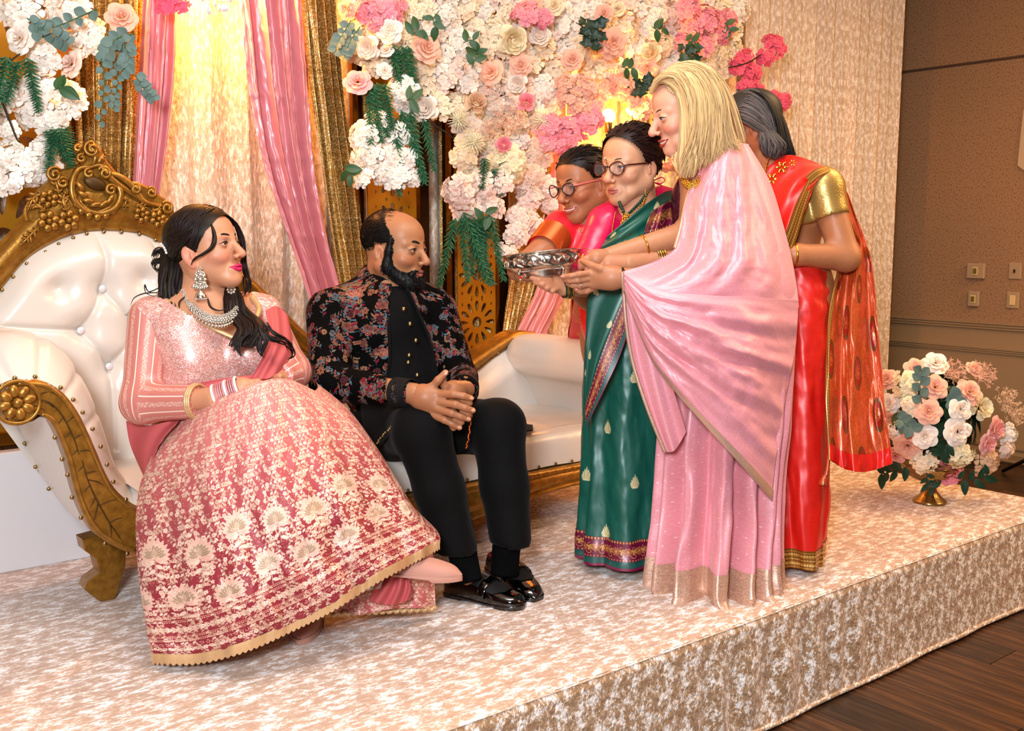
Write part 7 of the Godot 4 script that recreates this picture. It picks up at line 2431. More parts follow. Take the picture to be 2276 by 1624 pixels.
	arm(B,[[1470,450,3.45],[1498,465,3.45],[1520,530,3.42]],[0.055,0.062,0.056])
	B.cone(q(1398,440,3.29),q(1392,486,3.26),0.058,0.028,0.01,1)
	B.cut(q(1294,608,3.28),q(1300,598,3.28) - q(1346,492,3.32))
	var bw := nz(14.0,3)
	var bl := part("blouse",B.build(0.008,func(k: Vector3) -> float: return 0.003 * bw.get_noise_3dv(k)).mesh(),M.magenta_silk,who)
	var hem := MB.new()
	var ax := q(1300,598,3.28) - q(1346,492,3.32)
	for k in 5: hem.add(tube(ring_path(q(1298 + 3.4 * k,603 - 8 * k,3.28 + 0.001 * k),ax,0.0565 + 0.0004 * k,30),[0.0016 if k else 0.003],5,Color.WHITE,false))
	for k in 22:
		var f := frame(ax)
		var a := TAU * k / 22.0
		var c := q(1304,588,3.281) + (f.x * cos(a) + f.y * sin(a)) * 0.0575
		hem.add(ball(c,Vector3(0.006,0.002,0.012),5,7,Basis(f.x * -sin(a) + f.y * cos(a),f.x * cos(a) + f.y * sin(a),f.z)))
	part("gold_hem",hem.mesh(),M.copper_zari,bl)
	part("neck_tie",tube(curve(uvd([[1452,402,3.40],[1470,394,3.41],[1478,400,3.41],[1468,408,3.41],[1450,404,3.40],[1480,416,3.44]]),24),[0.0022],5).mesh(),M.magenta_silk,bl)
	# necklaces
	var g1 := MB.new()
	beads(curve(uvd([[1446,404,3.35],[1436,432,3.31],[1414,458,3.27],[1392,476,3.25],[1380,458,3.265],[1374,440,3.30]]),40),0.0058,0.0105,g1)
	part("bead_necklace",g1.mesh(),mat(Color(0.01,0.20,0.14),0.25),who)
	var g2 := MB.new()
	beads(curve(uvd([[1444,412,3.33],[1434,440,3.29],[1414,466,3.255],[1391,484,3.235],[1378,462,3.25]]),40),0.003,0.013,g2)
	for k in [[1389,487,0.011],[1385,497,0.010],[1393,478,0.008]]: jewel(g2,q(k[0],k[1],3.23),k[2],7,-fwd)
	beads(curve(uvd([[1434,440,3.29],[1418,480,3.24],[1396,520,3.215],[1378,552,3.21],[1362,556,3.215],[1360,520,3.23],[1368,470,3.26]]),60),0.0022,0.0046,g2)
	part("gold_chain",g2.mesh(),M.jewel_gold,who)
	# sari
	var n := nz(1.5,62)
	var keys := [[560,1330,1490,3.42,0.13],[640,1312,1490,3.44,0.145],[740,1304,1486,3.45,0.15],[840,1300,1484,3.46,0.15],[940,1299,1486,3.47,0.15],[1040,1295,1490,3.47,0.15],[1140,1290,1494,3.48,0.155],[1222,1286,1496,3.48,0.16],[1232,1286,1496,3.48,0.16]]
	var sk := loft(keys,110,240,func(s: float,t: float) -> float:
		var w := sin(s * 52.0 + 3.0 * sin(s * 9.0) + 1.5 * n.get_noise_2d(s * 4.0,t * 1.5))
		return (0.003 + 0.012 * t) * w + 0.003 * n.get_noise_2d(s * 9.0,t * 7.0),2.4,1.5)
	var sari := part("sari_skirt",sk.mesh(),M.green_sari,who)
	part("woven_border",rows_of(sk,240,99,109,0.002,3.4).mesh(),M.green_border,sari)
	# across the chest to the left shoulder,and the end that hangs with its border
	var ch := coons([[1352,522,3.24],[1390,490,3.215],[1440,450,3.27],[1478,426,3.36],[1502,424,3.42]],[[1310,632,3.27],[1360,640,3.24],[1420,640,3.24],[1470,620,3.28],[1510,560,3.38]],[[1352,522,3.24],[1326,570,3.25],[1310,632,3.27]],[[1502,424,3.42],[1512,480,3.41],[1510,560,3.38]],50,60,func(s: float,t: float) -> float: return 0.006 * sin(t * 26.0 + s * 3.0) + 0.03 * sin(PI * s) * sin(PI * t),1.0,0.6)
	var pl := part("pallu",ch.mesh(),M.green_sari,sari)
	part("brocade_fold",coons([[1448,470,3.235],[1475,452,3.30],[1505,436,3.38]],[[1424,545,3.22],[1460,540,3.23],[1512,520,3.30]],[[1448,470,3.235],[1436,500,3.225],[1424,545,3.22]],[[1505,436,3.38],[1510,480,3.35],[1512,520,3.30]],24,30,func(s: float,t: float) -> float: return 0.012 * sin(s * 15.0 + t * 2.0),0.45,1.0).mesh(),M.green_border,pl)
	var dk := coons([[1308,628,3.265],[1350,640,3.235],[1402,640,3.22]],[[1300,915,3.29],[1301,920,3.285],[1303,925,3.28]],[[1308,628,3.265],[1304,760,3.28],[1300,915,3.29]],[[1402,640,3.22],[1372,720,3.225],[1336,810,3.245],[1303,925,3.28]],60,30,func(s: float,t: float) -> float: return 0.006 * sin(s * 9.0 + t * 4.0),0.5,1.0)
	part("pallu_end",dk.mesh(),M.green_sari,pl)
	var bd := coons([[1302,950,3.275],[1345,862,3.235],[1378,790,3.215],[1402,720,3.205]],[[1301,905,3.277],[1330,808,3.24],[1362,722,3.218],[1396,640,3.21]],[[1302,950,3.275],[1301,930,3.276],[1301,905,3.277]],[[1402,720,3.205],[1400,680,3.207],[1396,640,3.21]],14,70,func(s: float,t: float) -> float: return 0.004 * sin(s * 8.0),1.0,1.0)
	for k in bd.t.size(): bd.t[k].y = 1.0 - bd.t[k].y
	part("brocade_border",bd.mesh(),M.green_border,pl)
	# bangles
	for k in 4: part("bangle",tube(ring_path(q(1250 + k * 5,637 + k * 0.5,3.262),q(1300,628,3.28) - q(1255,638,3.26),0.035,24),[0.0032],6,Color.WHITE,false).mesh(),M.jewel_gold if k % 2 else mat(Color(0.02,0.22,0.12),0.2),who)
	for k in 4: part("bangle",tube(ring_path(q(1452 + k * 5,578 - k * 0.8,3.215 + 0.003 * k),q(1540,568,3.28) - q(1395,585,3.17),0.038,24),[0.0034],6,Color.WHITE,false).mesh(),M.jewel_gold if k % 2 else M.brass,who)
	part("wrist_band",tube(ring_path(q(1488,573,3.24),q(1540,568,3.28) - q(1395,585,3.17),0.0405,24),[0.004],6,Color.WHITE,false).mesh(),M.pink_satin,who)

# ---------------------------------------------------------------- the woman in coral and the woman in red
func build_coral() -> void:
	var skin := Color(0.64,0.41,0.28)
	var who := person("smiling woman in a coral sari with pink and black glasses, hair pulled back",Vector3(3.05,ST,-1.35))
	var H := {"c": q(1297,407,3.5),"F": -rgt * 0.72 - fwh * 0.62 - Vector3(0,0.20,0),"up": (Vector3.UP - rgt * 0.10).normalized(),"s": 1.04,"skin": skin,"smile": 0.85,"open": 0.0035,"nose": 1.12,"cheek": 1.05,"brow": Color(0.10,0.06,0.05),"lip": Color(0.60,0.28,0.24),"gaze": -rgt * 0.85 - fwh * 0.6 - Vector3.UP * 0.25,"iris": Color(0.1,0.05,0.03)}
	var m := head_mesh(H)
	var D := SDF.new()
	arm(D,[[1302,455,3.52],[1312,520,3.56]],[0.054,0.072])
	arm(D,[[1250,512,3.55],[1385,510,3.64]],[0.048,0.048])
	D.ell(q(1330,590,3.62),Vector3(0.13,0.17,0.11),Basis(),0.05)
	D.ell(q(1370,740,3.98),Vector3(0.15,0.24,0.13),Basis(),0.05)
	arm(D,[[1246,510,3.53],[1205,560,3.42],[1150,592,3.36]],[0.052,0.044,0.031])
	for e in [-1.0,1.0]: arm(D,[[1365 + 26 * e,840,4.2],[1372 + 26 * e,1090,4.28]],[0.085,0.05])
	m.add(skin_paint(D.build(0.012),skin))
	var Hd := SDF.new()
	Hd.cone(q(1150,592,3.36),q(1146,604,3.34),0.027,0.028,0.02)
	var fs := [[[1146,606,3.30],[1152,616,3.265],[1160,617,3.24]],[[1154,608,3.30],[1166,618,3.265],[1174,618,3.24]],[[1162,610,3.30],[1174,621,3.265],[1183,620,3.24]],[[1138,598,3.32],[1126,590,3.31],[1122,578,3.32]]]
	for f in fs: finger(Hd,uvd(f),0.0098)
	m.add(skin_paint(Hd.build(0.0034),skin,4))
	part("body",m.mesh(),M.skin,who)
	for k in 3: nail(who,q(fs[k][2][0] - 1,fs[k][2][1] - 1,3.233),-rgt * 0.6 - fwd * 0.4,-fwd + upv * 0.2,Color(0.85,0.05,0.12),0.0052)
	face_parts(who,H)
	glasses(who,H,mat(Color(0.03,0.04,0.07),0.2,0.0,0.6),mat(Color(0.85,0.42,0.40),0.3),0.0235,0.020)
	var X := head_xf(H); var I := X.affine_inverse()
	var c0 := lin(0.05,0.035,0.032)
	var cap := trim(skull(H,Vector3(0.004,0.006,0.008),0.006),func(k: Vector3) -> bool:
		var l := I * k
		if l.y < 0.012 and l.y > -0.056 and l.z > -0.028: return false
		return l.y > -0.07 and l.z < crv([[-0.05,-0.03],[0.01,0.018],[0.04,0.040],[0.065,0.066],[0.08,0.085]],l.y))
	paint(cap,func(_a: Vector3,_b: Vector3) -> Color: return c0)
	var hm := MB.new().add(cap)
	var r := RandomNumberGenerator.new()
	r.seed = 8
	for k in 300:
		var i := cap.x[(r.randi() % (cap.x.size() / 3)) * 3]
		var v := cap.v[i]; var nn := cap.n[i]
		var cb := (X * Vector3(0,-0.01,-0.12) - v).normalized()
		cb = (cb - nn * cb.dot(nn)).normalized()
		var ln := r.randf_range(0.03,0.05)
		lock(hm,[v - nn * 0.0015,v + cb * ln * 0.5 + nn * 0.002,v + cb * ln - nn * 0.004],r.randf_range(0.0014,0.0026),c0 * r.randf_range(0.6,2.4),7)
	part("hair",hm.mesh(),M.hair,who)
	var er := MB.new()
	jewel(er,q(1330,431,3.455),0.012,9,-fwd)
	er.add(beads(ring_path(q(1330,431,3.452),-fwd,0.0135,20),0.0022,0.005))
	part("earring",er.mesh(),M.jewel_gold,who)
	var B := SDF.new()
	B.ell(q(1322,560,3.60),Vector3(0.145,0.16,0.12),Basis(),0.05)
	arm(B,[[1290,510,3.58],[1246,508,3.53],[1214,548,3.44]],[0.054,0.058,0.058])
	arm(B,[[1330,486,3.56],[1390,505,3.62]],[0.058,0.058])
	B.ell(q(1365,690,3.86),Vector3(0.13,0.2,0.13),Basis(),0.06)
	B.cone(q(1292,455,3.46),q(1296,505,3.42),0.055,0.018,0.01,1)
	var a0 := q(1246,508,3.53); var a1 := q(1214,548,3.44)
	B.cut(q(1210,554,3.43),a1 - a0)
	part("blouse",B.build(0.009).mesh(),M.coral_silk,who)
	var cf := MB.new()
	for k in 20: cf.add(tube(ring_path(a1.lerp(a0,-0.22 + k * 0.040),a1 - a0,0.0575 + 0.0002 * k,30),[0.0022],5,Color.WHITE,false))
	part("zari_sleeve_band",cf.mesh(),M.copper_zari,who)
	part("necklace",beads(curve(uvd([[1318,470,3.47],[1306,500,3.44],[1298,520,3.44],[1288,505,3.44]]),20),0.0035,0.007).mesh(),M.jewel_gold,who)
	var n := nz(2.0,63)
	part("sari_drape",loft([[590,1300,1440,3.74,0.14],[650,1276,1450,3.92,0.12],[700,1271,1452,4.05,0.12],[762,1272,1456,4.22,0.12],[800,1320,1450,4.32,0.10],[900,1325,1450,4.36,0.10],[1080,1325,1460,4.38,0.11]],60,140,func(s: float,t: float) -> float: return 0.008 * sin(s * 40.0 + 2.0 * n.get_noise_2d(s * 3.0,t)),2.0,1.8).mesh(),M.coral_brocade,who)

func build_red() -> void:
	var skin := Color(0.68,0.44,0.29)
	var who := person("grey-haired woman in a bright red and gold sari seen from behind",Vector3(2.9,ST,-0.4))
	var H := {"c": q(1664,281,3.5),"F": -rgt * 0.99 + fwh * 0.1 - Vector3(0,0.2,0),"s": 0.99,"skin": skin,"cell": 0.0034}
	var m := head_mesh(H)
	var D := SDF.new()
	arm(D,[[1702,330,3.5],[1725,400,3.52]],[0.056,0.075])
	arm(D,[[1650,420,3.62],[1830,405,3.42]],[0.055,0.055])
	D.ell(q(1750,480,3.52),Vector3(0.14,0.17,0.12),Basis(),0.05)
	D.ell(q(1768,680,3.5),Vector3(0.14,0.22,0.13),Basis(),0.05)
	arm(D,[[1828,415,3.40],[1880,572,3.38],[1770,566,3.34],[1700,562,3.36]],[0.055,0.046,0.034,0.03])
	for e in [-1.0,1.0]: arm(D,[[1765 + 30 * e,800,3.5],[1765 + 30 * e,1200,3.5]],[0.085,0.05])
	m.add(skin_paint(D.build(0.011),skin))
	part("body",m.mesh(),M.skin,who)
	face_parts(who,H)
	var X := head_xf(H); var I := X.affine_inverse()
	var g0 := lin(0.30,0.27,0.26)
	var cap := trim(skull(H,Vector3(0.008,0.012,0.012),0.006),func(k: Vector3) -> bool:
		var l := I * k
		if absf(l.x) > 0.055 and l.y < 0.012 and l.y > -0.056 and l.z > -0.034: return false
		return l.z < crv([[-0.08,-0.03],[0.01,0.03],[0.06,0.07]],l.y))
	paint(cap,func(_a: Vector3,_b: Vector3) -> Color: return g0 * 0.4)
	var hm := MB.new().add(cap)
	var r := RandomNumberGenerator.new()
	r.seed = 9
	sway([[[1622,262,3.44],[1650,268,3.40],[1680,285,3.395],[1705,300,3.40],[1720,312,3.40]],[[1640,205,3.48],[1672,200,3.44],[1704,225,3.42],[1718,265,3.41],[1722,300,3.40]]],hm,380,Vector3(5,5,0.008),0.0022,0.0045,g0,r,0.003,0.2,2.2)
	sway([[[1668,202,3.44],[1700,215,3.41],[1722,255,3.405],[1730,300,3.41],[1738,335,3.41]],[[1690,204,3.48],[1722,232,3.46],[1744,275,3.45],[1756,315,3.44],[1766,346,3.44]]],hm,260,Vector3(5,5,0.014),0.003,0.006,lin(0.06,0.055,0.055),r,0.003,0.5,2.2)
	sway([[[1688,290,3.40],[1690,310,3.39],[1696,330,3.39],[1704,346,3.395]],[[1718,292,3.40],[1734,312,3.39],[1742,330,3.39],[1736,350,3.40]]],hm,150,Vector3(7,6,0.012),0.003,0.006,g0,r,0.012,0.15,1.6)
	sway([[[1690,205,3.50],[1716,232,3.50],[1728,280,3.50],[1740,330,3.47],[1748,346,3.45]],[[1700,206,3.52],[1728,240,3.52],[1742,290,3.51],[1756,328,3.48],[1768,346,3.46]]],hm,130,Vector3(4,4,0.03),0.003,0.006,lin(0.05,0.045,0.045),r,0.003,0.5,1.8)
	part("hair",hm.mesh(),M.hair,who)
	part("earring",ball(q(1664,324,3.42),Vector3.ONE * 0.006,6,8).mesh(),M.silver,who)
	part("gold_chain",beads(curve(uvd([[1700,384,3.42],[1704,364,3.42],[1710,348,3.43],[1716,340,3.45]]),20),0.0038,0.0072).mesh(),M.jewel_gold,who)
	var B := SDF.new()
	B.ell(q(1752,485,3.50),Vector3(0.15,0.16,0.128),Basis(),0.05)
	arm(B,[[1800,405,3.44],[1830,418,3.40],[1846,478,3.39]],[0.06,0.066,0.060])
	B.cut(q(1848,484,3.39),q(1846,478,3.39) - q(1830,418,3.40))
	part("gold_blouse",B.build(0.008).mesh(),M.gold_cloth,who)
	part("bracelet",tube(ring_path(q(1766,566,3.34),rgt,0.037,26),[0.0042],6,Color.WHITE,false).mesh(),M.jewel_gold,who)
	var n := nz(1.6,64)
	var sk := loft([[555,1690,1828,3.50,0.13],[640,1680,1848,3.50,0.145],[740,1676,1850,3.50,0.15],[850,1676,1846,3.50,0.15],[960,1680,1840,3.50,0.15],[1080,1688,1836,3.50,0.15],[1180,1694,1830,3.50,0.15],[1228,1700,1826,3.50,0.155],[1234,1700,1826,3.50,0.155]],100,200,func(s: float,t: float) -> float:
		return (0.003 + 0.010 * t) * sin(s * 44.0 + 2.6 * sin(s * 8.0) + 2.0 * n.get_noise_2d(s * 4.0,t * 1.4)) + 0.006 * n.get_noise_2d(s * 5.0,t * 9.0) * (1.0 - t),2.4,2.4)
	var sari := part("sari_skirt",sk.mesh(),M.red_sari,who)
	part("zari_hem",rows_of(sk,200,93,99,0.002,5.0).mesh(),M.zari_border,sari)
	# over the back and shoulder
	var sh := coons([[1706,372,3.42],[1745,345,3.41],[1790,352,3.38],[1838,372,3.36]],[[1700,600,3.36],[1735,590,3.34],[1760,540,3.33],[1790,470,3.33]],[[1706,372,3.42],[1702,460,3.38],[1700,600,3.36]],[[1838,372,3.36],[1812,410,3.335],[1790,470,3.33]],50,50,func(s: float,t: float) -> float: return 0.05 * sin(PI * s) * sin(PI * t) + 0.004 * sin(t * 20.0 + s * 12.0),1.4,1.6)
	var pl := part("pallu",sh.mesh(),M.red_sari,sari)
	for L in [[[[1792,392,3.315],[1812,376,3.325],[1838,368,3.345]],[[1800,410,3.315],[1822,392,3.325],[1846,380,3.345]]],[[[1730,560,3.30],[1752,500,3.285],[1775,440,3.29],[1796,400,3.31]],[[1744,600,3.325],[1768,540,3.312],[1788,470,3.31],[1808,405,3.325]]]]:
		part("zari_border",coons(L[0],L[1],[L[0][0],L[1][0]],[L[0][-1],L[1][-1]],8,40,null,2.0,1.0).mesh(),M.zari_border,pl)
	for k in [[1738,372,14],[1774,384,12],[1762,362,8],[1716,398,14],[1728,424,10],[1755,405,8],[1790,366,8],[1746,440,9]]:
		var c := q(k[0],k[1],3.365 + absf(k[0] - 1755.0) * 0.0008 - 0.024)
		var f := frame(-fwd + rgt * (k[0] - 1755.0) * 0.004)
		var fl := MB.new()
		for i in 6: fl.add(ball(c + (f.x * cos(i * 1.047) + f.y * sin(i * 1.047)) * k[2] * 0.0009,Vector3(k[2] * 0.0007,k[2] * 0.0003,0.002),4,6,Basis(f.x * cos(i * 1.047) + f.y * sin(i * 1.047),f.y * cos(i * 1.047) - f.x * sin(i * 1.047),f.z)))
		part("embroidered_flower",fl.mesh(),M.jewel_gold,pl)
	# the end that hangs down behind the arm
	var hang := coons([[1806,376,3.36],[1845,372,3.38],[1872,396,3.44]],[[1842,1020,3.34],[1880,1042,3.32],[1925,1048,3.33],[1984,1030,3.38]],[[1806,376,3.36],[1846,440,3.40],[1882,540,3.43],[1862,600,3.43],[1840,720,3.40],[1836,880,3.36],[1842,1020,3.34]],[[1872,396,3.44],[1898,470,3.47],[1930,555,3.47],[1944,640,3.46],[1956,780,3.44],[1966,900,3.42],[1984,1030,3.38]],140,90,func(s: float,t: float) -> float:
		return (0.012 + 0.020 * t) * sin(s * 13.0 + 1.2 * t + 1.2 * n.get_noise_2d(s * 2.0,t * 2.0)) * smoothstep(0.0,0.2,t) + 0.02 * exp(-pow((t - 0.32) / 0.03,2.0)) * sin(s * 9.0),1.0,2.2)
	var hg := part("pallu_end",thick(hang,0.002,140,90).mesh(),M.red_zari,pl)
	part("plain_hem",rows_of(hang,90,131,139,0.003).mesh(),M.red_sari,hg)
	var e := PackedVector3Array()
	var st := MB.new()
	var sp := PackedVector3Array(); var su := PackedVector2Array()
	for k in range(50,140):
		for j in 6:
			sp.append(hang.v[k * 90 + j * 2] - fwd * 0.004 - rgt * 0.003)
			su.append(Vector2(k * 0.06,j / 5.0))
	part("zari_border",st.grid(90,6,sp,su).mesh(),M.zari_border,hg)
	part("tassel",tube(curve(uvd([[1842,1010,3.33],[1838,1050,3.33],[1830,1068,3.33],[1829,1078,3.33]]),12),[0.006,0.007,0.013,0.014],8).mesh(),M.red_zari,hg)

# ---------------------------------------------------------------- the silver tray
func build_tray() -> void:
	var c := q(1208,596,3.29)
	var o := thing("silver_tray","oval chased silver tray held out by the women towards the couple","tray",c)
	var ax := (Vector3.UP - rgt * 0.10 + fwh * 0.06).normalized()
	var x := (rgt - ax * rgt.dot(ax)).normalized()
	var b := Basis(x * 1.0,ax,x.cross(ax) * 1.0)
	var T := Transform3D(b,c)
	var body := lathe([Vector2(0.001,-0.030),Vector2(0.080,-0.030),Vector2(0.086,-0.027),Vector2(0.089,-0.010),Vector2(0.094,-0.004),Vector2(0.098,-0.002),Vector2(0.112,0.006),Vector2(0.120,0.018),Vector2(0.121,0.030),Vector2(0.117,0.040),Vector2(0.126,0.046),Vector2(0.130,0.0485),Vector2(0.127,0.051),Vector2(0.112,0.042),Vector2(0.100,0.010),Vector2(0.08,-0.020),Vector2(0.001,-0.022)],96,T,func(a: float,k: int) -> float: return 1.0 + (0.012 * sin(a * 12.0) if k in [11,12] else (0.012 * sin(a * 24.0) if k in [7,8] else 0.0)))
	part("bowl",body.mesh(),M.silver,o)
	var bd := MB.new()
	bd.add(beads(T * ring_flat(0.0915,-0.006,90),0.0026,0.0052))
	part("beaded_edge",bd.mesh(),M.silver,o)
	for k in 22:                                      # chased S-scrolls round the side
		var a := TAU * k / 22.0
		var pt := PackedVector3Array()
		for j in 18:
			var f := j / 17.0
			var an := a + 0.22 * (f - 0.5) + 0.09 * sin(f * TAU)
			var y := lerpf(0.006,0.038,f)
			var rr := 0.1125 + 0.0105 * sin((y - 0.004) / 0.036 * PI * 0.75)
			pt.append(T * Vector3(cos(an) * rr,y,sin(an) * rr))
		part("chased_scroll",tube(pt,[0.0012,0.0042,0.0030,0.0042,0.0012],6).mesh(),M.silver_dark if k % 2 else M.silver,o)
		var cc := T * Vector3(cos(a + 0.14) * 0.1225,0.022,sin(a + 0.14) * 0.1225)
		part("chased_leaf",ball(cc,Vector3(0.0045,0.010,0.003),5,7,frame(cc - c) * Basis(Vector3.BACK,0.5)).mesh(),M.silver,o)
	for k in 4:
		var a := TAU * k / 4.0 + 2.5
		var pt := []
		for j in [[0.093,-0.002],[0.100,-0.012],[0.094,-0.024],[0.099,-0.033]]: pt.append(T * Vector3(cos(a) * j[0],j[1],sin(a) * j[0]))
		part("foot",tube(curve(pt,12),[0.006,0.004,0.003,0.006],8).mesh(),M.silver,o)
	var hp := []
	for j in [[-0.118,0.044],[-0.113,0.062],[-0.098,0.066],[-0.09,0.052]]: hp.append(T * Vector3(j[0],j[1],0.03))
	part("wire_handle",tube(curve(hp,16),[0.0014],5).mesh(),M.silver,o)
	var r := RandomNumberGenerator.new()
	r.seed = 3
	var pe := MB.new()
	for k in 40:
		var a := r.randf() * TAU; var d := sqrt(r.randf()) * 0.085
		pe.add(ball(T * Vector3(cos(a) * d,0.030 + 0.012 * r.randf(),sin(a) * d),Vector3(0.013,0.004,0.010),4,7,Basis(Vector3(r.randf(),r.randf(),r.randf()).normalized(),r.randf() * 2.0)))
	tag(solo("flower_petals",pe.mesh(),mat(Color(0.93,0.80,0.76),0.7),"loose pale petals lying in the silver tray","petals","","stuff"))

func ring_flat(r: float,y: float,n: int) -> PackedVector3Array:
	var o := PackedVector3Array()
	for k in n + 1: o.append(Vector3(cos(TAU * k / n) * r,y,sin(TAU * k / n) * r))
	return o

# ---------------------------------------------------------------- flowers
var FM := {}                            # shared flower meshes
var FC := {}                            # petal materials
var fr := RandomNumberGenerator.new()

func petal(a0: float,half: float,r0: float,r1: float,z0: float,z1: float,curl: float,nu := 7,nv := 6) -> MB:
	# one petal of a bloom that faces +z: from radius r0 (low) to r1 (rim),the rim rolled outwards
	var w := fr.randf_range(-1,1)
	return sheet(nv,nu,func(s: float,t: float) -> Vector3:
		var u := s * 2.0 - 1.0
		var wd := half * (0.45 + 0.55 * sin(PI * clampf(t * 0.62 + 0.1,0,1)))
		var a := a0 + u * wd
		var e := 1.0 - 0.20 * u * u * t * t
		var r := lerpf(r0,r1,pow(t,0.8)) * e + curl * pow(t,4.0) * 0.35
		var z := lerpf(z0,z1,t) * e - curl * pow(t,5.0) * 0.5 + 0.04 * sin(u * 5.0 + w * 3.0) * t
		return Vector3(cos(a) * r,sin(a) * r,z))

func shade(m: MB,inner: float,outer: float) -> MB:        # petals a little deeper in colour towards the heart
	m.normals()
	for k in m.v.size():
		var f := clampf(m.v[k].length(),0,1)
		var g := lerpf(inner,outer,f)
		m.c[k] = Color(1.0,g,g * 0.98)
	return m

func make_flower_meshes() -> void:
	fr.seed = 77
	for v in 3:
		var m := MB.new()
		for L in [[3,0.9,0.03,0.10,0.30,0.62,0.02],[4,0.85,0.06,0.24,0.20,0.60,0.06],[5,0.72,0.10,0.42,0.08,0.52,0.14],[6,0.62,0.14,0.62,0.0,0.40,0.24]]:
			for k in L[0]: m.add(petal(TAU * k / L[0] + L[2] * 20.0 + v,L[1] * fr.randf_range(0.9,1.15),L[2],L[3] * fr.randf_range(0.92,1.08),L[4],L[5] * fr.randf_range(0.9,1.1),L[6]))
		m.add(ball(Vector3(0,0,0.42),Vector3(0.10,0.10,0.16),6,8))
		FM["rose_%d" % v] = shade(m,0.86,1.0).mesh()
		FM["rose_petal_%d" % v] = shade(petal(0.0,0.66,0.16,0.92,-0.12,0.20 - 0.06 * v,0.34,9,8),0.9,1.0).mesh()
		m = MB.new()
		for L in [[3,1.0,0.02,0.16,0.3,0.74,0.0],[5,0.85,0.14,0.36,0.15,0.70,0.04],[7,0.7,0.26,0.56,0.0,0.60,0.08],[8,0.62,0.34,0.80,-0.15,0.42,0.14]]:
			for k in L[0]: m.add(petal(TAU * k / L[0] + L[2] * 9.0 + v,L[1],L[2],L[3],L[4],L[5] * fr.randf_range(0.9,1.08),L[6]))
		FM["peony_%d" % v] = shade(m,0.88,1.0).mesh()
		m = MB.new()
		for k in 5: m.add(petal(TAU * k / 5 + fr.randf() * 0.2,0.62,0.06,1.0,0.0,0.28 * fr.randf_range(0.6,1.3),0.25,5,4))
		for k in 5: m.add(petal(TAU * (k + 0.5) / 5,0.5,0.05,0.62,0.08,0.42,0.15,4,4))
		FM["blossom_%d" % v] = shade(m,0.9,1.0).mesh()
		m = MB.new()
		for k in 14:
			var d := Vector3(fr.randf_range(-1,1),fr.randf_range(-1,1),fr.randf_range(-0.1,0.5))
			if d.length() > 1.0: d = d.normalized()
			for j in 4: m.add(petal(TAU * j / 4 + k,0.7,0.04,0.36,0.0,0.12,0.1,4,3),Transform3D(frame(d + Vector3(0,0,0.8)),d * 0.75 + Vector3(0,0,-0.15)))
		FM["filler_%d" % v] = m.mesh()
	var m := MB.new()
	for L in [[22,1.0,0.10],[18,0.85,0.3],[14,0.62,0.48],[9,0.35,0.6]]:
		for k in L[0]:
			var a: float = TAU * k / L[0] + L[2]
			var d := Vector3(cos(a),sin(a),0)
			m.add(tube(PackedVector3Array([Vector3(0,0,L[2] * 0.4),d * L[1] * 0.6 + Vector3(0,0,L[2] * 0.9),d * L[1] * fr.randf_range(0.9,1.05) + Vector3(0,0,L[2])]),[0.03,0.075,0.03],4,Color.WHITE,true,0.4))
	FM["mum"] = m.mesh()
	m = MB.new()
	for k in 46:                                     # wispy plume: thin stalks ending in little stars
		var d := Vector3(fr.randf_range(-1,1),fr.randf_range(-1,1),fr.randf_range(0,0.8))
		if d.length() > 1.0: d = d.normalized() * fr.randf_range(0.7,1.0)
		m.add(tube(PackedVector3Array([d * 0.2,d * 0.6 + Vector3(0,0,0.05),d]),[0.014,0.012,0.010],3))
		for j in 5:
			var e := d + Vector3(fr.randf_range(-1,1),fr.randf_range(-1,1),fr.randf_range(-0.3,1)).normalized() * 0.2
			m.add(tube(PackedVector3Array([d,d.lerp(e,0.6),e]),[0.012,0.026,0.006],3))
	FM["plume"] = m.mesh()
	var lf := func(w: float,tip: float) -> Mesh:
		return thick(sheet(7,7,func(s: float,t: float) -> Vector3:
			var u := s * 2.0 - 1.0
			var x := u * w * pow(sin(PI * clampf(pow(t,tip) * 0.94 + 0.04,0,1)),0.8)
			return Vector3(x,t,0.16 * absf(x) - 0.18 * t * t)),0.012,7,7).mesh()
	FM.leaf = lf.call(0.27,0.8)
	FM.round_leaf = lf.call(0.46,1.0)
	FM.ivy_leaf = thick(sheet(9,9,func(s: float,t: float) -> Vector3:
		var u := s * 2.0 - 1.0
		return Vector3(u * (0.5 * sin(PI * clampf(t,0.03,0.97)) * (1.0 + 0.35 * sin(t * 12.0))),t,0.1 * absf(u))),0.012,9,9).mesh()
	m = MB.new()
	m.add(tube(PackedVector3Array([Vector3.ZERO,Vector3(0.02,-0.5,0.03),Vector3(-0.01,-1.0,0.0)]),[0.012,0.008,0.004],4))
	for k in 90:
		var y := -k / 90.0
		var a := k * 2.4
		var l := 0.17 * (1.0 - 0.45 * k / 90.0)
		var d := Vector3(cos(a),-0.55,sin(a)) * l
		m.add(tube(PackedVector3Array([Vector3(0,y,0),Vector3(0,y,0) + d * 0.5,Vector3(0,y,0) + d]),[0.010,0.016,0.003],3))
		if k % 3 == 0: m.add(tube(PackedVector3Array([Vector3(0,y,0) + d * 0.5,Vector3(0,y,0) + d + Vector3(d.z,0,-d.x) * 0.5]),[0.010,0.004],3))
	FM.fern = m.mesh()
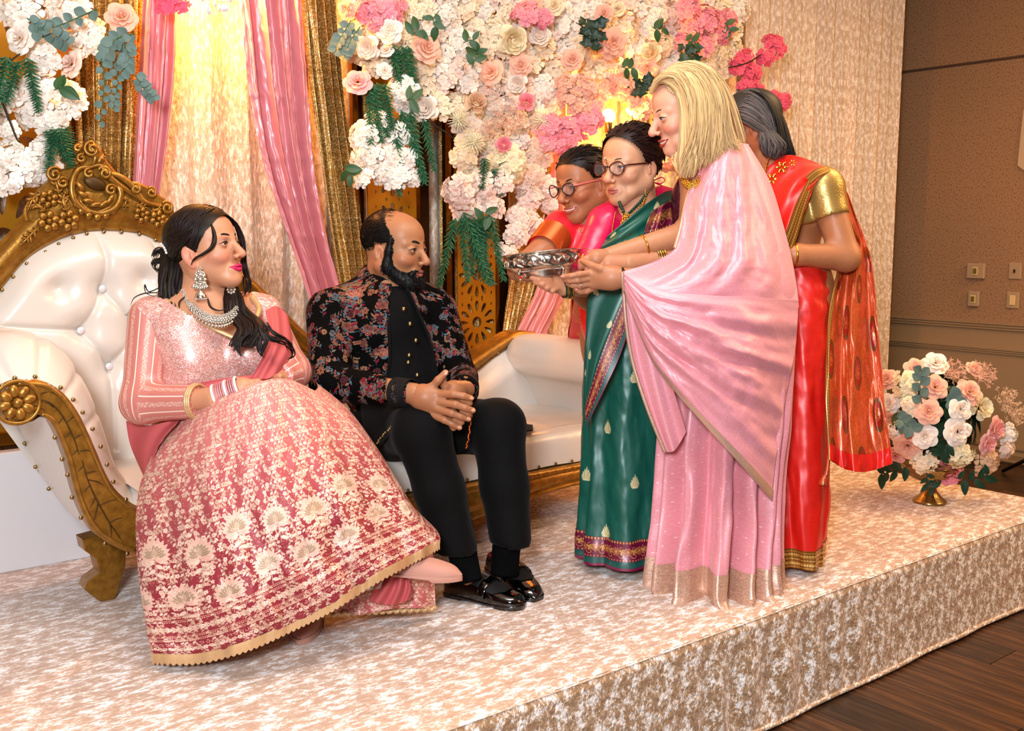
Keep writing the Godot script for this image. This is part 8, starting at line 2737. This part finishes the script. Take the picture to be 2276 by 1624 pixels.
	for k in [["white",Color(0.96,0.94,0.90)],["cream",Color(0.96,0.91,0.80)],["ivory",Color(0.93,0.90,0.76)],["peach",Color(0.93,0.74,0.65)],["pink",Color(0.94,0.71,0.70)],["rose_pink",Color(0.95,0.61,0.67)],["hot",Color(0.93,0.40,0.52)],["beige",Color(0.86,0.73,0.60)],["blush",Color(0.95,0.87,0.82)]]:
		var mm := vcol(mat(k[1],0.7,0.0,0.3))
		mm.backlight_enabled = true
		mm.backlight = Color(0.35,0.35,0.35)
		FC[k[0]] = mm
	FC.green = mat(Color(0.16,0.32,0.15),0.5)
	FC.deep = mat(Color(0.05,0.20,0.13),0.45)
	FC.euca = mat(Color(0.36,0.46,0.43),0.6)
	FC.fern = mat(Color(0.13,0.40,0.26),0.5)
	FC.stem = mat(Color(0.12,0.07,0.04),0.7)

func face_dir(tilt: Vector2 = Vector2.ZERO,jit := 0.35) -> Basis:
	var n := -fwh + Vector3(0,0.15,0) + rgt * (tilt.x + fr.randf_range(-jit,jit)) + Vector3.UP * (tilt.y + fr.randf_range(-jit,jit))
	return frame(n) * Basis(Vector3(0,0,1),fr.randf() * TAU)

func bloom(kind: String,at: Vector3,r: float,col: String,label: String,group := "",tilt := Vector2.ZERO,jit := 0.3) -> Node3D:
	var v := fr.randi() % 3
	var cat := {"rose": "rose","peony": "peony","mum": "chrysanthemum","plume": "flower plume","cluster": "blossoms"}[kind] as String
	var o := thing({"rose": "rose","peony": "peony","mum": "chrysanthemum","plume": "flower_plume","cluster": "blossom_cluster"}[kind],label,cat,at,group)
	o.basis = face_dir(tilt,jit) * Basis.from_scale(Vector3.ONE * r)
	if kind == "rose":
		part("inner_petals",FM["rose_%d" % v],FC[col],o,true)
		for k in 6:
			var p := part("petal",FM["rose_petal_%d" % ((v + k) % 3)],FC[col],o,true)
			p.basis = Basis(Vector3(0,0,1),TAU * k / 6.0 + 0.3 * fr.randf()) * Basis.from_scale(Vector3(1,1,fr.randf_range(0.6,1.3)))
	elif kind == "peony":
		part("petals",FM["peony_%d" % v],FC[col],o,true)
		for k in 4:
			var p := part("petal",FM["rose_petal_%d" % ((v + k) % 3)],FC[col],o,true)
			p.transform = Transform3D(Basis(Vector3(0,0,1),TAU * k / 4.0 + 0.5 * fr.randf()),Vector3(0,0,-0.3))
	elif kind == "mum" or kind == "plume":
		part("petals" if kind == "mum" else "florets",FM[kind],FC[col],o,true)
	else:
		var f := part("back_blossoms",FM["filler_%d" % v],FC[col],o,true)
		tag(f,"","","","stuff")
		var n := 13
		for k in n:
			var a := k * 2.39996; var d := sqrt((k + 0.4) / n)
			var p := part("blossom",FM["blossom_%d" % ((v + k) % 3)],FC[col],o,true)
			var dir := Vector3(cos(a) * d * 0.8 + fr.randf_range(-0.1,0.1),sin(a) * d * 0.8 + fr.randf_range(-0.1,0.1),0.55 - 0.45 * d + fr.randf_range(-0.12,0.12))
			p.transform = Transform3D(frame(dir + Vector3(fr.randf_range(-0.4,0.4),fr.randf_range(-0.4,0.4),0.5)) * Basis(Vector3(0,0,1),fr.randf() * 6.0) * Basis.from_scale(Vector3.ONE * fr.randf_range(0.27,0.37)),dir)
	return o

func sprig(pts: Array,leaf: String,lm: String,size: float,n: int,called: String,label: String,group := "",spread := 1.0) -> void:
	var p := curve(pts,n + 2)
	var o := thing(called,label,"leaves",p[0],group)
	part("stem",tube(p,[0.0022,0.0016,0.0008],5).mesh(),FC.stem if lm == "deep" else FC.green,o)
	for k in n:
		var d := (p[k + 2] - p[k]).normalized()
		var side := d.cross(-fwh).normalized() * (1.0 if k % 2 else -1.0)
		var y := (side * spread + d * 0.6 + Vector3(fr.randf_range(-0.3,0.3),fr.randf_range(-0.3,0.3),fr.randf_range(-0.3,0.3)) - fwh * 0.25).normalized()
		var z := (-fwh - y * (-fwh).dot(y)).normalized()
		var l := part("leaf",FM[leaf],FC[lm],o,true)
		l.transform = Transform3D(Basis(y.cross(z),y,z) * Basis.from_scale(Vector3.ONE * size * fr.randf_range(0.75,1.15)),p[k + 1] - o.position)

func fern(at: Vector3,len: float,lean: Vector3,label: String,group: String) -> void:
	var o := thing("fern_frond",label,"fern",at,group)
	var y := (Vector3.UP - lean).normalized()
	var z := Vector3(fr.randf_range(-1,1),0,fr.randf_range(-1,1)).normalized()
	var x := y.cross(z).normalized()
	var f := part("needles",FM.fern,FC.fern,o,true)
	f.basis = Basis(x,y,x.cross(y)) * Basis.from_scale(Vector3(1,1,1) * len)
	f.basis.x = f.basis.x.normalized() * 0.17
	f.basis.z = f.basis.z.normalized() * 0.17

func build_flowers() -> void:
	make_flower_meshes()
	var ppm := func(p: Vector3) -> float: return FOC / (p - EYE).dot(fwd)
	# blooms of the backdrop: kind,u,v,radius in the photograph,colour,plane z,label
	var W := [
		["rose",45,85,37,"white",-1.60,"large white rose low in the flower bunch at the top left corner"],["rose",158,142,33,"blush",-1.62,"creamy white rose hanging over the gold sequin drape at the left"],["rose",270,38,36,"peach",-1.60,"big peach rose with eucalyptus beneath it, top left"],
		["rose",771,20,22,"peach",-1.62,"small peach rose beside bright pink blossom at the top of the flower garland"],["rose",865,67,31,"white",-1.58,"round white rose below the pink blossom above the man"],["peony",816,106,29,"white",-1.58,"white peony beside grey eucalyptus near the gold drape"],["rose",858,112,19,"white",-1.62,"small white rose tucked under the round white rose"],["rose",948,108,35,"peach",-1.57,"large peach rose at the middle of the garland above the man"],["rose",855,157,20,"white",-1.62,"small white rose above the drooping green cedar"],["rose",795,183,33,"pink",-1.58,"big pink rose at the left edge of the garland, over the gold drape"],["peony",945,240,30,"white",-1.58,"white peony low in the garland over the cedar fronds"],
		["rose",1092,161,29,"peach",-1.57,"peach rose left of a taller peach rose in the garland centre"],["rose",1157,145,27,"peach",-1.57,"tilted peach rose above a white peony in the garland centre"],["peony",1150,186,24,"white",-1.58,"white peony under the tilted peach rose"],["peony",1200,78,26,"white",-1.58,"pale egg-shaped peony bud right of the cream peony"],["peony",1140,90,36,"ivory",-1.57,"large butter-cream peony near the top of the garland"],["rose",1185,14,25,"peach",-1.58,"peach rose cut by the top edge above the cream peony"],["rose",1232,12,24,"ivory",-1.60,"cream rose at the top edge right of a peach rose"],["peony",1170,225,21,"rose_pink",-1.57,"round bright pink bud above the wispy pink plumes"],["peony",1060,226,25,"beige",-1.58,"beige peony left of the wispy pink plumes"],["peony",1120,322,20,"rose_pink",-1.57,"bright pink bud above the cream hydrangea"],
		["mum",1020,268,28,"ivory",-1.58,"upper of two white spiky chrysanthemums"],["mum",1053,318,32,"ivory",-1.57,"lower and larger of two white spiky chrysanthemums"],["mum",1205,272,28,"cream",-1.60,"cream chrysanthemum left of the glowing bulb"],
		["rose",1342,30,22,"peach",-1.57,"upright peach rosebud over dark ivy near the top"],["rose",1372,20,20,"ivory",-1.60,"cream rosebud right of the upright peach bud"],["rose",1360,96,36,"peach",-1.56,"large peach rose above the glowing bulb"],["peony",1446,116,25,"ivory",-1.57,"cream peony above the blonde woman's forehead"],["rose",1272,132,26,"peach",-1.58,"pale peach rose left of the large peach rose above the bulb"],["rose",1437,152,26,"peach",-1.58,"peach rose touching the blonde hair"],["rose",1575,88,21,"peach",-1.58,"small peach rose among pink blossom at the right end of the garland"],
		["plume",1105,222,34,"blush",-1.55,"upper wispy pale pink plume"],["plume",1130,262,38,"peach",-1.55,"wispy pale pink plume below the bright pink bud"],["plume",1090,290,26,"peach",-1.56,"small wispy plume beside the larger chrysanthemum"],["plume",1200,345,32,"blush",-1.56,"wispy white plume left of the woman in coral"],["plume",1190,400,26,"blush",-1.57,"low wispy plume beside the coral woman's glasses"],["plume",1590,130,34,"cream",-1.58,"wispy cream plume behind the blonde hair"]]
	for k in W:
		var p := pz(k[1],k[2],k[5])
		bloom(k[0],p,k[3] / ppm.call(p),k[4],k[6],"",Vector2(fr.randf_range(-0.3,0.3),fr.randf_range(-0.2,0.3)))
	var near := func(u: float,v: float) -> String:          # says where a cluster is by the nearest large bloom
		var best = W[0]
		for k in W:
			if Vector2(k[1] - u,k[2] - v).length() < Vector2(best[1] - u,best[2] - v).length(): best = k
		var d := Vector2(u - best[1],v - best[2])
		var wd := (("left of" if d.x < 0 else "right of") if absf(d.x) > absf(d.y) else ("above" if d.y < 0 else "below")) + " the"
		var ws := (best[6] as String).replace(",","").split(" ")
		var n := mini(ws.size(),9)
		while n > 3 and ws[n - 1] in ["the","a","of","at","in","to","low","above","below","under","over","by","beside","with","two","left","right","and","its","into","top","large","small","upper","bright","near","pink","big","wispy","white","taller","glowing","gold","drooping","round","tilted","cream","woman's","man's","blonde"]: n -= 1
		return wd + " " + " ".join(ws.slice(0,n))
	# blossom clusters that stand out
	var Cs := [[[[40,18,46],[150,22,46],[190,92,38],[85,205,46],[140,215,42],[62,245,40],[112,262,40],[165,230,30],[15,345,40],[60,375,40],[100,335,34],[20,400,36],[100,120,40],[5,215,34],[18,290,26],[118,370,24],[200,60,30]],"white",-1.66,"white blossom cluster in the flower bunch at the left, above the sofa crest","white blossoms at the left"],
		[[[820,22,34],[862,30,34],[880,12,26],[836,46,24]],"rose_pink",-1.60,"bright pink blossom cluster at the top of the garland above the man","pink blossoms above the man"],
		[[[370,6,26],[400,10,20]],"hot",-1.60,"hot pink blossom cluster at the top edge over the left pink swag","hot pink blossoms over the swag"],
		[[[893,208,38],[915,246,26],[838,275,28],[806,302,34],[850,308,36],[888,300,28],[815,345,34],[862,345,36],[900,350,28],[805,392,26],[880,388,36],[915,395,22],[850,385,26]],"white",-1.60,"white cherry blossom cluster hanging above the man's head","white blossoms over the man"],
		[[[1020,425,38],[1062,420,40],[1036,462,32],[1090,455,32],[1180,395,34],[1212,420,28],[1178,440,30],[1158,480,32],[1188,500,26],[1150,520,28],[1128,560,24],[1150,590,22],[1110,410,30],[1220,455,22]],"blush",-1.60,"blush white blossom cluster above the silver tray","blush blossoms above the tray"],
		[[[1128,364,42]],"ivory",-1.57,"cream hydrangea head under the bright pink bud",""],
		[[[1228,285,34],[1262,292,34],[1295,280,32],[1245,318,28],[1316,262,26],[1222,318,24]],"rose_pink",-1.57,"pink blossom cluster above the coral woman's hair","pink blossoms above the coral woman"],
		[[[1540,62,34],[1575,40,32],[1610,48,32],[1558,98,30],[1530,22,28],[1600,78,24],[1165,30,30],[1205,45,24],[1520,92,24]],"rose_pink",-1.58,"pink blossom cluster at the upper right of the garland","pink blossoms at the upper right"],
		[[[1722,100,28],[1702,128,20],[1655,132,24],[1638,146,22],[1672,160,24],[1660,190,22],[1680,200,18],[1722,222,24],[1742,226,18]],"hot",-1.62,"hot pink blossom cluster on the twigs against the pleated drape","hot pink blossoms on the twigs"],
		[[[1296,196,32],[1318,226,30],[1290,236,28],[1340,196,28],[1400,216,30],[1425,240,28],[1380,190,28],[1270,225,28],[1255,195,28]],"peach",-1.60,"peach blossom cluster lit by the glowing bulb","blossoms round the bulb"],
		[[[1492,352,30],[1500,318,24]],"peach",-1.62,"peach blossom cluster between the green sari and the blonde hair","blossoms behind the two women"]]
	for k in Cs:
		for j in k[0]:
			var p := pz(j[0],j[1],k[2] + fr.randf_range(-0.03,0.03))
			bloom("cluster",p,j[2] * 1.12 / ppm.call(p),k[1],"%s cluster among the %s, %s from the left" % [(k[3] as String).split(" cluster")[0],k[4],ordinal(k[0].filter(func(z): return z[0] < j[0] or (z[0] == j[0] and z[1] < j[1])).size())] if k[4] else k[3],k[4],Vector2.ZERO,0.45)
	# the dense cream filling of the garland
	var poly := PackedVector2Array([Vector2(905,-30),Vector2(1660,-30),Vector2(1640,120),Vector2(1600,215),Vector2(1520,230),Vector2(1440,200),Vector2(1270,205),Vector2(1225,270),Vector2(1205,340),Vector2(1130,440),Vector2(1010,400),Vector2(1010,270),Vector2(975,250),Vector2(900,200),Vector2(780,130),Vector2(760,20),Vector2(870,10)])
	for y in 11:
		for x in 21:
			var c := Vector2(750 + x * 43 + (21 if y % 2 else 0) + fr.randf_range(-10,10),-20 + y * 42 + fr.randf_range(-10,10))
			if not Geometry2D.is_point_in_polygon(c,poly): continue
			var p := pz(c.x,c.y,-1.70 + fr.randf_range(-0.02,0.04))
			var hue: String = ["white","cream","white","blush","cream"][fr.randi() % 5]
			bloom("cluster",p,fr.randf_range(31,38) / ppm.call(p),hue,hue + " blossom cluster " + near.call(c.x,c.y),"cream blossoms above the women" if c.x > 1260 else "cream blossoms of the middle garland",Vector2.ZERO,0.4)
	# greenery of the backdrop
	for L in [[[[60,40],[90,62],[125,80],[150,95]],0.034,"eucalyptus sprig lying across the white blossoms at the top left"],[[[215,20],[160,45],[120,60],[75,68]],0.034,"long eucalyptus sprig reaching left below the top edge"],[[[300,75],[262,85],[245,105],[232,140]],0.036,"eucalyptus sprig directly under the big peach rose"],[[[268,80],[282,110],[285,135],[270,160]],0.036,"dense eucalyptus sprig over the gold drape at the left"],[[[225,130],[232,180],[228,230],[222,280]],0.024,"thin eucalyptus strand hanging down the gold drape"],[[[258,140],[262,180],[256,215],[252,245]],0.024,"second thin eucalyptus strand hanging right of the first"],[[[300,165],[315,190],[328,205],[340,218]],0.028,"small eucalyptus tip pointing onto the left pink swag"],[[[780,45],[765,70],[752,92],[745,118]],0.030,"eucalyptus sprig beside the gold drape right of the wide pink swag"],[[[800,60],[782,85],[772,105],[765,122]],0.032,"eucalyptus sprig left of the white peony"]]:
		sprig(L[0].map(func(k): return pz(k[0],k[1],-1.56)),"round_leaf","euca",L[1],11,"eucalyptus_sprig",L[2])
	for L in [[[[975,25],[962,45],[975,65]],"leaf sprig pointing up in the cream blossoms above the man"],[[[915,80],[925,70],[940,66]],"leaf sprig left of the large peach rose"],[[[1030,95],[1048,88],[1062,95]],"pointed leaf sprig among cream blossoms"],[[[1050,150],[1056,130],[1062,112]],"dark leaf sprig left of the peach roses"],[[[905,222],[915,220],[925,228]],"leaf pair below the hanging white blossom"],[[[1380,148],[1395,152],[1410,150]],"leaf sprig above the glowing bulb"],[[[1450,60],[1462,66],[1478,60]],"leaf sprig in cream blossoms above the blonde woman"],[[[1610,50],[1620,62],[1625,75]],"leaf sprig at the right tip of the garland"],[[[765,368],[772,382],[785,392]],"leaf sprig beside the lowest white blossoms above the man"],[[[1070,470],[1090,480],[1060,488]],"yellow green leaves under the blush blossoms"],[[[120,200],[135,195],[150,190]],"leaf sprig on the big white blossom branch at the left"],[[[1520,88],[1535,92],[1548,96]],"leaf sprig among the pink blossoms at the upper right"]]:
		sprig(L[0].map(func(k): return pz(k[0],k[1],-1.54)),"leaf","green",0.055,4,"leaf_sprig",L[1])
	for L in [[[[1280,50],[1300,62],[1322,70],[1345,62]],"dark ivy under the upright peach bud"],[[[1290,72],[1310,85],[1330,92],[1320,100]],"lower dark ivy strand above the large peach rose"],[[[1425,175],[1432,185],[1420,195],[1405,200]],"dark ivy beside the glowing bulb"],[[[1505,112],[1530,122],[1550,118]],"dark ivy behind the blonde hair"]]:
		sprig(L[0].map(func(k): return pz(k[0],k[1],-1.55)),"ivy_leaf","deep",0.05,7,"ivy_strand",L[1])
	for g in [[890,110,4,46,22,0.20,"dark green cedar frond in the garland above the man","cedar fronds above the man"],[895,255,5,90,30,0.24,"cedar frond hanging over the gold lattice by the man's head","cedar fronds over the lattice"],[835,190,4,50,30,0.20,"cedar frond under the big pink rose","cedar fronds under the pink rose"],[1050,480,10,82,18,0.25,"cedar frond hanging between the man and the silver tray","cedar fronds by the tray"],[35,120,3,70,40,0.18,"cedar frond behind the white rose at the left","cedar fronds at the left"],[125,285,4,40,16,0.13,"cedar frond drooping onto the sofa crest","cedar fronds over the crest"],[1090,350,3,60,60,0.12,"cedar frond between the hydrangea and the chrysanthemums","cedar fronds in the middle garland"]]:
		for k in g[2]:
			var p := pz(g[0] + ((k + 0.5) / g[2] - 0.5 + fr.randf_range(-0.4,0.4) / g[2]) * g[3],g[1] + fr.randf_range(-0.5,0.5) * g[4],-1.60 + fr.randf_range(-0.03,0.03))
			fern(p,g[5] * fr.randf_range(0.75,1.25),Vector3(fr.randf_range(-0.4,0.4),0,fr.randf_range(0,0.3)),"%s, %s from the left" % [g[6],ordinal(k)],g[7])
	for L in [[[[0,155],[30,130],[55,112]],"dark twig under the white rose at the left"],[[[0,215],[22,270],[38,310],[48,318]],"dark twig hanging beside the left blossoms"],[[[1620,150],[1660,140],[1690,122],[1722,100]],"twig carrying hot pink blossom towards the upper right"],[[[1640,200],[1680,215],[1725,224]],"twig carrying hot pink blossom at the right of the grey-haired woman"],[[[960,275],[995,297],[1010,310]],"bare twig over the pale velvet strip"],[[[1225,300],[1240,312],[1262,330]],"twig among the pink blossoms above the coral woman"]]:
		solo("twig",tube(curve(L[0].map(func(k): return pz(k[0],k[1],-1.60)),12),[0.004,0.003,0.0015],6).mesh(),FC.stem,L[1],"twig")
	build_urn(ppm)

func ordinal(k: int) -> String:
	return ["first","second","third","fourth","fifth","sixth","seventh","eighth","ninth","tenth","eleventh","twelfth","thirteenth","fourteenth","fifteenth","sixteenth","seventeenth","eighteenth"][k]

func build_urn(ppm: Callable) -> void:
	var base := py(2066,1116,ST)
	var o := thing("footed_urn","antique gold footed urn holding the flower ball at the stage end","urn",base)
	var body := lathe([Vector2(0.001,0.0),Vector2(0.066,0.0),Vector2(0.068,0.006),Vector2(0.064,0.012),Vector2(0.045,0.026),Vector2(0.026,0.05),Vector2(0.019,0.075),Vector2(0.021,0.084),Vector2(0.030,0.088),Vector2(0.07,0.102),Vector2(0.105,0.125),Vector2(0.120,0.155),Vector2(0.122,0.165),Vector2(0.112,0.165),Vector2(0.06,0.13),Vector2(0.001,0.12)],72,Transform3D(Basis(),base),func(a: float,k: int) -> float: return 1.0 + (0.03 * absf(sin(a * 12.0)) if k > 3 and k < 12 and k != 7 else 0.0))
	part("urn_body",body.mesh(),M.brass,o)
	var c := base + Vector3(0,0.36,0) - fwh * 0.0
	var dz := (c - EYE).dot(fwd)
	var fo := thing("foliage_core","dark green leaves filling the heart of the flower ball in the urn","foliage",c,"","stuff")
	var fm := MB.new()
	var lf := MB.new()
	lf.v = (FM.leaf as ArrayMesh).surface_get_arrays(0)[Mesh.ARRAY_VERTEX]; lf.n = FM.leaf.surface_get_arrays(0)[Mesh.ARRAY_NORMAL]; lf.t = FM.leaf.surface_get_arrays(0)[Mesh.ARRAY_TEX_UV]; lf.c = FM.leaf.surface_get_arrays(0)[Mesh.ARRAY_COLOR]; lf.x = FM.leaf.surface_get_arrays(0)[Mesh.ARRAY_INDEX]
	for k in 420:
		var d := Vector3(fr.randf_range(-1,1),fr.randf_range(-0.8,1),fr.randf_range(-1,1)).normalized()
		fm.add(lf,Transform3D(frame(d + Vector3(fr.randf(),fr.randf(),fr.randf()) * 0.6) * Basis(Vector3(0,0,1),fr.randf() * 6.0) * Basis.from_scale(Vector3.ONE * 0.08),d * fr.randf_range(0.10,0.175)))
	tag(part("leaves",fm.mesh(),FC.deep,fo,true),"","","","stuff")
	var V := [["rose",2079,807,29,"white","white rose at the very top of the flower ball"],["rose",2034,818,25,"peach","peach rose left of the top white rose on the flower ball"],["rose",1972,842,23,"peach","peach bud at the left rim of the flower ball beside the red sari"],["cluster",2017,856,34,"ivory","cream hydrangea at the upper left of the flower ball"],["rose",2078,860,29,"peach","upper of two peach roses in the middle of the flower ball"],["rose",2154,871,31,"peach","wide peach rose at the upper right of the flower ball"],["rose",2166,820,20,"peach","peach bud sticking up at the top right of the flower ball"],["rose",2063,914,30,"peach","lower of two peach roses in the middle of the flower ball"],["rose",2134,909,28,"white","white rose beneath the wide peach rose"],["peony",2183,906,27,"ivory","cream white peony at the right of the flower ball"],["rose",2128,959,33,"white","largest white rose facing front low in the flower ball"],["rose",2213,955,31,"pink","pink rose at the right side of the flower ball"],["rose",2196,986,26,"pink","deeper pink rose tucked under the right pink rose"],["rose",2056,969,28,"white","white rose left of the largest white rose"],["rose",2018,990,31,"peach","peach rose at the lower left of the flower ball"],["cluster",2135,1012,34,"ivory","pale lily-like blossoms at the bottom middle of the flower ball"],["cluster",2193,1028,36,"beige","beige hydrangea at the lower right of the flower ball"],["rose",1978,896,23,"white","white rose at the left rim of the flower ball"],["rose",1982,932,27,"peach","peach rose half behind the red sari end"],["peony",2108,1050,33,"rose_pink","rosy pink peony drooping over the urn rim"],["cluster",2054,1026,30,"cream","cream hydrangea above the urn rim at the left"],["cluster",2242,966,26,"white","white blossoms at the right rim of the flower ball"],["cluster",2236,1000,24,"blush","blush blossoms at the lower right rim of the flower ball"],["rose",1990,1012,22,"pink","small pink rose at the bottom left of the flower ball"],["plume",2118,828,30,"peach","left wispy pink plume on top of the flower ball"],["plume",2176,836,34,"peach","right wispy pink plume on top of the flower ball"],["plume",2228,895,36,"beige","upper wispy beige plume at the right of the flower ball"],["plume",2250,920,30,"beige","lower wispy beige plume at the right of the flower ball"],["cluster",2030,900,26,"cream","cream blossoms left of the peach roses in the flower ball"],["cluster",1995,958,24,"white","white blossoms above the lower left peach rose"]]
	for k in V:
		var off := Vector2(k[1] - 2110,k[2] - 930) / FOC * dz
		var rr := 0.23
		var dp := dz - sqrt(maxf(0.0,rr * rr - off.length_squared())) * 0.9
		var p := q(k[1],k[2],dp)
		bloom(k[0],p,k[3] * 1.04 * dp / FOC,k[4],k[5],"",Vector2(off.x,-off.y) / rr * 0.75,0.15)
	for L in [[[[2050,900],[2044,870],[2048,840],[2046,818]],"round_leaf","euca",0.045,"eucalyptus sprig standing up between the peach roses of the flower ball"],[[[2100,890],[2115,892],[2125,884]],"round_leaf","euca",0.05,"eucalyptus leaves at the centre of the flower ball"],[[[1990,925],[2010,940],[2030,955]],"round_leaf","euca",0.04,"eucalyptus leaves at the left of the flower ball"],[[[2020,1035],[1995,1045],[1970,1050],[1955,1055]],"leaf","deep",0.055,"dark leaves drooping left under the flower ball"],[[[2060,1050],[2062,1075],[2075,1085]],"leaf","deep",0.04,"dark leaves hanging over the urn foot"],[[[2120,1060],[2150,1068],[2180,1062],[2200,1050]],"leaf","deep",0.055,"dark leaves drooping right under the flower ball"],[[[2105,985],[2095,1000],[2090,1015]],"leaf","deep",0.05,"dark leaves between the white roses of the flower ball"]]:
		sprig(L[0].map(func(k): return q(k[0],k[1],dz - 0.19)),L[1],L[2],L[3],7,"leaf_sprig",L[4])
